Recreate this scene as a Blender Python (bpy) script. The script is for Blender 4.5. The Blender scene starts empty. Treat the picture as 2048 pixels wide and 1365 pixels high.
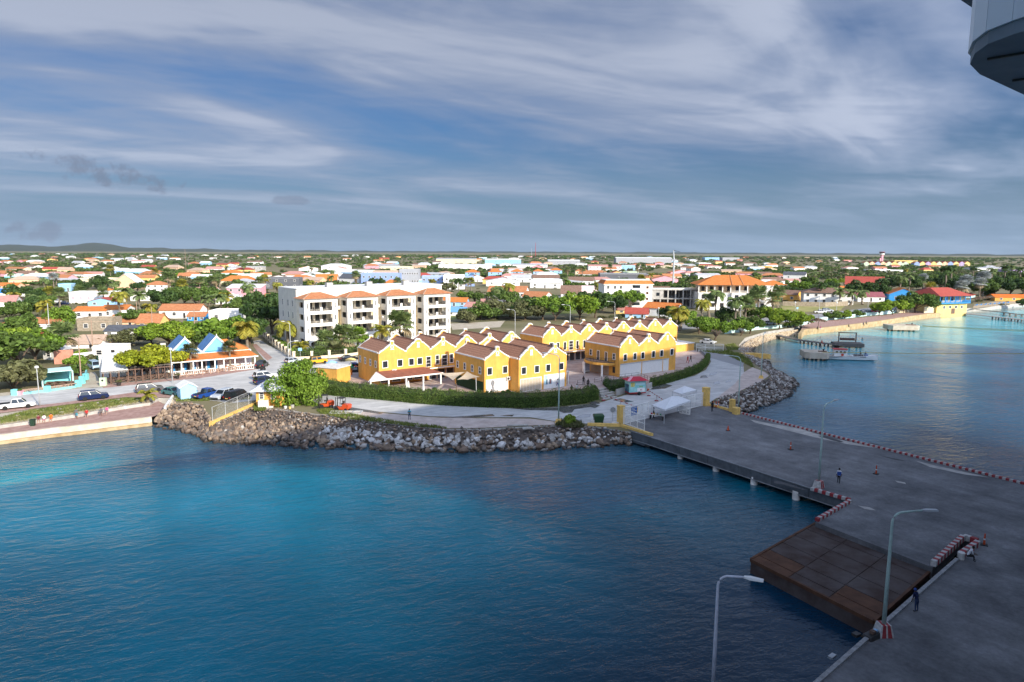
import bpy, bmesh, math, random
import numpy as np
from mathutils import Vector, Matrix
R=math.radians; PI=math.pi
random.seed(7); NP=np.random.RandomState(7)
sc=bpy.context.scene
# ---------------------------------------------------------------- camera (measured: 24 mm lens, 28.2 m above the sea)
F=1360.0; CX,CY=1024.0,682.5; CAMH=28.2; V0=(501-CY)/F; SL=0.0049
_up=Vector((SL,1,-V0)).normalized()
_fw=Vector((0,0,-1)); _fw=(_fw-_up*_fw.dot(_up)).normalized()
_rt=_fw.cross(_up)
ROT=Matrix((_rt,_fw,_up))                     # camera axes -> world axes
cam=bpy.data.objects.new('camera',bpy.data.cameras.new('camera')); sc.collection.objects.link(cam)
cam.matrix_world=Matrix.Translation((0,0,CAMH)) @ ROT.to_4x4()
cam.data.sensor_width=36; cam.data.lens=F/2048*36; cam.data.clip_end=40000; cam.data.clip_start=.2
sc.camera=cam
# ---------------------------------------------------------------- light
SUN_EL=25.0; SUN=Vector((0.653,-0.757,0)).normalized()
AZ=math.atan2(SUN.x,SUN.y)
w=bpy.data.worlds.new('World'); sc.world=w; w.use_nodes=True
CLOUD_K,CLOUD_B,CLOUD_P=.08,.52,4.2     # share of skylight, base, forward scattering of the thin veil towards the sun
def build_world():
    nt=w.node_tree; nt.nodes.clear(); N=nt.nodes.new; L=nt.links.new
    def node(t,**k):
        n=N(t)
        for a,b in k.items(): setattr(n,a,b)
        return n
    def math_(op,a,b=None,c=None):
        n=node('ShaderNodeMath',operation=op)
        for i,x in enumerate((a,b,c)):
            if x is None: continue
            if isinstance(x,(int,float)): n.inputs[i].default_value=x
            else: L(x,n.inputs[i])
        return n.outputs[0]
    out=node('ShaderNodeOutputWorld'); bg=node('ShaderNodeBackground'); L(bg.outputs[0],out.inputs[0])
    bg.inputs[1].default_value=0.12
    sky=node('ShaderNodeTexSky',sky_type='NISHITA',sun_disc=False,sun_elevation=R(SUN_EL),sun_rotation=AZ,altitude=0,air_density=1.0,dust_density=2.4,ozone_density=2.5)
    tc=node('ShaderNodeTexCoord'); sep=node('ShaderNodeSeparateXYZ'); L(tc.outputs['Generated'],sep.inputs[0])
    z=math_('MAXIMUM',sep.outputs[2],0.0); zz=math_('ADD',z,0.10)
    px=math_('DIVIDE',sep.outputs[0],zz); py=math_('DIVIDE',sep.outputs[1],zz)
    def layer(rot,sx,sy,scale,detail,rough,dist,seed):
        cmb=node('ShaderNodeCombineXYZ'); L(px,cmb.inputs[0]); L(py,cmb.inputs[1]); cmb.inputs[2].default_value=seed
        mp=node('ShaderNodeMapping',vector_type='TEXTURE'); mp.inputs['Rotation'].default_value=(0,0,R(rot)); mp.inputs['Scale'].default_value=(1/sx,1/sy,1)
        L(cmb.outputs[0],mp.inputs[0])
        nz=node('ShaderNodeTexNoise'); nz.inputs['Scale'].default_value=scale; nz.inputs['Detail'].default_value=detail
        nz.inputs['Roughness'].default_value=rough; nz.inputs['Distortion'].default_value=dist
        L(mp.outputs[0],nz.inputs['Vector']); return nz.outputs['Fac']
    def ramp(fac,*st):
        r=node('ShaderNodeValToRGB'); L(fac,r.inputs[0]); e=r.color_ramp.elements
        for i,(p,c) in enumerate(st):
            q=e[i] if i<2 else e.new(p)
            q.position=p; q.color=(c,c,c,1) if not isinstance(c,tuple) else (*c,1)
        r.color_ramp.interpolation='EASE'; return r.outputs[0]
    big=layer(28,.42,.80,.85,4,.48,.9,6.2)
    str1=layer(38,.40,.95,1.35,7,.52,1.1,8.1)
    fine=layer(10,.55,1.1,2.8,9,.58,1.2,3.3)
    s=math_('ADD',math_('MULTIPLY',big,.62),math_('ADD',math_('MULTIPLY',str1,.26),math_('MULTIPLY',fine,.12)))
    veil=ramp(s,(.34,0.0),(.60,1.0))
    low=ramp(layer(8,.16,1.5,2.3,8,.58,.3,11.),(.40,.0),(.66,.55))
    cov=math_('MAXIMUM',veil,math_('MULTIPLY',low,.6))
    cov=math_('MULTIPLY',cov,.92)
    ccol=ramp(s,(.38,(1.4,1.85,2.8)),(.50,(2.0,2.4,3.3)),(.62,(3.0,3.35,4.2)))
    tint=node('ShaderNodeMix',data_type='RGBA',blend_type='MULTIPLY'); tint.inputs[0].default_value=1
    # clouds are lit by the same sky: brighter towards the sun, as the air is
    bw=node('ShaderNodeRGBToBW'); L(sky.outputs[0],bw.inputs[0]); lum=math_('ADD',math_('MULTIPLY',bw.outputs[0],CLOUD_K),CLOUD_B)
    dp=node('ShaderNodeVectorMath',operation='DOT_PRODUCT'); L(tc.outputs['Generated'],dp.inputs[0]); dp.inputs[1].default_value=(SUN.x*math.cos(R(SUN_EL)),SUN.y*math.cos(R(SUN_EL)),math.sin(R(SUN_EL)))
    ph=math_('POWER',math_('MULTIPLY',math_('ADD',dp.outputs['Value'],1.0),.5),3.0); lum=math_('ADD',lum,math_('MULTIPLY',ph,CLOUD_P))
    cm=node('ShaderNodeMix',data_type='RGBA',blend_type='MULTIPLY'); cm.inputs[0].default_value=1; L(ccol,cm.inputs[6]); L(lum,cm.inputs[7]); ccol=cm.outputs[2]
    L(sky.outputs[0],tint.inputs[6]); tint.inputs[7].default_value=(.22,.34,.50,1)
    mx=node('ShaderNodeMix',data_type='RGBA'); L(cov,mx.inputs[0]); L(tint.outputs[2],mx.inputs[6]); L(ccol,mx.inputs[7])
    # hazy air towards the horizon
    hz=ramp(z,(0.0,1.0),(.16,.0)); mh=node('ShaderNodeMix',data_type='RGBA')
    L(math_('MULTIPLY',hz,.82),mh.inputs[0]); L(mx.outputs[2],mh.inputs[6]); mh.inputs[7].default_value=(1.45,2.1,2.95,1)
    # a few small dark fair-weather clouds low over the land
    az=math_('ARCTAN2',sep.outputs[0],sep.outputs[1]); cur=mh.outputs[2]
    nv=node('ShaderNodeTexNoise'); nv.inputs['Scale'].default_value=38; nv.inputs['Detail'].default_value=7; nv.inputs['Roughness'].default_value=.6; L(tc.outputs['Generated'],nv.inputs['Vector'])
    for a0,e0,wa,we,sl_,st in ((-.535,.094,.085,.016,-.17,.62),(-.60,.020,.03,.012,0,.5),(-.31,.066,.024,.006,0,.4),(.80,.022,.10,.014,.0,.4),(-1.3,.11,.12,.02,.1,.6),(1.5,.08,.10,.02,.1,.6)):
        da=math_('SUBTRACT',az,a0); de=math_('SUBTRACT',math_('SUBTRACT',z,e0),math_('MULTIPLY',da,sl_))
        d2=math_('ADD',math_('POWER',math_('DIVIDE',da,wa),2.0),math_('POWER',math_('DIVIDE',de,we),2.0))
        q=math_('SUBTRACT',math_('MULTIPLY',nv.outputs['Fac'],2.4),math_('ADD',math_('MULTIPLY',d2,.42),.72))
        mk=ramp(q,(.0,0.0),(.42,st)); mq=node('ShaderNodeMix',data_type='RGBA'); L(mk,mq.inputs[0]); L(cur,mq.inputs[6]); mq.inputs[7].default_value=(1.05,1.25,1.75,1); cur=mq.outputs[2]
    L(cur,bg.inputs[0])
build_world()
sl=bpy.data.lights.new('sun','SUN'); sl.energy=4.1; sl.angle=R(.6); sl.color=(1,.90,.74)
so=bpy.data.objects.new('sun',sl); sc.collection.objects.link(so)
sd=Vector((SUN.x*math.cos(R(SUN_EL)),SUN.y*math.cos(R(SUN_EL)),math.sin(R(SUN_EL))))
so.rotation_euler=sd.to_track_quat('Z','Y').to_euler(); so.location=(60,-80,90)
sc.view_settings.view_transform='Standard'; sc.view_settings.look='None'; sc.view_settings.exposure=0.66; sc.view_settings.gamma=1
sc.view_settings.use_curve_mapping=False
sc.render.engine='CYCLES'; sc.cycles.use_denoising=True; sc.cycles.max_bounces=5; sc.cycles.transparent_max_bounces=6
# ---------------------------------------------------------------- measuring
GZ=1.8            # street level above the sea
CAM=Vector((0,0,CAMH))
def T(px,py,z=GZ):
    d=ROT@Vector(((px-CX)/F,-(py-CY)/F,-1)); return CAM+d*((z-CAMH)/d.z)
def proj(p):
    q=ROT.transposed()@(Vector(p)-CAM); return CX+F*q.x/-q.z, CY-F*q.y/-q.z
def zat(p,py):
    lo,hi=-5.,90.
    for _ in range(40):
        m=(lo+hi)/2
        if proj((p[0],p[1],m))[1]>py: lo=m
        else: hi=m
    return lo
def mpp(p):  # metres per photo pixel at a point
    return (ROT.transposed()@(Vector(p)-CAM)).z/-F
# ---------------------------------------------------------------- materials
MATS={}
def mat(name,col,rough=.8,var=.12,scale=1.5,bump=0.,bscale=None,metal=0.,spec=.3,col2=None,trans=0.,island=0.,coords='pos',stripe=None,detail=4,emis=0.,alpha=1.,wet=0.):
    if name in MATS: return MATS[name]
    m=bpy.data.materials.new(name); m.use_nodes=True; nt=m.node_tree; N=nt.nodes.new; L=nt.links.new
    b=nt.nodes['Principled BSDF']; b.inputs['Roughness'].default_value=rough; b.inputs['Metallic'].default_value=metal
    b.inputs['Specular IOR Level'].default_value=spec
    m.diffuse_color=(*col,1)
    if coords=='pos': src=N('ShaderNodeNewGeometry').outputs['Position']
    else: src=N('ShaderNodeTexCoord').outputs['Object']
    nz=N('ShaderNodeTexNoise'); nz.inputs['Scale'].default_value=scale; nz.inputs['Detail'].default_value=detail; nz.inputs['Roughness'].default_value=.62
    L(src,nz.inputs['Vector'])
    rp=N('ShaderNodeValToRGB'); e=rp.color_ramp.elements
    col2=col2; c2=col2 if col2 else tuple(min(1,c*(1+var)) for c in col); c1=tuple(c*(1-var) for c in col) if not col2 else col
    e[0].position=.34; e[1].position=.66; e[0].color=(*c1,1); e[1].color=(*c2,1)
    L(nz.outputs['Fac'],rp.inputs[0]); cur=rp.outputs[0]
    if island>0:
        g=N('ShaderNodeNewGeometry'); mr=N('ShaderNodeMapRange'); mr.inputs[3].default_value=1-island; mr.inputs[4].default_value=1+island
        L(g.outputs['Random Per Island'],mr.inputs[0])
        mm=N('ShaderNodeMix'); mm.data_type='RGBA'; mm.blend_type='MULTIPLY'; mm.inputs[0].default_value=1
        L(cur,mm.inputs[6]); L(mr.outputs[0],mm.inputs[7]); cur=mm.outputs[2]
    hsrc=nz.outputs['Fac']
    if stripe:  # (axis, period, depth, darkening) courses of tiles, boards, corrugations: fine relief
        ax,per,dep,dark=stripe
        sp=N('ShaderNodeSeparateXYZ'); tcx=N('ShaderNodeTexCoord'); L(tcx.outputs['Object'],sp.inputs[0])
        a=N('ShaderNodeMath'); a.operation='DIVIDE'; L(sp.outputs['XYZ'.index(ax)],a.inputs[0]); a.inputs[1].default_value=per
        fr=N('ShaderNodeMath'); fr.operation='FRACT'; L(a.outputs[0],fr.inputs[0])
        r2=N('ShaderNodeValToRGB'); ee=r2.color_ramp.elements; ee[0].position=0; ee[1].position=.22
        ee[0].color=(1-dark,)*3+(1,); ee[1].color=(1,1,1,1); L(fr.outputs[0],r2.inputs[0])
        mm=N('ShaderNodeMix'); mm.data_type='RGBA'; mm.blend_type='MULTIPLY'; mm.inputs[0].default_value=1
        L(cur,mm.inputs[6]); L(r2.outputs[0],mm.inputs[7]); cur=mm.outputs[2]
        bp=N('ShaderNodeBump'); bp.inputs['Strength'].default_value=.8; bp.inputs['Distance'].default_value=dep
        L(fr.outputs[0],bp.inputs['Height']); L(bp.outputs[0],b.inputs['Normal'])
    if wet>0:   # wet, weedy band just above the waterline
        gp=N('ShaderNodeNewGeometry'); sp2=N('ShaderNodeSeparateXYZ'); L(gp.outputs['Position'],sp2.inputs[0]); m4=N('ShaderNodeMapRange'); m4.inputs[1].default_value=.15; m4.inputs[2].default_value=wet; m4.inputs[3].default_value=.28; m4.inputs[4].default_value=1.; L(sp2.outputs[2],m4.inputs[0])
        mm=N('ShaderNodeMix'); mm.data_type='RGBA'; mm.blend_type='MULTIPLY'; mm.inputs[0].default_value=1; L(cur,mm.inputs[6]); L(m4.outputs[0],mm.inputs[7]); cur=mm.outputs[2]
    L(cur,b.inputs['Base Color'])
    if bump and not stripe:
        n2=N('ShaderNodeTexNoise'); n2.inputs['Scale'].default_value=bscale or scale*4; n2.inputs['Detail'].default_value=6; L(src,n2.inputs['Vector'])
        bp=N('ShaderNodeBump'); bp.inputs['Strength'].default_value=min(1,bump*8); bp.inputs['Distance'].default_value=bump
        L(n2.outputs['Fac'],bp.inputs['Height']); L(bp.outputs[0],b.inputs['Normal'])
    if trans>0:
        tr=N('ShaderNodeBsdfTranslucent'); L(cur,tr.inputs[0]); ms=N('ShaderNodeMixShader'); ms.inputs[0].default_value=trans
        L(b.outputs[0],ms.inputs[1]); L(tr.outputs[0],ms.inputs[2]); L(ms.outputs[0],nt.nodes['Material Output'].inputs[0])
    if alpha<1: b.inputs['Alpha'].default_value=alpha
    MATS[name]=m; return m
def paint(name,col,rough=.7,**k):
    k.setdefault('var',.07); k.setdefault('scale',.7); return mat(name,col,rough,**k)
def s2l(r,g,b):
    f=lambda c:(c/12.92 if c<=.04045 else ((c+.055)/1.055)**2.4)
    return (f(r/255),f(g/255),f(b/255))
# ---------------------------------------------------------------- geometry helpers
class MB:
    def __init__(s): s.v=[]; s.f=[]; s.mi=[]
    def add(s,vs,fs,mi=0):
        o=len(s.v); s.v+= [tuple(p) for p in vs]; s.f+=[tuple(i+o for i in f) for f in fs]; s.mi+=[mi]*len(fs); return s
    def box(s,x0,x1,y0,y1,z0,z1,mi=0):
        return s.add([(x0,y0,z0),(x1,y0,z0),(x1,y1,z0),(x0,y1,z0),(x0,y0,z1),(x1,y0,z1),(x1,y1,z1),(x0,y1,z1)],
              [(0,3,2,1),(4,5,6,7),(0,1,5,4),(1,2,6,5),(2,3,7,6),(3,0,4,7)],mi)
    def bar(s,a,b,wd,ht,up=(0,0,1),mi=0):   # box beam from a to b
        a=Vector(a);b=Vector(b);d=(b-a).normalized();u=Vector(up)
        if abs(d.dot(u))>.99: u=Vector((1,0,0))
        r=d.cross(u).normalized();u=r.cross(d)
        o=[r*sx*wd/2+u*sy*ht/2 for sx,sy in((-1,-1),(1,-1),(1,1),(-1,1))]
        return s.add([a+q for q in o]+[b+q for q in o],[(0,1,2,3),(7,6,5,4),(0,4,5,1),(1,5,6,2),(2,6,7,3),(3,7,4,0)],mi)
    def prism(s,poly,z0,z1,mi=0):           # vertical extrusion of an xy outline (CCW)
        n=len(poly); return s.add([(x,y,z0) for x,y in poly]+[(x,y,z1) for x,y in poly],
            [tuple(range(n))[::-1],tuple(range(n,2*n))]+[(i,(i+1)%n,n+(i+1)%n,n+i) for i in range(n)],mi)
    def prof(s,poly,y0,y1,mi=0):            # extrusion along y of an xz outline
        n=len(poly); return s.add([(x,y0,z) for x,z in poly]+[(x,y1,z) for x,z in poly],
            [tuple(range(n)),tuple(range(n,2*n))[::-1]]+[(i,n+i,n+(i+1)%n,(i+1)%n) for i in range(n)],mi)
    def profx(s,poly,x0,x1,mi=0):           # extrusion along x of a yz outline
        n=len(poly); return s.add([(x0,y,z) for y,z in poly]+[(x1,y,z) for y,z in poly],
            [tuple(range(n))[::-1],tuple(range(n,2*n))]+[(i,(i+1)%n,n+(i+1)%n,n+i) for i in range(n)],mi)
    def tube(s,pts,r,n=8,mi=0,cap=True):
        pts=[Vector(p) for p in pts]; rs=r if isinstance(r,(list,tuple)) else [r]*len(pts); rings=[]
        for i,p in enumerate(pts):
            d=(pts[min(i+1,len(pts)-1)]-pts[max(i-1,0)]).normalized(); u=Vector((0,0,1)) if abs(d.z)<.95 else Vector((1,0,0))
            a=d.cross(u).normalized(); b=a.cross(d)
            rings.append([p+(a*math.cos(2*PI*k/n)+b*math.sin(2*PI*k/n))*rs[i] for k in range(n)])
        vs=[q for g in rings for q in g]; fs=[]
        for i in range(len(pts)-1):
            for k in range(n): fs.append((i*n+k,i*n+(k+1)%n,(i+1)*n+(k+1)%n,(i+1)*n+k))
        if cap: fs+= [tuple(range(n))[::-1],tuple(range((len(pts)-1)*n,len(pts)*n))]
        return s.add(vs,fs,mi)
    def lathe(s,prof,n=12,c=(0,0,0),mi=0,axis='z'):
        vs=[];fs=[]
        for r,h in prof:
            for k in range(n):
                a=2*PI*k/n; x,y=r*math.cos(a),r*math.sin(a)
                vs.append((c[0]+x,c[1]+y,c[2]+h) if axis=='z' else (c[0]+x,c[1]+h,c[2]+y))
        for i in range(len(prof)-1):
            for k in range(n): fs.append((i*n+k,i*n+(k+1)%n,(i+1)*n+(k+1)%n,(i+1)*n+k))
        fs+=[tuple(range(n))[::-1],tuple(range((len(prof)-1)*n,len(prof)*n))]
        return s.add(vs,fs,mi)
    def loft(s,rings,mi=0,cap=True):
        n=len(rings[0]); fs=[]
        for i in range(len(rings)-1):
            for k in range(n): fs.append((i*n+k,i*n+(k+1)%n,(i+1)*n+(k+1)%n,(i+1)*n+k))
        if cap: fs+=[tuple(range(n))[::-1],tuple(range((len(rings)-1)*n,len(rings)*n))]
        return s.add([p for r in rings for p in r],fs,mi)
    def mesh(s,name,smooth=False):
        me=bpy.data.meshes.new(name); me.from_pydata([tuple(p) for p in s.v],[],s.f); 
        if any(s.mi): me.polygons.foreach_set('material_index',s.mi)
        bm=bmesh.new(); bm.from_mesh(me); bmesh.ops.recalc_face_normals(bm,faces=bm.faces); bm.to_mesh(me); bm.free()
        if smooth:
            me.polygons.foreach_set('use_smooth',[True]*len(me.polygons))
        me.update(); return me
    def build(s,name,m,parent=None,loc=None,rz=None,smooth=False):
        return mobj(name,s.mesh(name,smooth),m,parent,loc,rz)
COL=sc.collection
def mobj(name,me,m=None,parent=None,loc=None,rz=None,scale=None):
    if m is not None and not me.materials:
        for q in (m if isinstance(m,(list,tuple)) else [m]): me.materials.append(q)
    o=bpy.data.objects.new(name,me); COL.objects.link(o)
    if parent: o.parent=parent
    if loc is not None: o.location=loc
    if rz is not None: o.rotation_euler=(0,0,rz)
    if scale is not None: o.scale=scale if isinstance(scale,(tuple,list)) else (scale,)*3
    return o
def setm(o,*ms):  # materials on the object, so that copies may share mesh data
    for i,m in enumerate(ms):
        if i<len(o.material_slots): o.material_slots[i].link='OBJECT'; o.material_slots[i].material=m
    return o
def tag(o,label,cat,group=None):
    o['label']=label; o['category']=cat
    if group: o['group']=group
    return o
def kind(o,k): o['kind']=k; return o
def thing(name,label,cat,loc=(0,0,0),rz=0,group=None):
    o=bpy.data.objects.new(name,None); COL.objects.link(o); o.location=loc; o.rotation_euler=(0,0,rz)
    o.empty_display_size=.5
    return tag(o,label,cat,group)
def copy_tree(o,parent=None):
    c=o.copy(); COL.objects.link(c)
    if parent: c.parent=parent
    for ch in o.children: copy_tree(ch,c)
    return c
def sheet(name,pts,m,z=None,parent=None):   # a flat polygon from world points
    vs=[(p[0],p[1],p[2] if z is None else z) for p in pts]
    me=bpy.data.meshes.new(name); me.from_pydata(vs,[],[tuple(range(len(vs)))])
    if me.polygons[0].normal.z<0: me.flip_normals()
    me.update(); return mobj(name,me,m,parent)
def PX(z,*pp): return [T(x,y,z) for x,y in pp]
def npmesh(name,V,Fq,m=None,parent=None,smooth=False):
    me=bpy.data.meshes.new(name); n=len(V); k=Fq.shape[1]
    me.vertices.add(n); me.vertices.foreach_set('co',np.asarray(V,np.float32).ravel())
    me.loops.add(Fq.size); me.loops.foreach_set('vertex_index',Fq.astype(np.int32).ravel())
    me.polygons.add(len(Fq)); me.polygons.foreach_set('loop_start',np.arange(0,Fq.size,k,dtype=np.int32))
    me.update(calc_edges=True); me.validate()
    if smooth: me.polygons.foreach_set('use_smooth',[True]*len(Fq))
    return mobj(name,me,m,parent) if m is not None else me
# ================================================================ SETTING
EV=Vector((0.7526,0.6585,0)); MV=Vector((-0.6585,0.7526,0))      # along the berth, and from the berth to the shore
def EM(e,m,z=0): p=EV*e+MV*m; return Vector((p.x,p.y,z))
M_asph=mat('asphalt_pale',(.43,.425,.415),.9,scale=.3,bump=.01,bscale=9,col2=(.58,.57,.55),detail=9)
M_asph2=mat('asphalt_worn',(.27,.27,.275),.88,scale=.16,bump=.012,bscale=12,col2=(.285,.285,.29),detail=8)
M_wet=mat('wet_patch',(.13,.125,.12),.22,scale=.8,spec=.5,var=.2)
M_puddle=mat('puddle',(.30,.31,.33),.06,scale=.8,spec=.6,var=.1)
M_deck=mat('pier_asphalt',(.10,.103,.11),.8,scale=.16,bump=.02,bscale=7,col2=(.215,.216,.222),detail=12)
def worn(m,ang,lo,hi,sx,sy,sz=1.):   # streaks of wear along the traffic
    nt=m.node_tree; N=nt.nodes.new; L=nt.links.new; b=nt.nodes['Principled BSDF']; cur=b.inputs['Base Color'].links[0].from_socket
    g=N('ShaderNodeNewGeometry'); mp=N('ShaderNodeMapping'); mp.vector_type='TEXTURE'; mp.inputs['Rotation'].default_value=(0,0,R(ang)); mp.inputs['Scale'].default_value=(sx,sy,sz); L(g.outputs['Position'],mp.inputs[0])
    n=N('ShaderNodeTexNoise'); n.inputs['Scale'].default_value=1; n.inputs['Detail'].default_value=8; n.inputs['Roughness'].default_value=.7; L(mp.outputs[0],n.inputs['Vector']); r=N('ShaderNodeMapRange'); r.inputs[1].default_value=.3; r.inputs[2].default_value=.7; r.inputs[3].default_value=lo; r.inputs[4].default_value=hi; L(n.outputs['Fac'],r.inputs[0])
    mm=N('ShaderNodeMix'); mm.data_type='RGBA'; mm.blend_type='MULTIPLY'; mm.inputs[0].default_value=1; L(cur,mm.inputs[6]); L(r.outputs[0],mm.inputs[7]); L(mm.outputs[2],b.inputs['Base Color'])
worn(M_deck,-58,.80,1.18,12,1.3); worn(M_deck,35,.70,1.22,3.5,3.0); worn(M_asph,30,.72,1.15,5,.8)
M_conc=mat('concrete',(.42,.40,.37),.85,scale=.9,bump=.01,var=.2)
M_concd=mat('concrete_dark',(.10,.11,.12),.7,scale=1.2,bump=.01,var=.25)
M_quay=mat('quay_stone',(.50,.43,.33),.85,scale=.6,col2=(.66,.60,.50),bump=.02)
M_tan=mat('quay_foot',(.34,.235,.115),.8,scale=.8,col2=(.52,.40,.24),bump=.02)
M_brick=mat('red_paving',(.30,.18,.15),.85,scale=1.2,col2=(.44,.29,.25),bump=.006,bscale=14)
M_pave=mat('mall_paving',(.36,.27,.24),.85,scale=.5,col2=(.50,.42,.38),bump=.006,bscale=10)
M_soil=mat('town_soil',(.13,.125,.055),.95,scale=.035,col2=(.24,.20,.12),bump=.03,bscale=.6,detail=9)
M_sandy=mat('sandy_verge',(.38,.32,.24),.95,scale=.5,col2=(.52,.47,.38),bump=.02)
M_grav=mat('pink_gravel',(.42,.34,.30),.95,scale=.6,col2=(.58,.49,.44),bump=.02,bscale=8)
M_sand=mat('beach_sand',(.36,.27,.17),.95,scale=.8,col2=(.55,.45,.31),bump=.03,bscale=4)
M_white=paint('white_paint',(.80,.79,.76)); M_whited=paint('weathered_white',(.68,.66,.62),var=.18,scale=1.5)
M_yel=paint('ochre_paint',(.76,.40,.088),var=.12,scale=.5,detail=9)
worn(M_yel,34,.84,1.06,.45,.45,4.); worn(M_deck,0,.80,1.2,.3,.3)
M_kyel=paint('kerb_yellow',(.76,.50,.15),var=.15,scale=2)
M_red=paint('sign_red',(.42,.03,.035),.6); M_turq=paint('turquoise_paint',(.22,.62,.64)); M_aqua=paint('pale_aqua_paint',(.55,.78,.78))
M_dark=mat('dark_metal',(.035,.033,.032),.5,spec=.4); M_glass=mat('window_glass',(.025,.03,.036),.08,spec=.6,var=.3,scale=.4)
M_steel=mat('grey_steel',(.42,.44,.46),.4,metal=.4); M_galv=mat('galvanised',(.55,.57,.58),.45,metal=.3)
M_green=mat('pale_green_steel',(.42,.55,.50),.45,var=.12,scale=3); M_wood=mat('weathered_timber',(.16,.10,.075),.85,var=.3,scale=4)
M_timber=mat('grey_timber',(.14,.125,.11),.85,var=.3,scale=3); M_rust=mat('rusty_steel',(.050,.026,.019),.75,scale=.5,col2=(.105,.085,.080),bump=.015,bscale=6,detail=10)
M_rust2=mat('rust_orange',(.075,.033,.018),.8,scale=.8,col2=(.14,.065,.035),bump=.02,detail=9)
# ---- shore lines as measured (photo pixel -> ground)
toe_front=PX(0,(410,884),(425,886),(500,889),(560,891),(620,897),(700,898),(780,902),(850,905),(930,904),(1000,903),(1080,901),(1150,899),(1210,895),(1262,891))
cr_front=PX(GZ,(421,848),(432,846),(500,815),(560,818),(620,826),(680,834),(740,842),(820,851),(900,858),(970,857),(1050,853),(1120,850),(1190,853),(1262,864))
toe_left=PX(0,(304,852),(330,858),(360,862),(385,869),(400,874),(412,884))
cr_left=PX(GZ,(320,826),(338,812),(352,806),(380,806),(400,808),(421,838))
toe_right=PX(0,(1482,830),(1512,823),(1545,808),(1572,797),(1588,784),(1596,772),(1590,760),(1566,748),(1545,738),(1536,722))
cr_right=PX(GZ,(1428,808),(1440,797),(1462,792),(1490,780),(1512,768),(1535,760),(1543,752),(1530,742),(1512,730),(1496,716))
beach_toe=PX(0,(1536,722),(1505,702),(1512,695),(1530,688),(1550,680),(1575,676),(1598,671))
prom_r_water=PX(0,(1616,664),(1632,664),(1645,664),(1680,660),(1720,655),(1790,645),(1850,637),(1885,633),(1893,631))
far_r=PX(0,(1930,628),(2000,621),(2048,616))+[Vector((420,420,0)),Vector((900,620,0)),Vector((4000,1500,0)),Vector((14000,4000,0))]
quay_w=PX(0,(-40,897),(100,878),(200,864),(304,852))
qd=(quay_w[0]-quay_w[1]).normalized()
quay_far=[quay_w[0]+qd*600+Vector((-40,60,0)),quay_w[0]+qd*60]
# ---- land: one sheet to the horizon
wall_l=PX(GZ,(-40,856),(60,842),(150,829),(250,812),(300,805),(308,800))
land=[Vector((-14000,-300,0)),Vector((-1500,-100,0)),wall_l[0]+qd*300]+wall_l+PX(GZ,(318,796),(345,796))+cr_left[2:]+cr_front[1:]+\
     PX(GZ,(1300,850),(1411,811))+cr_right+PX(GZ,(1480,700),(1478,690),(1490,676),(1530,664),(1590,655),(1608,650),(1690,640),(1760,634),(1850,622),(1895,618))+\
     PX(GZ,(1950,616),(2010,610),(2048,606))+[Vector((430,435,0)),Vector((900,640,0)),Vector((4000,1530,0)),Vector((14000,4030,0)),Vector((14000,8800,0)),Vector((-14000,8800,0))]
ground=kind(sheet('ground',land,M_soil,GZ-.03),'structure')
# skirt under the ground edge, so that no gap opens between street level and the sea
sk=MB(); n=len(land)-4
for i in range(1,n):
    a,b=land[i],land[i+1]; sk.add([(a.x,a.y,GZ-.04),(b.x,b.y,GZ-.04),(b.x,b.y,-3),(a.x,a.y,-3)],[(0,1,2,3)])
kind(sk.build('shore_bank',M_conc),'structure')
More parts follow.
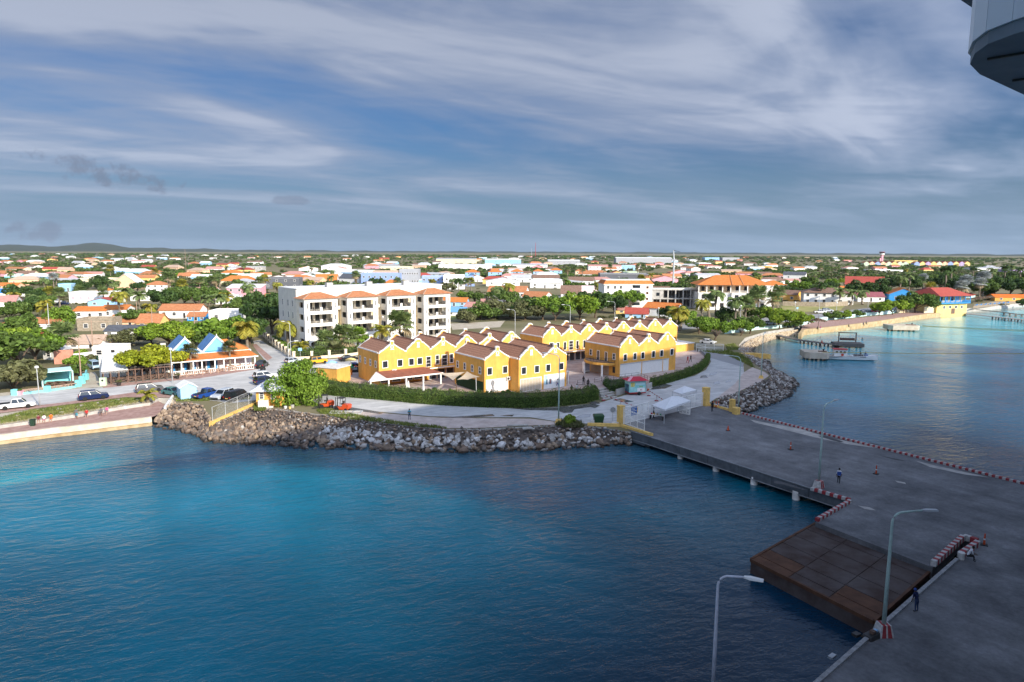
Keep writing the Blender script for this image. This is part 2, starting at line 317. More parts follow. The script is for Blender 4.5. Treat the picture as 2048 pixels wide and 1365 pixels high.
# ---- sea
def seg_dist(X,Y,pl):
    d=np.full(X.shape,1e9)
    for a,b in zip(pl[:-1],pl[1:]):
        ax,ay,bx,by=a[0],a[1],b[0],b[1]; L2=(bx-ax)**2+(by-ay)**2+1e-9
        t=np.clip(((X-ax)*(bx-ax)+(Y-ay)*(by-ay))/L2,0,1); d=np.minimum(d,np.hypot(X-ax-t*(bx-ax),Y-ay-t*(by-ay)))
    return d
def make_sea():
    xs=np.concatenate([[-20000,-6000,-2000,-800,-400,-250,-180],np.arange(-140,281,2.0),[300,340,400,520,800,2000,6000,20000]])
    ys=np.concatenate([[-20000,-6000,-2000,-600,-200,-80,-30,0],np.arange(12,421,2.0),[450,520,700,1200,3000,9000]])
    X,Y=np.meshgrid(xs,ys); nx,ny=len(xs),len(ys)
    V=np.stack([X.ravel(),Y.ravel(),np.zeros(X.size)],1)
    i=np.arange(nx-1)[None,:]+nx*np.arange(ny-1)[:,None]; Fq=np.stack([i,i+1,i+nx+1,i+nx],-1).reshape(-1,4)
    m=MV.x*X+MV.y*Y; e=EV.x*X+EV.y*Y
    rocks=np.minimum(seg_dist(X,Y,toe_front),seg_dist(X,Y,toe_right)); qd_=np.minimum(seg_dist(X,Y,quay_far+quay_w),seg_dist(X,Y,toe_left))
    sand=np.minimum(seg_dist(X,Y,beach_toe),seg_dist(X,Y,prom_r_water+far_r[:4]))
    def sm(x,a,b): t=np.clip((x-a)/(b-a),0,1); return t*t*(3-2*t)
    C=lambda r,g,b:np.array([r,g,b])
    deep=C(.002,.028,.060); teal=C(.001,.38,.48); mid=C(.002,.13,.19); dark=C(.022,.095,.155); bay=C(.055,.24,.33); shal=C(.12,.50,.54); tan=C(.15,.12,.06)
    wob=6*np.sin(X*.11+Y*.05)+5*np.sin(Y*.13-X*.07+1.3)+3*np.sin(X*.31+Y*.22)
    a=sm(m+wob*.5-.10*(e-20),18,52)[...,None]            # drop-off towards the berth
    col=deep*(1-a)+mid*a
    b=(sm(m+wob*.7-.12*(e-20),34,84)*(.30+.70*sm(Y+wob*.5,44,76))*(1-sm(e+wob*.5,80,112))*(.12+.88*sm(qd_+wob*.3,9,27)))[...,None]; col=col*(1-b)+teal*b
    c=(sm(e+wob*.6+.25*(m-60),104,135)*(m>2))[...,None]; col=col*(1-c)+bay*c
    c=(sm(e+wob,165,215)*sm(m+wob,45,70))[...,None]*.75; col=col*(1-c)+shal*c
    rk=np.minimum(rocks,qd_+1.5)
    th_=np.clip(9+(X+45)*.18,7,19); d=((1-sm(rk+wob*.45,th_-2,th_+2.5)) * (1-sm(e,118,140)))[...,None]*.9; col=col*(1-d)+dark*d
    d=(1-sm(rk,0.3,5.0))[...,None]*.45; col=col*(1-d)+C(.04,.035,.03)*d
    d=(1-sm(sand,0.5,7))[...,None]*.75; col=col*(1-d)+tan*d
    me=npmesh('sea',V,Fq)
    at=me.color_attributes.new('seabed','FLOAT_COLOR','POINT')
    at.data.foreach_set('color',np.concatenate([col.reshape(-1,3),np.ones((X.size,1))],1).astype(np.float32).ravel())
    mt=bpy.data.materials.new('sea_water'); mt.use_nodes=True; nt=mt.node_tree; N=nt.nodes.new; L=nt.links.new
    bs=nt.nodes['Principled BSDF']; bs.inputs['Roughness'].default_value=.10; bs.inputs['IOR'].default_value=1.333
    va=N('ShaderNodeVertexColor'); va.layer_name='seabed'
    g=N('ShaderNodeNewGeometry')
    n0=N('ShaderNodeTexNoise'); n0.inputs['Scale'].default_value=.06; n0.inputs['Detail'].default_value=5; L(g.outputs['Position'],n0.inputs['Vector'])
    mr=N('ShaderNodeMapRange'); mr.inputs[1].default_value=.3; mr.inputs[2].default_value=.7; mr.inputs[3].default_value=.78; mr.inputs[4].default_value=1.22; L(n0.outputs['Fac'],mr.inputs[0])
    mm=N('ShaderNodeMix'); mm.data_type='RGBA'; mm.blend_type='MULTIPLY'; mm.inputs[0].default_value=1; L(va.outputs[0],mm.inputs[6]); L(mr.outputs[0],mm.inputs[7])
    L(mm.outputs[2],bs.inputs['Base Color'])
    def wave(scale,rot,sx,detail,dist,rough=.55):
        mp=N('ShaderNodeMapping'); mp.vector_type='TEXTURE'; mp.inputs['Rotation'].default_value=(0,0,R(rot)); mp.inputs['Scale'].default_value=(1/sx,1,1); L(g.outputs['Position'],mp.inputs[0])
        q=N('ShaderNodeTexNoise'); q.inputs['Scale'].default_value=scale; q.inputs['Detail'].default_value=detail; q.inputs['Distortion'].default_value=dist; q.inputs['Roughness'].default_value=rough
        L(mp.outputs[0],q.inputs['Vector']); return q.outputs['Fac']
    w1=wave(1.15,20,.42,4,.5,.6); w2=wave(.22,-15,.5,3,.3); w3=wave(3.6,10,.6,2,.3)
    gust=wave(.035,30,.6,3,.8); gr=N('ShaderNodeMapRange'); gr.inputs[1].default_value=.35; gr.inputs[2].default_value=.65; gr.inputs[3].default_value=.55; gr.inputs[4].default_value=1.25; L(gust,gr.inputs[0])
    def ml(a,k):
        q=N('ShaderNodeMath'); q.operation='MULTIPLY'; L(a,q.inputs[0]); 
        if isinstance(k,float): q.inputs[1].default_value=k
        else: L(k,q.inputs[1])
        return q.outputs[0]
    def ad(a,b2):
        q=N('ShaderNodeMath'); q.operation='ADD'; L(a,q.inputs[0]); L(b2,q.inputs[1]); return q.outputs[0]
    h=ad(ml(ad(ml(w1,.19),ml(w3,.045)),gr.outputs[0]),ml(w2,.24))
    bp=N('ShaderNodeBump'); bp.inputs['Strength'].default_value=1.; bp.inputs['Distance'].default_value=1.0; L(h,bp.inputs['Height']); L(bp.outputs[0],bs.inputs['Normal'])
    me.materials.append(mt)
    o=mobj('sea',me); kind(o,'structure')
make_sea()
# ---- left quay, promenade, bank and stairs
PZ=1.25
qe=PX(PZ,(-40,876),(100,858),(200,847),(303,835)); wl=PX(PZ,(-40,858),(60,845),(150,833),(250,818),(296,811),(312,801),(344,814),(326,826))
prom=kind(sheet('promenade',[qe[0]+qd*200]+qe+[wl[7]]+[wl[6]]+[wl[5]]+[wl[4]]+[wl[3],wl[2],wl[1],wl[0],wl[0]+qd*200],M_brick,PZ),'structure')
mb=MB()
for i in range(3):
    a,b=qe[i],qe[i+1]; nrm=Vector((b.y-a.y,-(b.x-a.x),0)).normalized()
    for (o0,o1,z0,z1) in ((0.0,-.55,-2,PZ+.03),):
        mb.add([a+nrm*o1,b+nrm*o1,b+nrm*.12,a+nrm*.12],[]); 
    A0,B0,B1,A1=a+nrm*-.5,b+nrm*-.5,b+nrm*.15,a+nrm*.15
    mb.prism([(A0.x,A0.y),(A1.x,A1.y),(B1.x,B1.y),(B0.x,B0.y)],.45,PZ+.05)
kind(mb.build('quay_coping',M_quay),'structure')
mb=MB()
for i in range(3):
    a,b=qe[i],qe[i+1]; nrm=Vector((b.y-a.y,-(b.x-a.x),0)).normalized()
    A0,B0,B1,A1=a-nrm*.4,b-nrm*.4,b+nrm*.6,a+nrm*.6
    mb.prism([(A0.x,A0.y),(A1.x,A1.y),(B1.x,B1.y),(B0.x,B0.y)],-2.,.42)
kind(mb.build('quay_foot',M_tan),'structure')
def wall_line(name,label,cat,pts,h,t,m,z0,group=None,parent=None,cap=None):
    mb=MB()
    for a,b in zip(pts[:-1],pts[1:]):
        mb.bar((a[0],a[1],z0+h/2),(b[0],b[1],z0+h/2),t,h)
        mb.lathe([(t/2,z0),(t/2,z0+h)],8,(b[0],b[1],0))
    o=mb.build(name,m,parent)
    if label: tag(o,label,cat,group)
    return o
wall_line('seat_wall','long low white seat wall along the left promenade','wall',wl[:5]+PX(PZ,(306,806),(312,799)),.62,.35,M_white,PZ-.1)
bank=sheet('grass_bank',[p for p in wall_l]+PX(GZ,(318,795),(300,797),(250,797),(200,803),(140,811),(60,820),(-40,833)),M_sandy,GZ+.004); kind(bank,'structure')
st=thing('stairs','pale stone steps from the street down to the promenade','stairs',T(326,803,PZ),0)
sd_=(T(344,810,PZ)-T(312,801,PZ)); sdir=Vector((sd_.x,sd_.y,0)).normalized(); upd=Vector((-sdir.y,sdir.x,0))
for i in range(5):
    c=T(327,812,PZ)+upd*(.75*i+.3); mb=MB(); a=c-sdir*2.0; b=c+sdir*1.9
    mb.bar((a.x,a.y,PZ-.3+.07*(i+1)),(b.x,b.y,PZ-.3+.07*(i+1)),.75,.6+.14*(i+1)-.3)
    o=mb.build('step',M_quay); o.parent=st; o.matrix_parent_inverse=Matrix.Translation(-Vector(st.location))
wall_line('stair_wall','sloping white wall on the right side of the promenade steps','wall',PX(GZ-.4,(349,794),(340,807),(330,822)),.9,.35,M_white,GZ-.6)
# ---- roads and paved areas (each a thin sheet a few millimetres above the last)
def area(name,z,m,*pp): return kind(sheet(name,PX(GZ,*pp),m,GZ+z),'structure')
area('road',.012,M_asph,(-60,822),(0,818),(138,805),(255,792),(330,780),(400,800),(470,806),(540,797),(590,800),(620,806),(660,812),(700,818),(780,826),(860,833),(960,835),(1060,835),(1130,846),(1241,850),(1320,832),(1411,811),(1432,797),(1470,768),(1488,745),(1486,722),(1440,703),(1395,700),(1418,712),(1422,724),(1412,740),(1390,752),(1340,764),(1300,775),(1240,794),(1200,806),(1130,814),(1050,818),(960,815),(880,811),(800,803),(720,794),(640,783),(600,770),(620,752),(640,738),(720,728),(722,716),(600,722),(588,716),(555,700),(535,690),(520,680),(506,683),(512,700),(530,722),(540,730),(512,739),(470,745),(400,757),(336,763),(260,771),(158,778),(80,785),(35,789),(-60,800))
area('sidewalk',.020,M_brick,(-60,833),(0,827),(60,819),(140,809),(200,801),(250,795),(300,795),(345,796),(352,784),(330,778),(262,786),(200,795),(138,804),(60,813),(-60,821))
area('sidewalk',.020,M_brick,(205,777),(260,771),(336,763),(400,757),(470,746),(512,739),(528,731),(520,722),(430,738),(340,748),(210,768))
area('sidewalk',.021,M_sandy,(35,789),(80,785),(158,778),(205,774),(200,760),(190,745),(180,745),(172,765),(90,776),(30,783),(-50,793),(-50,799))
area('sidewalk',.021,M_brick,(505,690),(512,700),(535,722),(545,716),(520,695),(512,688))
area('gravel_verge',.018,M_grav,(640,830),(700,822),(780,828),(860,835),(960,837),(1060,838),(1120,845),(1110,850),(1050,852),(970,856),(900,857),(820,850),(740,841),(680,833))
area('gravel_verge',.018,M_grav,(1432,797),(1470,768),(1488,745),(1505,735),(1530,745),(1538,752),(1520,765),(1490,778),(1462,790),(1440,796))
for iw,(pts,m_) in enumerate((([(1020,818),(1060,821),(1130,822),(1180,815),(1196,812),(1190,807),(1130,815)],M_wet),([(1170,812),(1190,817),(1200,812),(1188,808)],M_wet),
   ([(1115,822),(1118,814),(1135,813),(1150,818),(1144,826),(1128,827)],M_wet),([(1178,807),(1200,809),(1198,805),(1186,803)],M_wet),([(1225,801),(1250,806),(1268,804),(1240,797)],M_wet),
   ([(1300,780),(1330,778),(1345,772),(1330,768),(1310,772)],M_wet),([(1150,836),(1180,835),(1182,829),(1165,829)],M_puddle),([(1140,843),(1165,842),(1162,838),(1146,838)],M_puddle),
   ([(1430,770),(1440,768),(1438,762),(1426,766)],M_puddle),([(1418,752),(1432,750),(1434,745),(1420,747)],M_puddle),([(1400,757),(1416,756),(1412,751),(1402,752)],M_wet),([(1450,766),(1462,765),(1458,760)],M_puddle),
   ([(860,837),(935,836),(990,833),(985,829),(930,833)],M_wet),([(1000,832),(1025,834),(1028,830)],M_wet),([(700,820),(760,829),(770,826),(700,815),(672,812),(660,815)],M_wet))):
    kind(sheet('puddle' if m_ is M_puddle else 'wet_patch',PX(GZ,*pts),m_,GZ+.024+.0012*iw),'structure')
# raised mall terrace with its retaining edge
MZ=2.18
terr=[(690,752),(712,786),(760,792),(840,800),(930,806),(1040,806),(1120,803),(1186,793),(1200,778),(1228,772),(1258,772),(1300,768),(1345,758),(1392,744),(1409,730),(1414,716),(1400,704),(1372,694),(1352,676),(1340,662),(1240,658),(1040,676),(880,700),(720,735)]
tp=[T(x,y,MZ) for x,y in terr]; mb=MB(); mb.prism([(p.x,p.y) for p in tp],GZ-.5,MZ); kind(mb.build('mall_terrace',M_pave),'structure')
# ---- riprap
def rock_meshes():
    out=[]
    for k in range(10):
        bm=bmesh.new(); bmesh.ops.create_icosphere(bm,subdivisions=1,radius=1)
        rr=random.Random(k+40); ax=[rr.uniform(.75,1.3) for _ in range(3)]
        for v in bm.verts:
            f=rr.uniform(.72,1.12); v.co=Vector((v.co.x*ax[0],v.co.y*ax[1],v.co.z*ax[2]*.8))*f
        for _ in range(3):   # quarried flats
            nrm=Vector((rr.uniform(-1,1),rr.uniform(-1,1),rr.uniform(-1,1))).normalized(); dd=rr.uniform(.55,.8)
            for v in bm.verts:
                t=v.co.dot(nrm)-dd
                if t>0: v.co-=nrm*t
        me=bpy.data.meshes.new('rock'); bm.to_mesh(me); bm.free(); me.materials.append(None); out.append(me)
    return out
ROCKS=rock_meshes()
M_rk=[mat('rock_brown',(.135,.095,.07),.9,scale=1.2,col2=(.25,.185,.14),bump=.05,bscale=3,wet=.5),mat('rock_grey',(.30,.28,.255),.9,scale=1.4,col2=(.50,.47,.44),bump=.05,bscale=3,wet=.5),
      mat('rock_dark',(.085,.07,.06),.9,scale=1.3,col2=(.20,.17,.15),bump=.05,bscale=3,wet=.5),mat('rock_pale',(.46,.44,.42),.9,scale=1.4,col2=(.66,.64,.62),bump=.05,bscale=3,wet=.55),mat('rock_tan',(.24,.175,.12),.9,scale=1.2,col2=(.36,.275,.20),bump=.05,bscale=3,wet=.5)]
RKV=[np.array([v.co[:] for v in me.vertices]) for me in ROCKS]; RKF=[np.array([p.vertices[:] for p in me.polygons]) for me in ROCKS]
def riprap(name,crest,toe,n,pick,size,keep,base,seed):
    rr=random.Random(seed); m=len(crest)
    mb=MB()
    for i in range(m-1):
        a,b,c,d=crest[i],crest[i+1],toe[i+1],toe[i]
        mb.add([(a.x,a.y,a.z-.25),(b.x,b.y,b.z-.25),(c.x,c.y,-.5),(d.x,d.y,-.5)],[(0,1,2,3)])
        e1=(c-b).normalized()*2.5; e0=(d-a).normalized()*2.5
        mb.add([(d.x,d.y,-.5),(c.x,c.y,-.5),(c.x+e1.x,c.y+e1.y,-3),(d.x+e0.x,d.y+e0.y,-3)],[(0,1,2,3)])
    root=kind(mb.build(name,base),'structure')
    areas=[]
    for i in range(m-1):
        areas.append(((crest[i+1]-crest[i]).length+(toe[i+1]-toe[i]).length)*((crest[i]-toe[i]).length+(crest[i+1]-toe[i+1]).length))
    L=[]
    for k in range(n):
        i=rr.choices(range(m-1),areas)[0]; s=rr.random(); t=rr.random()*1.06-.02
        p=(crest[i].lerp(crest[i+1],s)).lerp(toe[i].lerp(toe[i+1],s),t); w_=(i+s)/(m-1)
        sz=size(w_,t,rr); L.append((sz,p+Vector((0,0,-.05+rr.uniform(-.12,.22)*sz)),pick(w_,t,rr),rr.randrange(10),[rr.uniform(0,6.28) for _ in range(3)],rr.uniform(.8,1.25)))
    L.sort(key=lambda q:-q[0])
    for sz,p,mi,k,rt,asp in L[:keep]:
        o=mobj('rock',ROCKS[k],None,root,p); o.rotation_euler=(rt[0]*.25,rt[1]*.25,rt[2]); o.scale=(sz*asp,sz/asp,sz*.85); setm(o,M_rk[mi])
    for mi in range(5):
        VV=[];FF=[];off=0
        for sz,p,mj,k,rt,asp in L[keep:]:
            if mj!=mi: continue
            Rm=np.array(Matrix.Rotation(rt[2],3,'Z')@Matrix.Rotation(rt[0]*.3,3,'X'))
            v=(RKV[k]*np.array([sz*asp,sz/asp,sz*.85]))@Rm.T+np.array(p); VV.append(v); FF.append(RKF[k]+off); off+=len(v)
        if VV: kind(npmesh('loose_rocks',np.concatenate(VV),np.concatenate(FF),M_rk[mi],root),'stuff')
    return root
def pk_front(w,t,r):
    if w<.36-t*.05: return r.choices([0,2,4,1],[6,5,2.2,.6])[0]
    if t<.34: return r.choices([0,2,1,4],[4,3,2.5,1.5])[0]
    if t>.80: return r.choices([0,2,4,1],[4,2,2,2])[0]
    return r.choices([1,3,0,4,2],[5,3.2,1.6,1.2,1])[0]
riprap('front_riprap',cr_front,toe_front,2500,pk_front,lambda w,t,r:(.15+.20*r.random()**2+(.38*r.random()**1.5 if t>.45 else .0)+(.36*r.random() if r.random()<.16 and t>.3 else 0))*(1.08 if w>.36 else .8+.35*t),300,mat('rubble_bed',(.075,.06,.05),.95,scale=2,col2=(.15,.12,.10),bump=.06),1)
riprap('left_riprap',cr_left,toe_left,420,lambda w,t,r:r.choices([4,0,2],[5,4,1])[0] if t<.7 else r.choices([0,2],[3,3])[0],lambda w,t,r:.22+.25*r.random()+.18*t,150,MATS['rubble_bed'],2)
riprap('right_riprap',cr_right,toe_right,1500,lambda w,t,r:r.choices([2,1,0],[5,3.5,1])[0],lambda w,t,r:.22+.28*r.random()+.15*t*r.random(),200,MATS['rubble_bed'],3)
# strip of rubble behind the fence on the left
# ---- right-hand beach, promenade wall and quay
bt=beach_toe; bc=PX(GZ,(1500,716),(1478,700),(1482,690),(1500,678),(1530,668),(1560,663),(1596,658))
riprap('beach',bc,bt,1500,lambda w,t,r:r.choices([4,1,0],[6,3,2 if w<.5 else .5])[0],lambda w,t,r:.08+.12*r.random()**2+(.2*r.random() if w<.3 else 0),40,M_sand,6)
pr=PX(GZ,(1600,668),(1606,660),(1645,656),(1690,651),(1740,645),(1800,636),(1850,629),(1890,625)); 
prb=PX(GZ,(1604,655),(1612,645),(1650,642),(1690,639),(1740,634),(1800,627),(1850,621),(1890,617))
kind(sheet('promenade',[p for p in pr]+prb[::-1],M_brick,GZ+.02),'structure')
mb=MB()
for a,b in zip(pr[:-1],pr[1:]):
    mb.bar((a.x,a.y,.6),(b.x,b.y,.6),1.0,2.6)
kind(mb.build('quay_wall',M_tan),'structure')
wall_line('promenade_wall','white and aqua low wall behind the right promenade','wall',PX(GZ,(1622,645),(1650,641),(1690,637),(1730,632),(1770,629),(1800,624)),1.3,.4,M_aqua,GZ-.1)
wall_line('promenade_wall','aqua wall along the beach under the sea grape trees','wall',PX(GZ,(1450,668),(1480,664),(1510,660),(1560,656),(1618,648)),1.1,.4,M_aqua,GZ-.1)
wall_line('sea_wall','short ochre wall above the stony beach','wall',PX(GZ,(1472,707),(1505,706),(1538,709)),1.2,1.0,M_kyel,.6)
area('road',.014,M_asph2,(1488,724),(1440,706),(1396,704),(1366,690),(1348,672),(1360,660),(1400,657),(1440,655),(1500,650),(1560,645),(1640,640),(1720,628),(1800,620),(1800,612),(1720,618),(1640,628),(1560,634),(1480,640),(1400,646),(1330,650),(1318,660),(1340,684),(1370,701),(1398,710),(1440,722),(1486,735))
area('field',.010,mat('dry_field',(.20,.21,.06),.95,scale=.08,col2=(.36,.33,.13),bump=.05,bscale=1),(1570,626),(1680,622),(1690,612),(1560,611))
area('sand_lot',.010,M_sandy,(905,660),(1000,655),(1010,642),(900,648))
area('car_park',.010,M_asph2,(985,617),(1170,612),(1180,596),(1080,590),(980,600))
area('field',.010,mat('scrub_field',(.10,.14,.035),.95,scale=.05,col2=(.22,.24,.08),bump=.08,bscale=.7),(900,640),(1200,625),(1190,612),(900,618))
# ---- hills on the horizon and far land
def hills():
    mb=MB(); n=160; pts=[]
    for i in range(n+1):
        a=R(-44+88*i/n); px=math.degrees(a)
        def bump(c,wd,h): return h*math.exp(-((px-c)/wd)**2)
        h=14+bump(-31.2,1.6,52)+bump(-37,5,40)+bump(-27,4,16)+bump(-42,4,20)+4*math.sin(i*.9)+3*math.sin(i*2.3)+2*math.sin(i*5.1)
        h=h*(1 if px<-15 else .75)
        pts.append((a,h))
    rings=[(6500,0.),(7600,.55),(8400,1.),(8790,1.0),(8795,0)]
    for a,h in pts:
        for r,k in rings: mb.v.append((r*math.sin(a),r*math.cos(a),GZ-.3+max(0,(h))*k))
    for i in range(n):
        for j in range(len(rings)-1):
            b=i*len(rings)+j; mb.f.append((b,b+len(rings),b+len(rings)+1,b+1)); mb.mi.append(0)
    o=mb.build('hills',mat('far_woods',(.022,.036,.020),.95,scale=.006,col2=(.045,.058,.030),bump=6,bscale=.03,detail=9),smooth=True); kind(o,'structure')
hills()
# ================================================================ PIER, BARGE, SHIP
def rel(o,parent):
    o.parent=parent; o.matrix_parent_inverse=Matrix.Translation(-Vector(parent.location)); return o
DZ=GZ
pier=thing('concrete_pier','dark asphalt pier deck on white piles with its jetty bridge to the shore','pier',(0,0,0))
dk=PX(DZ,(1262,863),(1702,1004),(1631,1045),(1865,1136),(1925,1079),(1956,1090),(1917,1118))+[EM(-120,17.5),EM(-120,-1.2),EM(260,-1.2),EM(260,17.5),T(2048,970,DZ)]+PX(DZ,(1480,827),(1432,806),(1411,812),(1241,850))
mb=MB(); mb.prism([(p.x,p.y) for p in dk][::-1],DZ-1.0,DZ+.03); mb.build('deck',M_deck,pier)
# steel fascia along the bridge's near side
a,b=dk[0],dk[1]; d=(b-a).normalized(); nrm=Vector((d.y,-d.x,0)); nrm=nrm if nrm.x<0 else -nrm
L_=(b-a).length; k=7
for i in range(k):
    p0=a+d*(L_*i/k+.03)+nrm*.06; p1=a+d*(L_*(i+1)/k-.03)+nrm*.06; mb=MB(); mb.bar((p0.x,p0.y,DZ-.55),(p1.x,p1.y,DZ-.55),.1,1.0); mb.build('fascia_panel',M_concd,pier)
mb=MB(); p0=a+nrm*.02; p1=b+nrm*.02; mb.bar((p0.x,p0.y,DZ+.06),(p1.x,p1.y,DZ+.06),.22,.09); mb.build('edge_beam',mat('edge_conc',(.20,.21,.22),.8),pier)
mb=MB(); p0=a+nrm*.1; p1=b+nrm*.1; mb.bar((p0.x,p0.y,DZ-1.08),(p1.x,p1.y,DZ-1.08),.2,.07); mb.build('edge_beam',mat('edge_conc2',(.30,.31,.32),.8),pier)
pm=MB(); pm.lathe([(.42,-4),(.42,1.0)],14); pmesh=pm.mesh('pile',True); pmesh.materials.append(M_whited)
for x,y in ((1296,891),(1361,917),(1432,942),(1508,969),(1592,999)):
    p=T(x,y,0)
    for s in (0,7,14,21): 
        q=p-nrm*s; mobj('pile',pmesh,None,pier,(q.x,q.y,0))
for e in range(-70,260,9):
    for m_ in (2,15.5): 
        if not(40<e<75 and m_>9): mobj('pile',pmesh,None,pier,EM(e,m_,0))
# kerbs painted red and white, block by block
M_kr=paint('kerb_red',(.33,.045,.05),.7,var=.25,scale=4); M_kw=paint('kerb_white',(.50,.48,.46),.75,var=.25,scale=4)
def striped(a,b,pitch,wd,ht,z,par,name='kerb_block'):
    d=(b-a); n=max(2,int(d.length/pitch)); st=d/n
    mb=MB(); l=st.length; mb.box(-l/2+.012,l/2-.012,-wd/2,wd/2,0,ht); me=mb.mesh(name); me.materials.append(None)
    ang=math.atan2(d.y,d.x)
    for i in range(n):
        c=a+st*(i+.5); o=mobj(name,me,None,par,(c.x,c.y,z),ang); setm(o,M_kr if i%2 else M_kw)
zk=DZ+.03
striped(T(1482,828,DZ),T(2048,970,DZ),.36,.32,.26,zk,pier)
striped(T(1622,981,DZ),T(1700,1004,DZ),.42,.34,.34,zk,pier); striped(T(1700,1006,DZ),T(1633,1044,DZ),.42,.36,.34,zk,pier)
striped(T(1866,1134,DZ),T(1925,1081,DZ),.42,.42,.5,zk,pier); striped(T(1927,1080,DZ),T(1955,1089,DZ),.42,.42,.5,zk,pier); striped(T(1955,1092,DZ),T(1919,1117,DZ),.42,.42,.5,zk,pier)
mb=MB(); p0=T(1914,1121,DZ); p1=EM(-120,17.4); mb.bar((p0.x,p0.y,DZ+.10),(p1.x,p1.y,DZ+.10),.28,.20); mb.build('edge_beam',mat('edge_conc3',(.30,.30,.30),.8,var=.3,scale=3),pier)
mb=MB(); p0=T(1914,1121,DZ); mb.bar((p0.x,p0.y,DZ-.9),(p1.x,p1.y,DZ-.9),.2,1.7); mb.build('fascia_panel',mat('black_rubber',(.012,.012,.013),.8),pier)
# salt-white streaks and drain patches on the asphalt
for i,(pts,m_) in enumerate((([(1500,840),(1540,848),(1600,858),(1650,874),(1720,889),(1755,897),(1700,890),(1640,878),(1560,858),(1510,846)],M_conc),([(1830,922),(1870,932),(1920,943),(1980,956),(1930,950),(1860,935)],M_conc),([(1715,1012),(1740,1016),(1752,1022),(1730,1019)],M_conc),([(1790,962),(1810,966),(1812,969),(1795,966)],M_conc))):
    kind(sheet('salt_streak',PX(DZ,*pts),m_,DZ+.036,None),'structure')
ro=random.Random(12)
for i in range(16):   # oil and tyre stains
    c=T(ro.uniform(1330,1990),ro.uniform(870,1240),DZ); a0=R(-58)+ro.uniform(-.3,.3); l,w_=ro.uniform(.6,2.6),ro.uniform(.15,.6)
    if not (c.x*EV.x+c.y*EV.y>0 and (c.x-30)*.85+(c.y-80)*.53>-4 and c.y<105): continue
    if (c-T(1690,1140,DZ)).length<13: continue
    pts=[c+Vector((math.cos(a0)*math.cos(k*.628)*l*ro.uniform(.7,1.2)-math.sin(a0)*math.sin(k*.628)*w_,math.sin(a0)*math.cos(k*.628)*l*ro.uniform(.7,1.2)+math.cos(a0)*math.sin(k*.628)*w_,0)) for k in range(10)]
    kind(sheet('oil_stain',pts,mat('oil_stain',(.055,.056,.06),.6,var=.3,scale=1.5),DZ+.040+.001*i),'structure')
# ---- barge
bg_=[Vector((p.x,p.y,0)) for p in (T(1631,1046,1.35),T(1502,1118,1.35),T(1748,1242,1.35),T(1866,1137,1.35))]
barge=thing('steel_barge','rust-brown flat steel pontoon barge moored in the corner of the pier','barge',(0,0,0))
mb=MB(); mb.prism([(p.x,p.y) for p in bg_],-1.2,1.28); mb.build('hull',M_rust,barge)
def bl(u,v): return (bg_[0].lerp(bg_[3],u)).lerp(bg_[1].lerp(bg_[2],u),v)
us=[0.006,.34,.67,.994]; vs=[.006,.17,.36,.56,.75,.90,.994]
for i in range(3):
    for j in range(6):
        g=.004; c=[bl(us[i]+g,vs[j]+g),bl(us[i+1]-g,vs[j]+g),bl(us[i+1]-g,vs[j+1]-g),bl(us[i]+g,vs[j+1]-g)]
        mb=MB(); mb.prism([(p.x,p.y) for p in c][::-1],1.2,1.33+.012*((i*7+j*3)%3)); mb.build('deck_plate',M_rust if (j not in (4,5)) or i==1 else M_rust2,barge)
for u0,v0,u1,v1 in ((0,0,0,1),(0,1,1,1),(1,1,1,0)):
    p,q=bl(u0,v0),bl(u1,v1); mb=MB(); mb.bar((p.x,p.y,1.24),(q.x,q.y,1.24),.22,.30); mb.build('rubbing_strake',M_rust2,barge)
# ---- the cruise ship the picture was taken from: moored along the berth, its bow to the left
ship=thing('cruise_ship','white cruise ship moored along the pier, its bridge wing overhead','ship',(0,0,0))
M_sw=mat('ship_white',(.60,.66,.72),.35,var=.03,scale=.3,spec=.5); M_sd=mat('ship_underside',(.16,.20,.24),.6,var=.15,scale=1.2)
def hullpts(z,fl): return [EM(-110,-2.6-14,z),EM(-92,-3.5-fl,z),EM(-72,-2.6-fl*.4,z),EM(-50,-2.6,z),EM(246,-2.6,z),EM(252,-8,z),EM(252,-31,z),EM(-50,-33,z),EM(-72,-32,z),EM(-92,-27,z)]
mb=MB(); mb.loft([hullpts(-6,3),hullpts(4,2),hullpts(16,0)]); mb.build('hull',M_sw,ship)
def tier(e0,e1,m0,m1,z0,z1,m,name): 
    mb=MB(); mb.prism([tuple(EM(e,mm)[:2]) for e,mm in ((e0,m0),(e1,m0),(e1,m1),(e0,m1))],z0,z1); return mb.build(name,m,ship)
tier(-56,246,-33,-2.7,16,20.6,M_sw,'superstructure'); tier(-52,244,-33,-2.0,20.6,26.4,M_sw,'superstructure')
tier(-48,242,-32,-3.0,26.4,47.5,M_sw,'superstructure'); tier(92,236,-31,-4.0,47.5,50,M_sw,'superstructure'); tier(150,168,-22,-12,50,61,paint('funnel_blue',(.05,.10,.30)),'funnel')
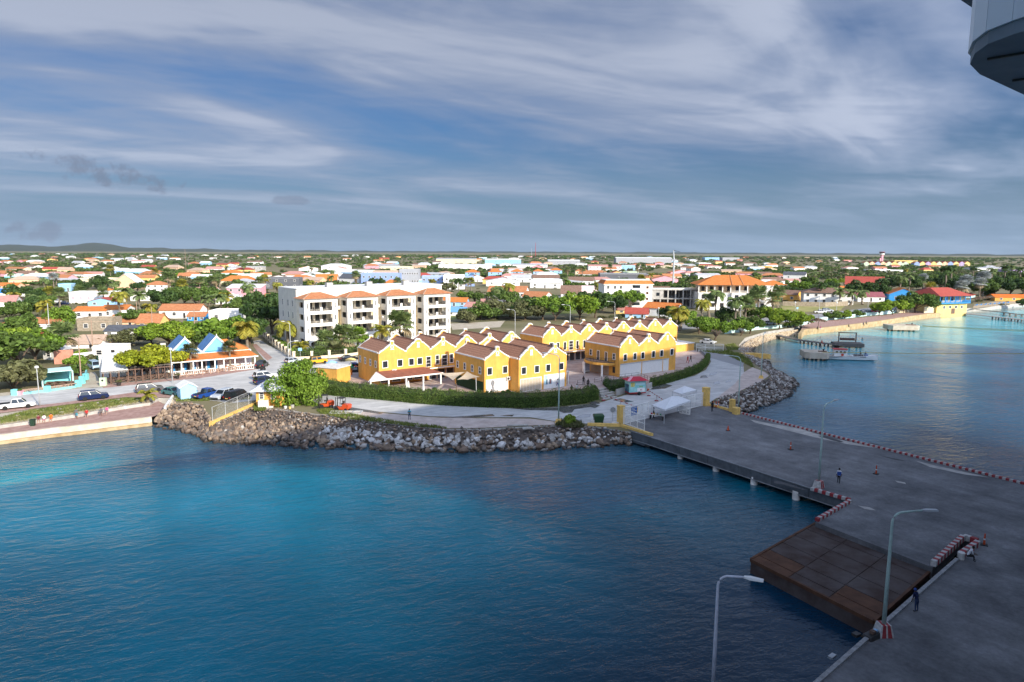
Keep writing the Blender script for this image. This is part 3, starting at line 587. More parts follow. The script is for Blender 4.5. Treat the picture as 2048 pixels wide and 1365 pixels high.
# balcony deck edge under the camera and the bridge wing overhead
def wing():
    # wing platform reaching out over the berth, rounded outer end
    rings=[]
    w0=MB(); prof=[]
    for k in range(13):
        a=PI*k/12-PI/2; prof.append((math.cos(a)*1.2,math.sin(a)*1.35))
    top=[];bot=[]
    for m_,zz,h in ((-3.2,31.25,2.6),(1.2,31.2,2.4)):
        pass
    out=[(10.6,-3.2),(10.9,2.2),(11.15,2.75),(11.4,3.1),(11.8,3.36),(12.4,3.58),(13.2,3.66),(14.1,3.62),(15.5,3.56),(22,3.4),(22,-3.2)]
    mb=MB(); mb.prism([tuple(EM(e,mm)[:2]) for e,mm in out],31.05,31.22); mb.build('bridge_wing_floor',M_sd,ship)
    mb=MB(); 
    wall=[EM(e,mm) for e,mm in out]
    for a,b in zip(wall[:-1],wall[1:]): mb.bar((a.x,a.y,32.05),(b.x,b.y,32.05),.08,1.66)
    mb.build('bridge_wing_bulwark',M_sw,ship)
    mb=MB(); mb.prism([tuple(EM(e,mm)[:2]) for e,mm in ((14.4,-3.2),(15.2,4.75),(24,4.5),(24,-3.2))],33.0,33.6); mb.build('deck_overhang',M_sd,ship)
wing()
for e_,m_ in ((12.2,3.3),(14.0,3.4),(16.,3.4)):
    mb=MB(); a=EM(e_,-3.1,31.03); b=EM(e_,m_,31.03); mb.bar(a,b,.05,.03); mb.build('plate_seam',MATS['dark_metal'],ship)
mb=MB(); mb.tube([EM(11.2,1.4,30.98),EM(14,2.3,30.98),EM(20,2.6,30.98)],.06,6); mb.build('pipe',M_sw,ship)
# ================================================================ YELLOW MALL
TH=R(34.5); MU=Vector((math.cos(TH),math.sin(TH),0)); MN=Vector((math.sin(TH),-math.cos(TH),0))
BW=5.63; EH=6.3; PH=8.45; RH=8.05                   # bay width, eave, gable top, ridge (above terrace)
M_tile=mat('brown_roof_tile',(.33,.165,.105),.8,var=.14,scale=3,coords='obj',stripe=('Z',.29,.06,.62))
M_tile2=mat('brown_roof_tile_worn',(.36,.185,.12),.8,var=.16,scale=3,coords='obj',stripe=('Z',.29,.06,.58))
M_trim=paint('trim_white',(.82,.80,.76)); M_shut=mat('roller_shutter',(.74,.73,.70),.6,var=.04,coords='obj',stripe=('Z',.12,.01,.10))
M_slat=mat('beige_shutter',(.50,.42,.32),.6,var=.08,scale=2); M_ivy=None
def gable_profile(kind_,zb=EH,zt=PH,w=BW):
    h=zt-zb; c=w/2; L=[]
    if kind_=='o':   # shoulder, concave sweep, square cap
        L=[(0,zb+.05),(.22,zb+.10)]
        for k in range(9):
            t=k/8; L.append((.22+(c-.22-.30)*t, zb+.25+(h-.75)*(t**1.18)))
        L+=[(c-.30,zt-.32),(c-.42,zt-.32),(c-.42,zt-.05),(c-.2,zt+.12)]
    else:            # stepped scrolls with a round head
        L=[(0,zb+.05),(.30,zb+.05),(.34,zb+.45)]
        for t in (0,.25,.5,.75,1): L.append((.45+.55*t,zb+.45+.45*t**.6))
        L+=[(1.05,zb+1.05),(1.25,zb+1.10)]
        for t in (.25,.5,.75,1): L.append((1.25+.5*t,zb+1.10+.45*t**.6))
        L+=[(1.80,zt-.55),(2.05,zt-.50),(2.15,zt-.2)]
        for t in (.3,.6,1): L.append((2.15+(c-2.15)*t*.9,zt-.2+.34*math.sin(t*PI/2)))
    return L+[(w-x,z) for x,z in reversed(L)]
def band(mb,pts,wd,y0,y1):   # trim that follows a gable outline, wd deep below it
    n=len(pts)
    for i in range(n-1):
        (x0,z0),(x1,z1)=pts[i],pts[i+1]
        mb.add([(x0,y0,z0),(x1,y0,z1),(x1,y0,z1-wd),(x0,y0,z0-wd),(x0,y1,z0),(x1,y1,z1),(x1,y1,z1-wd),(x0,y1,z0-wd)],
               [(0,1,2,3),(7,6,5,4),(0,4,5,1),(2,6,7,3),(1,5,6,2),(3,7,4,0)])
WCACHE={}
def window(par,x,y,z,w_,h_,rz=0,mf=None,mg=None,bars=1,name='window',fw=.11,mullion=None,depth=.09):
    """frame proud of the wall with a pane and bars; facing -y in the parent's space"""
    key=(round(w_,2),round(h_,2),bars,fw)
    if key not in WCACHE:
        f=MB(); a,b=w_/2,h_/2
        f.box(-a-fw,-a,-depth,.03,-b-fw,b+fw); f.box(a,a+fw,-depth,.03,-b-fw,b+fw); f.box(-a,a,-depth,.03,b,b+fw); f.box(-a,a,-depth,.03,-b-fw,-b)
        for k in range(1,bars+1):
            zz=-b+h_*k/(bars+1); f.box(-a,a,-depth*.7,.02,zz-.03,zz+.03)
        p=MB(); p.box(-a-.01,a+.01,-.035,.015,-b-.01,b+.01)
        fm=f.mesh('window'); fm.materials.append(None); pm=p.mesh('pane'); pm.materials.append(None); WCACHE[key]=(fm,pm)
    fm,pm=WCACHE[key]
    o=mobj(name,fm,None,par,(x,y,z),rz); setm(o,mf or M_trim); q=mobj('pane',pm,None,o); setm(q,mg or M_glass); return o
def emblem(par,x,y,z,kind_):
    mb=MB()
    if kind_=='o':
        n=16; ro,ri=.36,.20
        for k in range(n):
            a0,a1=2*PI*k/n,2*PI*(k+1)/n
            P_=[(r*math.cos(a),r*math.sin(a)*1.15) for a in (a0,a1) for r in (ro,ri)]
            mb.add([(P_[0][0],-.08,P_[0][1]),(P_[2][0],-.08,P_[2][1]),(P_[3][0],-.08,P_[3][1]),(P_[1][0],-.08,P_[1][1]),(P_[0][0],0,P_[0][1]),(P_[2][0],0,P_[2][1]),(P_[3][0],0,P_[3][1]),(P_[1][0],0,P_[1][1])],[(0,1,2,3),(0,4,5,1),(2,6,7,3)])
        mb.box(-.42,.42,-.09,0,-.55,-.44)
    else:
        mb.box(-.24,.24,-.1,0,-.42,.42); mb.box(-.34,.34,-.12,0,.42,.52); mb.box(-.34,.34,-.12,0,-.52,-.42)
    mb.build('emblem',M_trim,par,(x,y,z))
def mall_block(label,p0,gables,L,base=0.,zsolid=0.,jogs=None,wallm=None,name='mall_building',open_from=None):
    """origin at the facade's left foot; x along the facade, y to the back"""
    t=thing(name,label,'shop building',(p0[0],p0[1],MZ),TH); wallm=wallm or M_yel; nb=len(gables); W=BW*nb
    jogs=jogs or [0]*nb
    for i,g in enumerate(gables):
        x0=i*BW; y0=-jogs[i]; prof=gable_profile(g)
        # wall of this bay: front panel with its gable, back panel, side walls
        mb=MB(); xr=open_from is not None and i>=open_from
        z0=3.3 if xr else zsolid
        mb.prof([(x0,z0)]+[(x0+a,b) for a,b in prof]+[(x0+BW,z0)],y0,y0+.28)
        mb.build('wall',wallm,t); mb=MB()
        mb.prof([(x0,z0)]+[(x0+a,b) for a,b in prof]+[(x0+BW,z0)],L-.28,L); mb.build('rear_wall',wallm,t)
        if xr:
            for xx in (x0,x0+BW-.35):
                for yy in (y0,L-.35): MB().box(xx,xx+.35,yy,yy+.35,0,3.298).build('pier',wallm,t)
        if i==0 or jogs[i]!=jogs[i-1]:
            mb=MB(); mb.box(x0,x0+.25,y0+.28,L-.28,zsolid,EH); mb.build('side_wall',wallm,t)
        if i==nb-1: mb=MB(); mb.box(x0+BW-.25,x0+BW,y0+.28,L-.28,zsolid,EH); mb.build('side_wall',wallm,t)
        # roof slopes, valley to valley, with a ridge cap
        for s in (0,1):
            mb=MB(); xa,xb=(x0,x0+BW/2) if s==0 else (x0+BW,x0+BW/2)
            mb.add([(xa,y0+.2,EH+.08),(xb,y0+.2,RH),(xb,L-.2,RH),(xa,L-.2,EH+.08),(xa,y0+.2,EH-.05),(xb,y0+.2,RH-.13),(xb,L-.2,RH-.13),(xa,L-.2,EH-.05)],[(0,1,2,3),(4,7,6,5),(0,4,5,1),(1,5,6,2),(2,6,7,3),(3,7,4,0)])
            mb.build('roof',M_tile if (i+s)%2 else M_tile2,t)
        mb=MB(); mb.bar((x0+BW/2,y0+.2,RH+.03),(x0+BW/2,L-.2,RH+.03),.3,.10); mb.build('ridge_cap',M_tile,t)
        for yy,nm in ((y0,'gable_trim'),(L-.3,'gable_trim')):
            mb=MB(); band(mb,[(x0+a,b+.02) for a,b in prof],.24,yy-.07,yy+.36); mb.build(nm,M_trim,t)
        emblem(t,x0+BW/2,y0,PH-1.15,g)
    mb=MB(); mb.box(-.12,.30,.3-jogs[0],L-.3,EH-.12,EH+.12); mb.build('eave_trim',M_trim,t)
    if any(jogs):
        k=[i for i in range(nb) if jogs[i]][0]; mb=MB(); mb.box(k*BW-.12,k*BW+.26,-jogs[k]+.35,.2,EH-.12,EH+.14); mb.build('eave_trim',M_trim,t)
    return t
def side_windows(t,L,n,z,w_=.62,h_=1.15,x=0.):
    for k in range(n): window(t,x,L*(k+.55)/n,z,w_,h_,rz=-PI/2,bars=1)
def ac_unit(par,x,y,z):
    o=MB().box(-.45,.45,-.38,0,-.33,.33).build('air_conditioner',M_whited,par,(x,y,z)); m=MB(); m.lathe([(.25,-.41),(.25,-.37)],14,(-.12,0,0),axis='y'); m.build('fan_grille',M_dark,o)
def railing(par,pts,h,name='railing',m=None,n=8,r=.025,gap=1.3):
    mb=MB(); m=m or M_dark
    for a,b in zip(pts[:-1],pts[1:]):
        a=Vector(a);b=Vector(b); k=max(1,int((b-a).length/gap))
        for zz in (h,h*.55,h*.12): mb.tube([a+Vector((0,0,zz)),b+Vector((0,0,zz))],r,5)
        for i in range(k+1):
            q=a.lerp(b,i/k); mb.tube([q,q+Vector((0,0,h))],r*1.2,5)
    return mb.build(name,m,par)
# --- block A: left, six gables, cafe below
A0=(-25.63,129.16); LA=10.4
tA=mall_block('ochre gabled building at the left with the cafe veranda',A0,'ososos',LA,zsolid=0)
side_windows(tA,LA,4,3.95)
for x in (1.3,4.45,6.9,8.75): window(tA,x,0,4.0,1.0,1.25,bars=0)
for x,w_,h_ in ((10.7,.95,2.0),(12.7,.7,1.75),(14.35,1.15,2.1),(16.0,.7,1.75)): window(tA,x,0,3.95 if h_<2 else 3.7,w_,h_,bars=2 if h_>1.9 else 1,name='window' if h_<2 else 'balcony_door')
for x in (23.9,25.2,29.6,31.1): window(tA,x,0,4.,.7,1.6)
ac_unit(tA,3.1,0,2.55)
bal=MB().box(10.2,21.5,-1.6,0,2.35,2.62).build('balcony',M_yel,tA); MB().box(10.15,21.5,-1.66,-1.6,2.50,2.68).build('balcony_edge',M_trim,bal)
railing(bal,[(10.25,-.05,2.6),(10.25,-1.5,2.6),(21.4,-1.5,2.6)],1.05)
for x in (11.6,13.6,15.6,17.6,19.6): window(tA,x,0,1.15,1.5,2.1,bars=0,name='shop_window',mf=M_galv)
for x in (1.2,3.6,6.2,8.4): window(tA,x,0,1.3,1.7,1.6,bars=0,name='shop_window')
# cafe veranda roof
ver=thing('cafe_veranda','low veranda with a rust-red sheet roof in front of the ochre building','veranda',(A0[0],A0[1],MZ),TH)
M_rsheet=mat('red_sheet_roof',(.24,.085,.06),.6,var=.2,scale=1.2,coords='obj',stripe=('Y',.35,.02,.2))
mb=MB(); mb.add([(-.6,-.05,2.75),(9.6,-.05,2.75),(11.2,-5.2,2.2),(-.6,-5.2,2.2),(-.6,-.05,2.63),(9.6,-.05,2.63),(11.2,-5.2,2.08),(-.6,-5.2,2.08)],[(0,1,2,3),(4,7,6,5),(0,4,5,1),(1,5,6,2),(2,6,7,3),(3,7,4,0)]); mb.build('roof',M_rsheet,ver)
mb=MB(); mb.add([(-.61,-.05,2.77),(-.61,-5.2,2.22),(-4.2,-4.8,2.0),(-.61,-.05,2.60),(-.61,-5.2,2.05),(-4.2,-4.8,1.92)],[(0,1,2),(5,4,3),(0,3,4,1),(1,4,5,2),(2,5,3,0)]); mb.build('canopy_sheet',M_whited,ver)
mb=MB(); mb.box(-4.0,11.2,-5.3,-5.18,1.98,2.24); mb.build('fascia',M_trim,ver)
for x in (-4.0,-.4,3.2,6.8,10.6): MB().box(x,x+.26,-5.15,-4.9,-.4,2.1).build('post',M_trim,ver)
# --- block B: the near one, second part stepped forward
B0=(-4.99,121.94); LB=10.9
tB=mall_block('ochre three-gabled building nearest the hedge, with the portrait panel',B0,'oso',LB,jogs=[0,2.82,2.82])
side_windows(tB,LB,4,4.1)
for x,y in ((1.1,0),(4.5,0),(6.75,-2.82),(9.75,-2.82),(12.4,-2.82),(15.6,-2.82)): window(tB,x,y,4.05,.95,1.25,bars=0)
ac_unit(tB,5.15,0,2.35)
MB().box(.3,5.2,-.06,.02,.1,2.55).build('panel',mat('portrait_panel',(.62,.61,.60),.7,var=.12,scale=.8),tB)
# printed portrait on the panel: a plain grey head-and-shoulders silhouette
mb=MB(); mb.prof([(1.75+.42*math.cos(a)*(1 if math.sin(a)>-.2 else .75),1.72+.62*math.sin(a)) for a in [2*PI*k/22 for k in range(22)]]+[], -.066,-.062); mb.build('portrait_print',mat('print_grey',(.20,.20,.21),.8,var=.55,scale=9),tB)
MB().prof([(1.62,1.2),(1.95,1.2),(2.05,.55),(2.4,.3),(1.2,.3),(1.6,.6)],-.066,-.062).build('portrait_print',MATS['print_grey'],tB)
sl_=MB().box(5.95,10.9,-2.86,-2.80,.05,2.55).build('shopfront',M_trim,tB)
for k in range(7): MB().box(6.1+k*.67,6.1+k*.67+.58,-2.92,-2.87,.2,2.42).build('shutter_slat',M_slat,tB)
MB().box(11.4,16.4,-2.88,-2.80,.05,2.75).build('panel',M_white,tB)
MB().box(11.5,13.4,-2.905,-2.885,.9,2.7).build('beach_poster',mat('poster_sky',(.20,.50,.66),.7,scale=.9,col2=(.62,.74,.78)),tB)
for x,c in ((12.1,(.06,.07,.10)),(12.45,(.62,.60,.58)),(12.8,(.10,.12,.16)),(13.05,(.30,.12,.10))): MB().prof([(x-.12,.95),(x+.12,.95),(x+.13,1.7),(x+.05,1.98),(x-.05,1.98),(x-.13,1.7)],-2.915,-2.907).build('poster_figure',paint('poster_%.2f'%x,c),tB)
MB().box(-.05,.0,.4,LB-.6,.0,2.1).build('ivy_panel',mat('ivy',(.02,.05,.02),.9,var=.4,scale=6,bump=.06,bscale=10),tB)
MB().box(16.9,18.6,-1.6,5.0,2.45,2.6).build('walkway_canopy',M_trim,tB)
for yy in (-1.5,4.7): MB().box(18.35,18.55,yy,yy+.2,0,2.45).build('post',M_trim,tB)
# shade sail between A and B
def sail():
    t=thing('shade_sail','beige tensioned shade sail over the cafe terrace','shade sail',(0,0,0))
    M_s=mat('sail_cloth',(.56,.47,.36),.85,var=.06,trans=.25)
    def patch(c,sag,nm):
        c=[Vector(p) for p in c]; n=8; mb=MB(); g=[]
        for i in range(n+1):
            for j in range(n+1):
                u,v=i/n,j/n; p=(c[0].lerp(c[1],u)).lerp(c[3].lerp(c[2],u),v); ce=(c[0]+c[1]+c[2]+c[3])/4
                pin=.16*(math.sin(PI*u)*(1-math.sin(PI*v))+math.sin(PI*v)*(1-math.sin(PI*u))); p=p.lerp(ce,pin); p.z-=sag*math.sin(PI*u)*math.sin(PI*v); g.append(p)
        mb.v=g
        for i in range(n):
            for j in range(n): a=i*(n+1)+j; mb.f.append((a,a+1,a+n+2,a+n+1)); mb.mi.append(0)
        rel(mb.build(nm,M_s,smooth=True),t)
    patch([T(876,747,MZ+3.2),T(933,744,MZ+3.5),T(931,744,MZ+3.5),T(906,761,MZ+2.5)],.3,'sail')
    patch([T(934,743,MZ+3.5),T(960,754,MZ+3.0),T(935,760,MZ+2.6),T(914,760,MZ+2.6)],.3,'sail')
    for x,y,zt in ((914,797,2.75),(953,788,3.0)):
        p=T(x,y,MZ); mb=MB(); mb.tube([p,p+Vector((-.1,0,zt))],.07,8); rel(mb.build('mast',M_wood if x<920 else M_galv),t)
sail()
# --- block D: front right with the round balcony
D0=(22.23,138.95); LD=10.95
tD=mall_block('ochre three-gabled building at the right with the round balcony and white shutters',D0,'sos',LD)
for x in (1.6,4.4,6.7,9.9,12.4,15.6): window(tD,x,0,4.05,.85,1.3,bars=0)
for x0,x1 in ((.25,6.35),(6.65,12.75),(13.0,14.7)):
    sh=MB().box(x0,x1,-.06,.02,.05,2.72).build('roller_shutter',M_shut,tD); MB().box(x0,x1,-.14,-.06,2.58,2.78).build('shutter_box',M_galv,sh)
window(tD,0,1.6,4.15,.62,1.15,rz=-PI/2); window(tD,0,8.9,4.15,.62,1.15,rz=-PI/2)
for y in (4.0,6.5): window(tD,0,y,3.75,.62,2.0,rz=-PI/2,bars=0,name='balcony_door')
arc=[(-.02,9.6)]+[(-.02-3.3*math.sin(PI*k/14),5.4+4.2*math.cos(PI*k/14)) for k in range(1,14)]+[(-.02,1.2)]
bl_=MB(); bl_.prism(arc,2.35,2.85); bal=bl_.build('balcony',M_yel,tD); fl=MB(); fl.prism([(x*.95,5.4+(y-5.4)*.96) for x,y in arc],2.86,2.89); fl.build('balcony_floor',mat('balcony_floor',(.10,.07,.06),.8),bal)
railing(bal,[(x*.97,5.4+(y-5.4)*.97,2.88) for x,y in arc],1.0,gap=.9)
for x,y in ((-2.9,7.6),(-2.6,2.4)):
    mb=MB(); mb.lathe([(.22,0),(.2,2.4)],14,(x,y,0)); mb.build('column',M_trim,tD,smooth=False)
MB().box(-.05,.02,3.1,8.9,.05,2.3).build('roller_shutter',mat('shutter_grey',(.42,.37,.32),.6,coords='obj',stripe=('Z',.12,.01,.15)),tD)
MB().box(-.08,.0,1.2,1.9,.7,2.0).build('notice_board',M_dark,tD)
# --- block C: long rear row
C0=(7.0,154.88); LC=8.95
tC=mall_block('long rear ochre building with a row of eight gables',C0,'sososoSo'.lower(),LC,zsolid=0,open_from=6)
side_windows(tC,LC,3,4.2)
for x,w_,h_ in ((1.0,.7,1.1),(2.6,1.1,2.0),(4.5,.7,1.8),(6.6,.7,1.8),(8.45,1.15,2.1),(10.4,.7,1.8),(12.6,.7,1.8),(14.4,1.1,2.0)): window(tC,x,0,3.75,w_,h_,bars=2 if h_>1.9 else 0)
bal=MB().box(3.6,16.5,-1.6,0,2.35,2.62).build('balcony',M_yel,tC); MB().box(3.6,16.5,-1.66,-1.6,2.48,2.66).build('balcony_edge',M_trim,bal); railing(bal,[(3.65,-1.5,2.6),(16.4,-1.5,2.6)],1.0)
for x in (5.2,7.0,8.8,10.6,12.4): window(tC,x,0,1.2,1.45,2.1,bars=0,name='shop_window',mf=M_galv)
for x in (34.2,40): MB().box(x,x+5.0,.05,.12,3.35,4.3).build('infill_panel',M_whited,tC)
# yellow stair hut and small ramp wall at the far right of the mall
hut=thing('stair_hut','small flat-roofed ochre hut by the mall terrace road','hut',(T(1369,706)[0],T(1369,706)[1],GZ),TH)
MB().box(-3.6,3.6,0,5.0,0,2.3).build('wall',M_yel,hut); MB().box(-3.75,3.75,-.15,5.15,2.3,2.5).build('roof',M_whited,hut); MB().bar((-4,2,2.6),(-6.5,3.5,4.2),.5,.15).build('stair_rail',M_galv,hut)
# ================================================================ VEGETATION
def leafmat(name,col,col2,trans=.33,island=.5): return mat(name,col,.55,scale=.6,col2=col2,trans=trans,island=island,coords='obj',spec=.25,detail=2)
G_mid=leafmat('leaf_mid',(.085,.145,.030),(.14,.21,.042)); G_dark=leafmat('leaf_dark',(.045,.090,.024),(.080,.135,.034)); G_bright=leafmat('leaf_bright',(.16,.26,.025),(.26,.34,.035))
G_yell=leafmat('leaf_yellow',(.27,.32,.02),(.40,.40,.035)); G_olive=leafmat('leaf_olive',(.105,.12,.045),(.165,.165,.075)); G_fresh=leafmat('leaf_fresh',(.13,.23,.025),(.22,.33,.045))
G_silver=leafmat('leaf_silver',(.30,.33,.31),(.46,.48,.46)); G_palm=leafmat('leaf_palm',(.13,.19,.06),(.22,.28,.10)); G_palmy=leafmat('leaf_palm_yellow',(.22,.24,.035),(.38,.32,.05)); G_dry=leafmat('leaf_dry',(.20,.15,.08),(.32,.25,.15),.1)
G_hedge=leafmat('leaf_hedge',(.075,.135,.026),(.13,.19,.04)); M_bark=mat('bark',(.12,.085,.06),.9,var=.3,scale=4,bump=.03); M_barkp=mat('palm_bark',(.20,.165,.125),.9,var=.25,scale=5,bump=.02)
def leaf_cloud(P,Nrm,size,rs,jit=.8):
    """quads at P facing roughly Nrm"""
    n=len(P); a=Nrm+rs.normal(0,jit,(n,3)); a/=np.linalg.norm(a,axis=1,keepdims=True)+1e-9
    t=np.cross(a,rs.normal(0,1,(n,3))); t/=np.linalg.norm(t,axis=1,keepdims=True)+1e-9; b=np.cross(a,t)
    s=(size*rs.uniform(.6,1.35,n))[:,None]; as_=rs.uniform(.45,.8,n)[:,None]
    V=np.stack([P-t*s,P-b*s*as_,P+t*s,P+b*s*as_],1).reshape(-1,3); Fq=np.arange(4*n).reshape(-1,4); return V,Fq
def crown_mesh(seed,n,size,shape,lobes=14,flat=1.):
    """crown of many leaf clumps around lobes; unit crown: radius 1, z from 0 (bottom) to about 1.2*flat"""
    rs=np.random.RandomState(seed); C=[]; Rr=[]
    for k in range(lobes):
        if shape=='full': d=rs.normal(0,1,3); d/=np.linalg.norm(d); r=rs.uniform(.25,.92)
        elif shape=='round': d=rs.normal(0,1,3); d/=np.linalg.norm(d); r=rs.uniform(.42,.74)
        else: d=rs.normal(0,1,3); d[2]=abs(d[2])*.55; d/=np.linalg.norm(d); r=rs.uniform(.30,1.0)
        c=d*r; c[2]=c[2]*flat*.7+.5*flat; C.append(c); Rr.append(rs.uniform(.15,.40)*(1 if shape!='round' else 1.2))
    C=np.array(C); Rr=np.array(Rr)
    cl=rs.randint(0,lobes,n); d=rs.normal(0,1,(n,3)); d/=np.linalg.norm(d,axis=1,keepdims=True)
    rad=Rr[cl]*rs.uniform(.55,1.06,n)**.6
    Pp=C[cl]+d*rad[:,None]*np.array([1,1,.78*min(1,flat+.2)]); Nn=d+np.array([0,0,.35])
    keep=Pp[:,2]>-.05*flat-.05; Pp=Pp[keep]; Nn=Nn[keep]
    V,Fq=leaf_cloud(Pp,Nn,size,rs); me=npmesh('crown',V,Fq); me.materials.append(None); return me,C
def limb_mesh(seed,C,h,r):
    """tapered trunk of height h (unit crown above it) with limbs to the lobes"""
    rs=random.Random(seed); mb=MB(); top=Vector((rs.uniform(-.06,.06),rs.uniform(-.06,.06),h))
    mb.tube([(0,0,-.1),(rs.uniform(-.03,.03),0,h*.5),top],[r*1.35,r,r*.8],7)
    for c in C[:9]:
        e=Vector((c[0]*.8,c[1]*.8,h+c[2]*.8)); mid=top.lerp(e,.5)+Vector((0,0,.06)); mb.tube([top,mid,e],[r*.55,r*.36,r*.12],5)
    me=mb.mesh('trunk'); me.materials.append(None); return me
TREES={}
def tree_kind(key,seed,n,size,shape,lobes,flat,h,r):
    c,C=crown_mesh(seed,n,size,shape,lobes,flat); TREES[key]=(c,limb_mesh(seed,C,h,r),h)
tree_kind('big',11,17000,.042,'full',36,1.0,.06,.05); tree_kind('big2',2,9000,.050,'spread',22,.70,.36,.05)
tree_kind('broad',3,3800,.070,'spread',18,.9,.20,.05); tree_kind('broad2',4,3800,.072,'spread',16,1.0,.18,.05); tree_kind('wide',5,3800,.066,'spread',20,.62,.08,.04)
tree_kind('round',6,5000,.058,'round',20,1.0,.16,.06); tree_kind('low',7,3000,.075,'spread',16,.6,.06,.03)
tree_kind('far1',8,620,.17,'spread',10,.9,.25,.05); tree_kind('far2',9,620,.17,'spread',12,.7,.2,.05); tree_kind('far3',10,560,.18,'round',9,1.0,.15,.05)
def fan_palm(seed,nf,skirt):
    """crown of stiff round fans on stalks, for a palm of unit crown radius, centre at z=0"""
    rs=random.Random(seed); g=MB(); d=MB()
    for k in range(nf):
        el=rs.uniform(-.75,1.35); az=k*2.399+rs.uniform(-.2,.2); dry=el<-.35
        if dry and not skirt and rs.random()<.6: continue
        dr=Vector((math.cos(az)*math.cos(el),math.sin(az)*math.cos(el),math.sin(el))); L=rs.uniform(.42,.58); o=dr*L
        sd=dr.cross(Vector((0,0,1))); sd=sd.normalized() if sd.length>.05 else Vector((1,0,0)); up=sd.cross(dr)
        q=d if dry else g
        q.bar((0,0,0),o,.018,.018); n=11
        for j in range(n):
            a=R(-100+200*j/(n-1)); v=dr*math.cos(a)+sd*math.sin(a); ln=.60*(1-.18*abs(a)/PI); tip=o+v*ln+Vector((0,0,-.16*ln-.04*rs.random())); b=R(-100+200*j/(n-1)+16); w_=dr*math.cos(b)+sd*math.sin(b)
            m_=o+v*ln*.55+up*.02; q.add([o,m_+sd*.0+ (w_-v)*ln*.34,tip,m_-(w_-v)*ln*.34],[(0,1,2,3)])
    if skirt:
        for k in range(70):
            az=rs.uniform(0,2*PI); z=rs.uniform(-1.15,-.15); r=.10+.22*(1+z*.35)*rs.random(); a=Vector((math.cos(az)*r*.6,math.sin(az)*r*.6,z)); b=a+Vector((math.cos(az)*.12,math.sin(az)*.12,-.38)); t_=Vector((-math.sin(az),math.cos(az),0))*.07
            d.add([a-t_*.3,a+t_*.3,b+t_,b-t_],[(0,1,2,3)])
    gm=g.mesh('fronds'); gm.materials.append(None); dm=d.mesh('dry_fronds') if d.f else None
    if dm: dm.materials.append(None)
    return gm,dm
def feather_palm(seed,nf,droop):
    rs=random.Random(seed); g=MB()
    for k in range(nf):
        az=k*2.399+rs.uniform(-.25,.25); el=rs.uniform(-.15,1.25); L=rs.uniform(.85,1.05); pts=[]; p=Vector((0,0,0)); e=el; n=8
        for j in range(n+1):
            pts.append(p.copy()); p=p+Vector((math.cos(az)*math.cos(e),math.sin(az)*math.cos(e),math.sin(e)))*(L/n); e-=droop*(.10+.05*j)
        sd=Vector((-math.sin(az),math.cos(az),0))
        for j in range(n):
            a,b=pts[j],pts[j+1]; 
            for s in (-1,1):
                for h in (.25,.75):
                    q=a.lerp(b,h); ln=.26*math.sin(PI*min(1,(j+h+1.0)/(n+1.2)))+.05; t_=(b-a).normalized()
                    tip=q+sd*s*ln*.8+t_*ln*.5+Vector((0,0,-.45*ln)); g.add([q,q+t_*.085,tip+t_*.03,tip],[(0,1,2,3)])
        g.tube(pts,.012,4,cap=False)
    gm=g.mesh('fronds'); gm.materials.append(None); return gm,None
PALMS={'fan':fan_palm(1,44,False),'fan_skirt':fan_palm(2,38,True),'fan2':fan_palm(3,38,False),'coco':feather_palm(4,20,1.15),'coco2':feather_palm(5,16,.9),'date':feather_palm(6,34,1.0)}
_tm=MB(); _tm.tube([(0,0,0),(.0,0,.25),(0,0,.6),(0,0,1)],[.17,.13,.115,.10],8); TRUNK=_tm.mesh('trunk'); TRUNK.materials.append(None)
_tb=MB(); _tb.tube([(0,0,0),(.14,0,.3),(.2,.03,.6),(.10,.05,1)],[.15,.11,.10,.09],8); TRUNKB=_tb.mesh('trunk'); TRUNKB.materials.append(None)
def tree(label,pos,rad,kindk='broad',leaf=None,z=GZ,rz=None,group='trees',name='broadleaf_tree',hs=1.,cat='tree'):
    """rad: crown radius in metres"""
    c,tr,h=TREES[kindk]; t=thing(name,label,cat,(pos[0],pos[1],z),random.uniform(0,6.28) if rz is None else rz,group)
    o=mobj('crown',c,None,t,(0,0,h*rad*hs)); o.scale=(rad,rad,rad*hs); setm(o,leaf or G_mid); o=mobj('trunk',tr,None,t); o.scale=(rad,rad,rad*hs); setm(o,M_bark); return t
def palm(label,pos,h,rad,kindk='fan',leaf=None,z=GZ,group='palms',bend=False,name='palm_tree',cat='palm'):
    gm,dm=PALMS[kindk]; t=thing(name,label,cat,(pos[0],pos[1],z),random.uniform(0,6.28),group)
    o=mobj('trunk',TRUNKB if bend else TRUNK,None,t); k=rad*.9 if rad<3 else 1.6+rad*.3; o.scale=(k if not bend else h*.9,k if not bend else h*.9,h) if not bend else (k*1.6,k*1.6,h); setm(o,M_barkp)
    off=(0,0,h) if not bend else (.10*k*1.6,.05*k*1.6,h)
    o=mobj('fronds',gm,None,t,off,scale=rad); setm(o,leaf or G_palm)
    if dm: o=mobj('dry_fronds',dm,None,t,off,scale=rad); setm(o,G_dry)
    return t
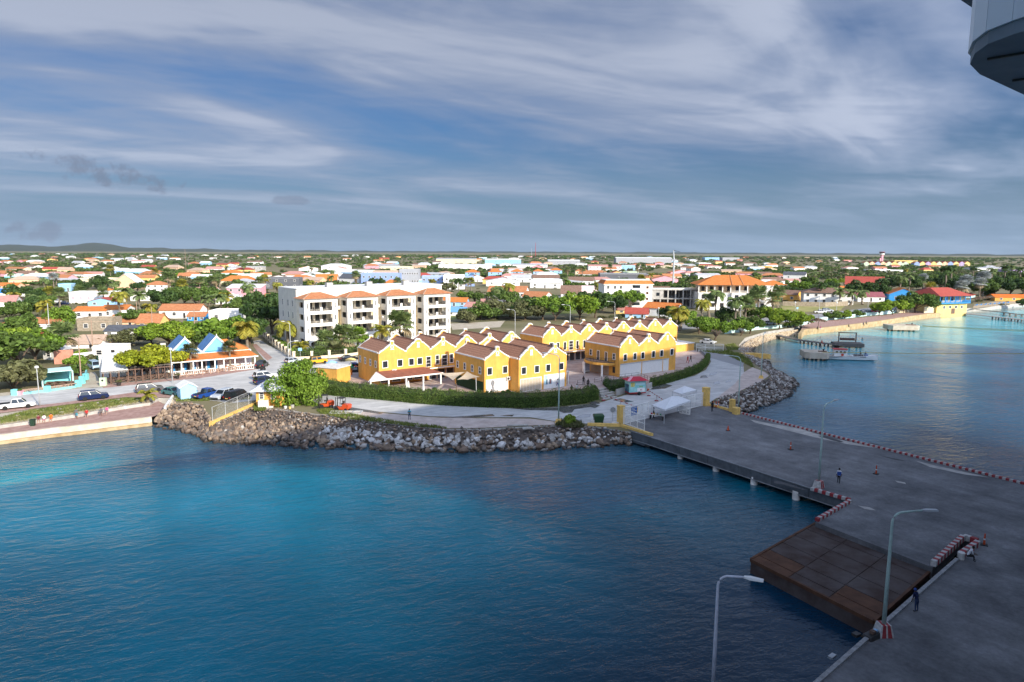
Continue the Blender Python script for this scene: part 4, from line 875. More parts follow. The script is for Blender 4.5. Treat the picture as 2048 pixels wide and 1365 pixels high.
def hedge(name,label,a_pts,b_pts,z0,z1,n,leaf,size=.11,seed=1,core=None,cat='hedge',group=None):
    """leafy hedge between two lines (front foot, back foot), as a leaf mass on a twiggy core"""
    rs=np.random.RandomState(seed); t=thing(name,label,cat,(0,0,0),0,group); mb=MB()
    for i in range(len(a_pts)-1):
        a,b,c,d=a_pts[i],a_pts[i+1],b_pts[i+1],b_pts[i]; ins=.12
        q=[Vector(a).lerp(Vector(d),ins),Vector(b).lerp(Vector(c),ins),Vector(c).lerp(Vector(b),ins),Vector(d).lerp(Vector(a),ins)]
        mb.add([(p.x,p.y,z0-.05) for p in q]+[(p.x,p.y,z1-.15) for p in q],[(0,1,5,4),(1,2,6,5),(2,3,7,6),(3,0,4,7),(4,5,6,7)])
    mb.build('twigs',core or mat('hedge_core',(.035,.045,.018),.95,var=.4,scale=3),t)
    m=len(a_pts)-1; ln=np.array([(Vector(a_pts[i+1])-Vector(a_pts[i])).length for i in range(m)]); pr_=ln/ln.sum()
    i=rs.choice(m,n,p=pr_); s=rs.rand(n,1); A=np.array([[p[0],p[1]] for p in a_pts]); B=np.array([[p[0],p[1]] for p in b_pts])
    fr=A[i]*(1-s)+A[i+1]*s; bk=B[i]*(1-s)+B[i+1]*s
    face=rs.rand(n); tpos=np.where(face<.55,rs.uniform(0,.08,n),rs.uniform(0,1,n)); zz=np.where(face<.55,rs.uniform(0,1,n),np.where(face<.92,1.,rs.uniform(0,1,n)))
    tpos=np.where(face>=.92,rs.uniform(.92,1,n),tpos); lump=.12*np.sin(fr[:,0]*1.9)+.10*np.sin(fr[:,0]*4.3+1)+.06*np.sin(fr[:,1]*7)
    z=z0+(z1-z0)*zz+np.where(zz>.8,lump+rs.normal(0,.10,n),0); xy=fr*(1-tpos[:,None])+bk*tpos[:,None]+rs.normal(0,.07,(n,2))
    P_=np.concatenate([xy,z[:,None]],1); out=np.concatenate([fr-bk,np.zeros((n,1))],1); out/=np.linalg.norm(out,axis=1,keepdims=True)+1e-9
    Nn=np.where((face<.55)[:,None],out,np.array([0,0,1.])); V,Fq=leaf_cloud(P_,Nn,size,rs,.7); o=npmesh('foliage',V,Fq,leaf,t); return t
def grass(name,poly_px,n,h,m,z=GZ,seed=1,wd=.035):
    rs=np.random.RandomState(seed); pts=np.array([[*T(x,y,z)[:2]] for x,y in poly_px]); mn,mx=pts.min(0),pts.max(0); P_=[]
    def inside(q):
        c=np.zeros(len(q),bool); j=len(pts)-1
        for i in range(len(pts)):
            xi,yi=pts[i];xj,yj=pts[j]; cond=((yi>q[:,1])!=(yj>q[:,1]))&(q[:,0]<(xj-xi)*(q[:,1]-yi)/(yj-yi+1e-12)+xi); c^=cond; j=i
        return c
    q=rs.uniform(0,1,(n*5,2))*(mx-mn)+mn; q=q[inside(q)][:n]; k=len(q)
    clump=np.sin(q[:,0]*1.7+seed)*np.sin(q[:,1]*1.3)+.6*np.sin(q[:,0]*4.1)*np.sin(q[:,1]*3.7+1); q=q[clump>-.75]; k=len(q)
    a=rs.uniform(0,2*PI,k); hh=h*rs.uniform(.5,1.4,k); d=np.stack([np.cos(a),np.sin(a)],1)*wd; lean=rs.normal(0,.35,(k,2))*hh[:,None]
    z0=np.full(k,z-.02); V=np.stack([np.c_[q-d,z0],np.c_[q+d,z0],np.c_[q+lean,z0+hh]],1).reshape(-1,3); return kind(npmesh(name,V,np.arange(3*k).reshape(-1,3),m),'stuff')
G_grass=leafmat('grass_blade',(.10,.15,.025),(.21,.23,.06),.2,.4); G_grassd=leafmat('grass_dry',(.22,.20,.08),(.34,.30,.15),.2,.35)
grass('grass',[(0,836),(0,848),(100,832),(200,817),(290,802),(300,797),(250,797),(140,811),(60,821)],9000,.28,G_grass,GZ,3,.06)
grass('grass',[(0,838),(0,850),(100,835),(200,820),(290,805),(290,800),(200,808),(100,824)],4000,.2,G_grassd,GZ,4,.06)
grass('grass',[(350,790),(352,803),(400,803),(440,800),(500,800),(505,790),(440,785)],5000,.3,G_grass,GZ,5,.06)
grass('grass',[(505,806),(520,805),(535,812),(530,822),(508,822)],1200,.35,G_grass,GZ,6,.06)
grass('grass',[(632,820),(655,818),(720,832),(800,845),(890,855),(895,858),(820,853),(740,843),(690,838),(640,828)],5200,.32,G_grass,GZ,7,.06)
grass('grass',[(1120,842),(1160,845),(1170,856),(1130,855),(1110,852)],1400,.5,G_olive,GZ,8,.07)
grass('grass',[(1400,703),(1440,700),(1480,708),(1500,722),(1510,738),(1490,728),(1450,710)],3500,.45,G_grass,GZ,9,.07)
grass('grass',[(1450,690),(1470,688),(1480,700),(1455,702)],900,.4,G_grass,GZ,10,.07)
# ---- hedges of the mall terrace
def lerp2(pts,k): return pts
hf=PX(GZ,(640,790),(700,796),(760,801),(840,809),(920,814),(1000,817),(1060,817),(1120,813),(1170,808),(1198,800)); hb=PX(GZ,(636,772),(700,784),(762,789),(842,797),(922,802),(1000,804),(1060,804),(1118,800),(1164,795),(1190,788))
hedge('hedge','long clipped hedge along the road in front of the mall terrace',hf,hb,GZ,GZ+1.9,38000,G_hedge,.085,3)
hf=PX(GZ,(1298,777),(1330,769),(1372,757),(1400,745),(1415,731),(1420,717)); hb=PX(GZ,(1300,768),(1330,761),(1370,749),(1395,739),(1408,728),(1413,716))
hedge('hedge','curved hedge along the mall terrace right of the food trailer',hf,hb,GZ,GZ+1.35,13000,G_hedge,.085,4)
hf=PX(GZ,(1206,774),(1220,786),(1236,782),(1256,776)); hb=PX(GZ,(1212,766),(1224,770),(1238,768),(1258,766)); hedge('hedge','small dark hedge between the mall steps and the food trailer',hf,hb,GZ,GZ+1.2,3500,G_dark,.09,5)
M_post=mat('post_brown',(.05,.035,.03),.8)
def post_row(label,pts,n,h,z,cat='fence'):
    t=thing('post_fence',label,cat,(0,0,0)); L=[0]
    for a,b in zip(pts[:-1],pts[1:]): L.append(L[-1]+(b-a).length)
    mb=MB(); mb.box(-.06,.06,-.06,.06,0,h); me=mb.mesh('post'); me.materials.append(M_post); prev=None; rail=MB()
    for k in range(n):
        s=L[-1]*k/(n-1); i=max(j for j in range(len(pts)-1) if L[j]<=s+1e-6); q=pts[i].lerp(pts[i+1],(s-L[i])/(L[i+1]-L[i])); mobj('post',me,None,t,(q.x,q.y,z))
        if prev is not None: rail.tube([(prev.x,prev.y,z+h*.8),(q.x,q.y,z+h*.8)],.02,4)
        prev=q
    rail.build('wire',M_post,t)
post_row('dark posts with a wire along the front of the cafe terrace',PX(MZ,(800,797),(880,803),(960,806),(1040,805),(1110,802),(1160,797),(1184,791)),30,1.15,MZ-.1)
post_row('dark posts along the curved right edge of the mall terrace',PX(MZ,(1308,766),(1345,757),(1390,744),(1406,730),(1411,717),(1400,706),(1385,700)),30,1.0,MZ-.1)
# ---- named near trees
def TP(x,y,z=GZ): return T(x,y,z)
tree('large bright green tree beside the ochre kiosk and the forklifts',TP(600,806),5.1,'big',G_fresh,group=None,hs=1.12,rz=.6)
tree('wide yellow-green tree over the thatched restaurant terrace',TP(296,757),6.4,'big2',G_yell,group=None,hs=.85)
tree('flat-topped bright green tree behind the blue twin-gabled restaurant',TP(338,702),7.0,'big2',G_bright,group=None,hs=.9)
tree('dense round dark green tree above the long terracotta roof',TP(124,655),5.6,'round',G_fresh,group=None)
tree('olive grey bush spilling over the turquoise terrace at the left edge',TP(28,778),6.6,'low',G_olive,group=None,hs=.95)
tree('broad green tree behind the olive bush at the left edge',TP(35,740),8.8,'broad2',G_mid,group=None,hs=.75)
tree('green bush beside the turquoise terrace end wall',TP(150,752),2.6,'low',G_mid,group=None)
tree('leafy banana clump in front of the pink yard wall',TP(160,718),2.6,'low',G_bright,group=None)
tree('olive hedge tree beside the grey gabled roof',TP(255,690),5.4,'wide',G_olive,group=None,hs=.8)
tree('dark tree at the foot of the apartment side wall',TP(545,668),7.6,'broad',G_dark,group=None,hs=1.3)
tree('big bright tree left of the narrow street',TP(455,700),7.2,'broad',G_fresh,group=None,hs=.95)
tree('dark tree overhanging the narrow street wall',TP(500,690),5.6,'broad2',G_dark,group=None)
tree('tall dark tree between the white cube house and the apartments',TP(522,655),8.2,'broad2',G_dark,group=None,hs=1.1)
tree('small round shrub by the lamp post at the road bend',TP(1140,848),1.25,'low',G_bright,group=None,hs=1.2)
palm('stocky fan palm with a thick grey skirt behind the pink yard wall',TP(125,712),5.0,4.3,'fan_skirt',G_palm,group=None)
palm('small fan palm in front of the blue restaurant veranda, left one',TP(383,748),5.0,2.0,'fan',G_olive,group=None)
palm('small fan palm at the right half of the blue restaurant veranda',TP(461,741),5.0,2.0,'fan',G_olive,group=None)
palm('short young palm at the head of the promenade steps',TP(296,805),1.3,2.0,'coco2',G_palmy,group=None)
palm('coconut palm rising behind the blue restaurant roof',TP(496,722),8.2,4.2,'coco',G_palmy,group=None)
palm('drooping palm by the apartment corner and the street lamp',TP(576,694),5.5,4.6,'coco',G_palmy,group=None)
# ================================================================ TOWN HOUSES
M_rt=mat('terracotta_tile',(.40,.155,.065),.8,scale=1.2,col2=(.52,.23,.11),coords='obj',stripe=('Z',.22,.04,.3))
M_ro=mat('orange_tile',(.52,.155,.035),.8,scale=1.2,col2=(.62,.22,.06),coords='obj',stripe=('Z',.22,.04,.3))
M_rr=mat('red_roof',(.33,.060,.045),.75,scale=1.,col2=(.42,.09,.065),coords='obj',stripe=('Z',.25,.03,.25))
M_rpk=mat('pink_roof',(.46,.22,.19),.8,scale=1.,col2=(.55,.30,.26),coords='obj',stripe=('Z',.25,.03,.2))
M_rbn=mat('brown_roof',(.18,.105,.075),.85,scale=1.,col2=(.25,.16,.12),coords='obj',stripe=('Z',.25,.03,.3))
M_rgy=mat('grey_sheet_roof',(.40,.41,.43),.6,scale=.6,col2=(.52,.53,.55),coords='obj',stripe=('X',.6,.03,.15))
M_rdk=mat('dark_roof',(.075,.08,.095),.7,scale=.8,col2=(.12,.13,.15),coords='obj',stripe=('X',.5,.03,.2))
M_rwh=mat('white_roof',(.70,.70,.69),.7,scale=.5,var=.1); M_rbl=mat('blue_sheet_roof',(.04,.20,.55),.55,scale=.5,col2=(.06,.27,.66),coords='obj',stripe=('X',.6,.03,.2))
M_rma=mat('maroon_roof',(.26,.085,.10),.75,scale=.6,var=.15); M_rtn=mat('tan_roof',(.50,.36,.27),.85,scale=.8,var=.12,coords='obj',stripe=('Z',.22,.04,.25))
PM={'w':M_white,'c':paint('cream_paint',(.72,.62,.43)),'y':paint('yellow_paint',(.78,.56,.20)),'p':paint('pink_paint',(.74,.36,.42)),'b':paint('sky_blue_paint',(.30,.52,.74)),'B':paint('periwinkle_paint',(.26,.36,.62)),
 't':M_turq,'g':paint('grey_paint',(.36,.37,.39)),'G':paint('dark_grey_paint',(.12,.125,.14)),'n':paint('peach_paint',(.76,.50,.32)),'a':M_aqua,'l':paint('lilac_paint',(.42,.32,.55)),'v':paint('mint_paint',(.52,.66,.46)),'s':mat('rubble_stone',(.22,.18,.13),.95,scale=1.5,col2=(.38,.32,.24),bump=.05),
 'k':paint('bright_blue_paint',(.05,.30,.66)),'o':M_yel,'m':M_conc}
RM={'t':M_rt,'o':M_ro,'r':M_rr,'p':M_rpk,'b':M_rbn,'g':M_rgy,'d':M_rdk,'w':M_rwh,'l':M_rbl,'m':M_rma,'n':M_rtn}
SHC={}
def roof_mesh(kind_,w,d,h,rh,ov,th=.16):
    mb=MB(); a=w/2+ov; y0,y1=-ov,d+ov; z=h
    if kind_=='x':     # ridge along x
        ym=(y0+y1)/2
        for ya in (y0,y1):
            mb.add([(-a,ya,z),(a,ya,z),(a,ym,z+rh),(-a,ym,z+rh),(-a,ya,z-th),(a,ya,z-th),(a,ym,z+rh-th),(-a,ym,z+rh-th)],[(0,1,2,3),(4,7,6,5),(0,4,5,1),(1,5,6,2),(2,6,7,3),(3,7,4,0)])
    elif kind_=='y':
        for xa in (-a,a):
            mb.add([(xa,y0,z),(xa,y1,z),(0,y1,z+rh),(0,y0,z+rh),(xa,y0,z-th),(xa,y1,z-th),(0,y1,z+rh-th),(0,y0,z+rh-th)],[(0,1,2,3),(4,7,6,5),(0,4,5,1),(1,5,6,2),(2,6,7,3),(3,7,4,0)])
    elif kind_=='h':
        k=min(w,d)/2+ov; ym=(y0+y1)/2
        if w>=d: r0,r1=(-a+k,ym),(a-k,ym)
        else: r0,r1=(0,y0+k),(0,y1-k)
        A=[(-a,y0,z),(a,y0,z),(a,y1,z),(-a,y1,z),(r0[0],r0[1],z+rh),(r1[0],r1[1],z+rh)]
        if w>=d: fs=[(0,1,5,4),(1,2,5),(2,3,4,5),(3,0,4)]
        else: fs=[(0,1,4),(1,2,5,4),(2,3,5),(3,0,4,5)]
        mb.add(A,fs+[(3,2,1,0)]); mb.box(-a+.02,a-.02,y0+.02,y1-.02,z-th,z-.005)
    elif kind_=='s':   # shed roof falling to the front
        mb.add([(-a,y0,z),(a,y0,z),(a,y1,z+rh),(-a,y1,z+rh),(-a,y0,z-th),(a,y0,z-th),(a,y1,z+rh-th),(-a,y1,z+rh-th)],[(0,1,2,3),(4,7,6,5),(0,4,5,1),(1,5,6,2),(2,6,7,3),(3,7,4,0)])
    else:              # flat with a parapet rim
        a2=w/2+.03; mb.box(-a2,a2,-.03,d+.03,z,z+.12)
    return mb
LANDMARKS=[]
def house(label,x,yb,wpx,hpx,d,rz,rf,rhpx,wc,rc,win=3,floors=1,name='house',cat='house',ov=.35,z=GZ,door=True,group=None,parapet=.5,extra=None,short=None,winm=None,px=True):
    """x,yb: foot of the front face in the photograph; wpx/hpx: its width and eave height there; d: depth in metres"""
    p=T(x,yb,z) if px else Vector((x,yb,z)); k=mpp(p) if px else 1.; c=math.cos(R(rz)); w_=wpx*k/max(.5,abs(c)); h=hpx*k; rh=rhpx*k
    t=thing(name,label,cat,(p.x,p.y,z),R(rz),group); wm=PM[wc] if isinstance(wc,str) else wc; rm=RM[rc] if isinstance(rc,str) else rc
    mb=MB(); a=w_/2
    if rf=='y': mb.prof([(-a,-.5),(a,-.5),(a,h),(0,h+rh*(a/(a+ov))-.1),(-a,h)],0,d)
    elif rf=='x': mb.profx([(0,-.5),(d,-.5),(d,h),(d/2,h+rh*(d/2/(d/2+ov))-.1),(0,h)],-a,a)
    elif rf=='s': mb.profx([(0,-.5),(d,-.5),(d,h+rh-.15),(0,h-.02)],-a,a)
    elif rf=='f':
        q=parapet; mb.box(-a,a,0,d,-.5,h)
    else: mb.box(-a,a,0,d,-.5,h-.16)
    mb.build('wall',wm,t)
    ro=roof_mesh(rf,w_,d,h,rh,ov).build('roof',rm,t)
    if rf=='f':
        pb=MB(); 
        for x0,x1,y0,y1 in ((-a-.04,a+.04,-.04,.2),(-a-.04,a+.04,d-.2,d+.04),(-a-.04,-a+.2,.2,d-.2),(a-.2,a+.04,.2,d-.2)): pb.box(x0,x1,y0,y1,h+.12,h+.12+parapet)
        pb.build('parapet',wm,t)
    elif rf in 'xh' and k<.22:
        mb=MB(); kk=(a+ov) if rf=='x' else max(.2,a-d/2); mb.bar((-kk,d/2,h+rh+.03),(kk,d/2,h+rh+.03),.25,.12); mb.build('ridge',rm,ro)
    fh=h/floors
    for f in range(floors):
        for i in range(win):
            xx=-a+w_*(i+.5)/win; 
            if door and f==0 and i==win//2 and win>1:
                window(t,xx,0,min(1.05,fh*.42),.9,min(2.0,fh*.75),bars=0,name='door',mf=M_trim,mg=MATS['dark_metal'] if winm is None else winm); continue
            window(t,xx,0,fh*(f+.55),min(1.2,w_/win*.5),min(1.2,fh*.42),bars=1,mg=winm)
    for s in (-1,1):
        if d>6 and win: window(t,s*a,d*.5,h/floors*.55,1.0,min(1.2,fh*.42),rz=s*PI/2)
    LANDMARKS.append((p.x,p.y,short or label)); return t
H=house
# --- left town, front to back
H('long terracotta-roofed house behind the round tree',57,661,100,14,9,6,'h',9,'w','t',5,short='long terracotta roof')
H('white house with a bright red hipped roof at the left edge',55,686,66,12,8,8,'h',16,'w','r',3,short='bright red hipped roof')
H('low annex with a flat maroon roof beside the red-roofed house',90,696,38,9,6,8,'f',0,'w','m',2,short='maroon flat roof')
H('small white gabled outbuilding behind the pink wall',98,720,30,20,4,-20,'y',5,'w','g',1,short='white outbuilding')
H('cluster house with tan tiled roofs and a pink base',165,697,62,9,9,10,'x',14,'w','n',2,short='tan tiled roofs')
H('house wing with a gabled tan roof and white edge',200,694,42,10,7,-8,'y',9,'w','n',1,short='tan gabled wing')
H('white flat-roofed block behind the thatched restaurant',213,716,52,20,6,6,'f',0,'w','w',2,parapet=.2,short='white flat block')
H('white house under a low dark grey gable roof',248,672,70,10,8,10,'x',9,'w','d',4,short='dark grey gable roof')
H('roofless stone ruin with broken walls',190,662,66,18,7,6,'f',0,'s','n',2,door=False,parapet=1.0,short='stone ruin')
H('peach cottage with a broad terracotta roof beside the ruin',296,656,44,10,8,5,'x',16,'y','t',2,short='broad terracotta roof')
H('low terracotta-roofed wing joined to the stone ruin',246,652,54,8,8,5,'x',12,'n','t',2,short='terracotta wing by the ruin')
H('long white house with a terracotta ridge roof and dark car',359,637,78,16,8,4,'x',11,'w','t',4,short='long white terracotta house')
H('white house with two bright orange gable roofs',180,638,58,16,9,10,'x',7,'w','o',3,short='twin orange gables')
H('white house with an orange roof and tree shadow',228,637,46,18,9,10,'x',7,'w','o',2,short='orange roofed white house')
H('pale blue gabled house with red roof edges',203,613,50,10,9,8,'y',7,'b','r',2,short='pale blue red-edged gable')
H('long white flat-roofed house with red shutters',186,607,88,20,10,6,'f',0,'w','g',6,parapet=.5,short='white flat house with red shutters',winm=PM['p'])
H('small orange-roofed penthouse over the long white house',208,592,32,9,6,6,'h',6,'y','o',2,short='orange penthouse')
H('big cream house with a steep white-edged gable',250,578,46,12,11,4,'y',18,'n','w',2,floors=1,short='big cream gable')
H('long cream wall building left of the steep cream gable',194,571,64,13,8,2,'f',0,'c','c' if False else 'w',4,short='long cream building')
H('white and blue low building among the palms',130,583,24,13,8,8,'f',0,'b','w',2,short='white and blue building')
H('row of low grey-roofed sheds under the hill',132,567,64,6,8,2,'x',4,'c','g',4,short='grey-roofed sheds')
H('two-storey cream house with an orange hipped roof',311,584,37,14,9,6,'h',7,'w','t',3,floors=2,short='two-storey cream house')
H('yellow house with a terracotta roof behind the palms',287,566,42,10,9,3,'x',6,'y','t',3,short='yellow terracotta house')
H('white house with a curved pale sheet roof',289,602,52,9,10,8,'y',8,'w','w',2,short='curved pale roof')
H('long low shed with a bright blue sheet roof',14,594,60,8,10,16,'x',8,'w','l',3,name='shed',cat='shed',short='bright blue roof')
H('terracotta-roofed house behind the blue shed',12,577,40,5,9,4,'x',6,'n','o',2,short='terracotta roof by the blue shed')
H('pink-roofed house with long side at the left edge',8,618,36,14,12,24,'x',11,'w','p',2,short='pink roof at the left edge')
H('cream house with a brown roof on the left',50,558,32,10,9,3,'x',6,'c','b',2,short='cream brown-roofed house')
H('turquoise house with a pale roof on the left',24,562,28,9,9,3,'x',5,'t','w',2,short='turquoise pale-roofed house')
# --- behind the blue restaurant and left of the apartments
H('white modern cube house with narrow windows',448,646,57,22,9,6,'f',0,'w','w',2,floors=1,parapet=.3,short='white cube house')
H('small white house with an orange hipped roof before the cube house',465,658,42,10,7,4,'h',9,'w','r',2,short='orange hip before the cube')
H('pavilion with a terracotta roof and teal walls',392,642,34,9,6,4,'x',7,'k','t',3,short='teal pavilion')
H('white marquee building with peaked tent roofs',455,609,46,12,8,4,'y',8,'w','w',1,short='white tent roofs')
H('bright pink two-storey house with a white striped roof',488,598,66,22,10,4,'s',6,'p','w',4,floors=2,short='bright pink house')
H('cream house with a wide orange hipped roof',474,569,66,7,12,3,'h',10,'c','o',4,short='wide orange hip')
H('dark grey modern block with white window panels',563,578,70,21,10,3,'f',0,'G','g',4,floors=2,short='dark grey modern block')
H('white house with an orange hip roof beside the grey block',601,570,46,13,10,3,'h',6,'w','o',4,floors=2,short='white house by the grey block')
H('house of steep bright orange roofs',652,568,42,6,10,4,'x',13,'w','o',2,short='steep orange roofs')
H('white gabled house with a dark slate roof',698,570,46,13,10,-30,'x',9,'w','d',3,short='dark slate roof')
H('white flat-roofed block behind the pink house',527,563,58,8,10,2,'f',0,'w','w',5,short='white flat block')
H('turquoise and white house with an orange roof edge',462,554,38,8,9,2,'h',5,'a','o',3,short='turquoise orange-edged house')
H('grey concrete block with a blue parapet',499,546,52,12,12,2,'f',0,'m','l',5,floors=2,short='grey concrete block')
H('small peach-roofed house beside the apartment trees',541,605,26,9,7,4,'x',8,'p','t',2,short='small peach roof')
H('white house with a rusty roof left of the pink house',407,592,46,10,9,3,'x',6,'w','p',3,short='rusty roof')
H('long white hall on the plain behind the palms',670,541,54,9,20,2,'h',4,'w','w',5,short='long white hall')
# --- behind the apartments
H('periwinkle blue modern office with a ribbon window',761,573,76,24,16,3,'f',0,'B','g',7,floors=2,name='office_building',cat='office',short='periwinkle office')
H('small pavilion with a swept orange roof before the blue office',783,576,32,9,8,3,'h',7,'w','o',2,short='swept orange roof')
H('glazed grey-blue office hall',818,571,38,30,20,3,'f',0,'g','g',8,floors=2,name='office_building',cat='office',short='glazed hall')
H('long violet-blue civic building with white end wall',872,577,56,22,20,6,'f',0,'B','w',6,floors=2,name='office_building',cat='office',short='violet civic building')
H('white civic block with a violet right wing',908,579,42,26,18,3,'f',0,'w','w',3,floors=2,name='office_building',cat='office',short='white civic block')
H('violet block at the right end of the civic buildings',936,573,26,18,14,3,'f',0,'B','w',3,floors=1,name='office_building',cat='office',short='violet right block')
for i,(x0,x1) in enumerate(((929,960),(975,1005),(1020,1048),(1065,1088))):
    H(('blue villa with an orange hip roof, '+['leftmost','second','third','rightmost'][i]+' of the four'),(x0+x1)/2,557-i*.6,x1-x0-3,12,10,0,'h',5,'b','o',2,floors=2,name='villa',cat='villa',group='blue villas',short='blue villas')
H('blue villa with an orange hip roof beyond the scrub',1112,553,24,12,9,0,'h',4,'b','o',2,floors=2,name='villa',cat='villa',short='fifth blue villa')
H('long white house with a broad terracotta roof and car park',1013,597,76,13,12,-10,'x',11,'w','t',5,short='long white car park house')
H('white gabled wing of the terracotta-roofed house',1066,606,44,12,10,-28,'x',10,'w','t',3,short='white gabled wing')
H('blue house with an orange roof right of the apartments',908,613,50,9,8,-6,'x',8,'b','o',3,short='blue and orange house')
H('white house with a pink roof right of the apartments',948,628,40,14,8,-16,'x',8,'w','p',2,short='pink-roofed white house')
H('blue-roofed low house tucked beside the apartments',911,632,36,8,8,-6,'x',8,'w',mat('sky_blue_roof',(.16,.36,.62),.7,coords='obj',stripe=('Z',.25,.03,.2)),2,short='blue-roofed low house')
H('white house with a flat roof before the scrub wood',1000,622,40,10,8,-8,'f',0,'w','w',3,short='white flat house before the scrub')
H('low house with a rose roof in the scrub',978,612,30,8,8,4,'x',5,'w','p',2,short='rose roof')
H('house with a pink roof beside the scrub trees',1075,614,32,6,8,0,'h',7,'p','p',2,short='pink roof in the scrub')
# --- centre right
H('brown-roofed barn with a plain wall',1142,594,40,6,12,-4,'x',16,'w','b',3,name='barn',cat='barn',short='brown barn')
H('pale pink house joined to the brown barn',1178,593,32,17,12,-4,'f',0,PM['p'] if False else paint('pale_pink',(.74,.58,.60)),'w',2,short='pale pink house')
H('low white hipped pavilion among the trees',1142,612,56,8,12,-4,'h',9,'w','w',2,short='white hipped pavilion')
H('white house with a bright orange roof before the unfinished block',1318,633,56,16,10,-34,'x',10,'w','o',3,short='white orange-roofed house')
H('blue-gabled cottage with a red roof behind the mall',1273,636,44,8,7,-12,'x',11,'b','r',2,short='blue-gabled cottage')
H('tiny pink-roofed cottage behind the mall',1243,628,22,8,6,-8,'x',6,'y','p',1,short='tiny pink cottage')
H('dark grey warehouse with a white gable',1250,563,100,14,22,-3,'f',0,'G','w',4,name='warehouse',cat='warehouse',short='dark grey warehouse')
H('long two-storey school with pink trim',1210,544,66,11,14,0,'x',3,'w','p',9,floors=2,name='school_building',cat='school',short='school')
H('blue hall beside the school',1256,541,28,9,14,0,'f',0,'b','w',3,short='blue hall')
H('white shop row with a green awning strip',1262,551,30,6,10,0,'f',0,'v','w',4,short='shop row')
H('ochre gabled house with a brown roof by the field',1563,603,46,14,12,-36,'x',8,'o','b',3,short='ochre brown-roofed house')
H('white hotel wing with an orange roof behind the palms',1548,592,44,22,12,-10,'h',8,'w','o',4,floors=2,short='hotel wing')
H('red-roofed hall with a sky blue gable',1728,580,62,10,14,-26,'x',16,'b','r',4,name='hall',cat='hall',short='red-roofed hall')
H('coral-roofed low wing in front of the red hall',1712,586,54,6,7,-4,'x',7,'n','o',4,short='coral wing')
H('bright blue gabled boathouse with a coral roof',1806,605,48,16,14,-20,'y',12,'k','o',2,short='blue boathouse')
H('maroon-roofed house behind the waterfront trees',1866,590,38,5,10,-10,'h',12,'n','m',2,short='maroon house')
H('tiny turquoise kiosk with a red roof',1940,596,20,6,4,-4,'h',4,'a','r',1,name='kiosk',cat='kiosk',short='turquoise kiosk')
H('long low ochre building with a bright orange roof at the right edge',2040,603,92,8,8,-8,'x',5,'o',mat('vivid_orange_roof',(.75,.16,.02),.6),4,short='vivid orange roof')
H('maroon-roofed house with teal porch by the trees',1742,604,50,10,9,-8,'x',9,'w','m',3,short='teal porch house')
H('white villa with a grey roof on the plain',1588,560,36,10,9,-30,'x',6,'w','d',2,short='grey-roofed villa')
H('coral-roofed cottage beside the grey villa',1602,556,22,5,8,0,'x',5,'n','o',2,short='coral cottage')
H('low rose-roofed house left of the white villa',1586,566,28,4,8,0,'x',4,'w','p',2,short='low rose house')
H('yellow-roofed store on the plain',1532,541,26,6,12,0,'x',2,'y',mat('yellow_roof',(.65,.42,.04),.6),2,short='yellow store')
# --- two-storey white house by the field (right)
wv=H('two-storey white villa with a brown hipped roof by the field',1656,609,88,23,12,-16,'h',9,'w','b',6,floors=2,name='villa',cat='villa',ov=.8,short='white brown-roofed villa')
# --- waterfront seafood restaurant on the right
def waterfront():
    p=T(1872,632,0.6); t=thing('waterfront_restaurant','yellow and blue two-storey restaurant with a red roof at the water','restaurant',(p.x,p.y,.6),R(20)); k=mpp(p)
    W,Dp=18.5,12; MB().box(0,W,0,Dp,-2,5.4).build('wall',PM['y'],t); MB().box(.3,W-.3,2.2,Dp,5.4,9.2).build('upper_wall',PM['y'],t)
    MB().box(-.1,W+.2,-1.5,Dp,5.25,5.5).build('deck',PM['k'],t); railing(t,[(0,-1.4,5.5),(W+.1,-1.4,5.5),(W+.1,6,5.5)],1.1,'railing',PM['k'],gap=.35,r=.05)
    for i in range(7): MB().box(i*W/6-.1,i*W/6+.12,-1.4,-1.15,5.5,8.8).build('post',PM['k'],t)
    mb=MB(); mb.add([(-1,-2.2,8.6),(W+1.2,-2.2,8.6),(W+1.2,Dp+1,9.4),(-1,Dp+1,9.4),(2,5.5,12.0),(W-5.5,5.5,12.0)],[(0,1,5,4),(1,2,5),(2,3,4,5),(3,0,4),(3,2,1,0)]); mb.build('roof',M_rr,t)
    for i in range(5): window(t,1.6+i*3.4,2.2,7.1,1.5,2.0,bars=0,mf=PM['k'],mg=M_glass if i%2 else PM['b'],name='door')
    for i in range(4): window(t,4.5+i*3.6,0,3.6,1.3,1.1,bars=1)
    MB().box(9.0,11.2,-.08,0,.6,3.0).build('door',M_wood,t); MB().box(-6,0,1.0,1.4,-1,4.0).build('garden_wall',PM['c'],t); MB().box(-16,-6,6,6.4,-1,4.0).build('garden_wall',PM['c'],t)
    LANDMARKS.append((p.x,p.y,'waterfront restaurant'))
waterfront()
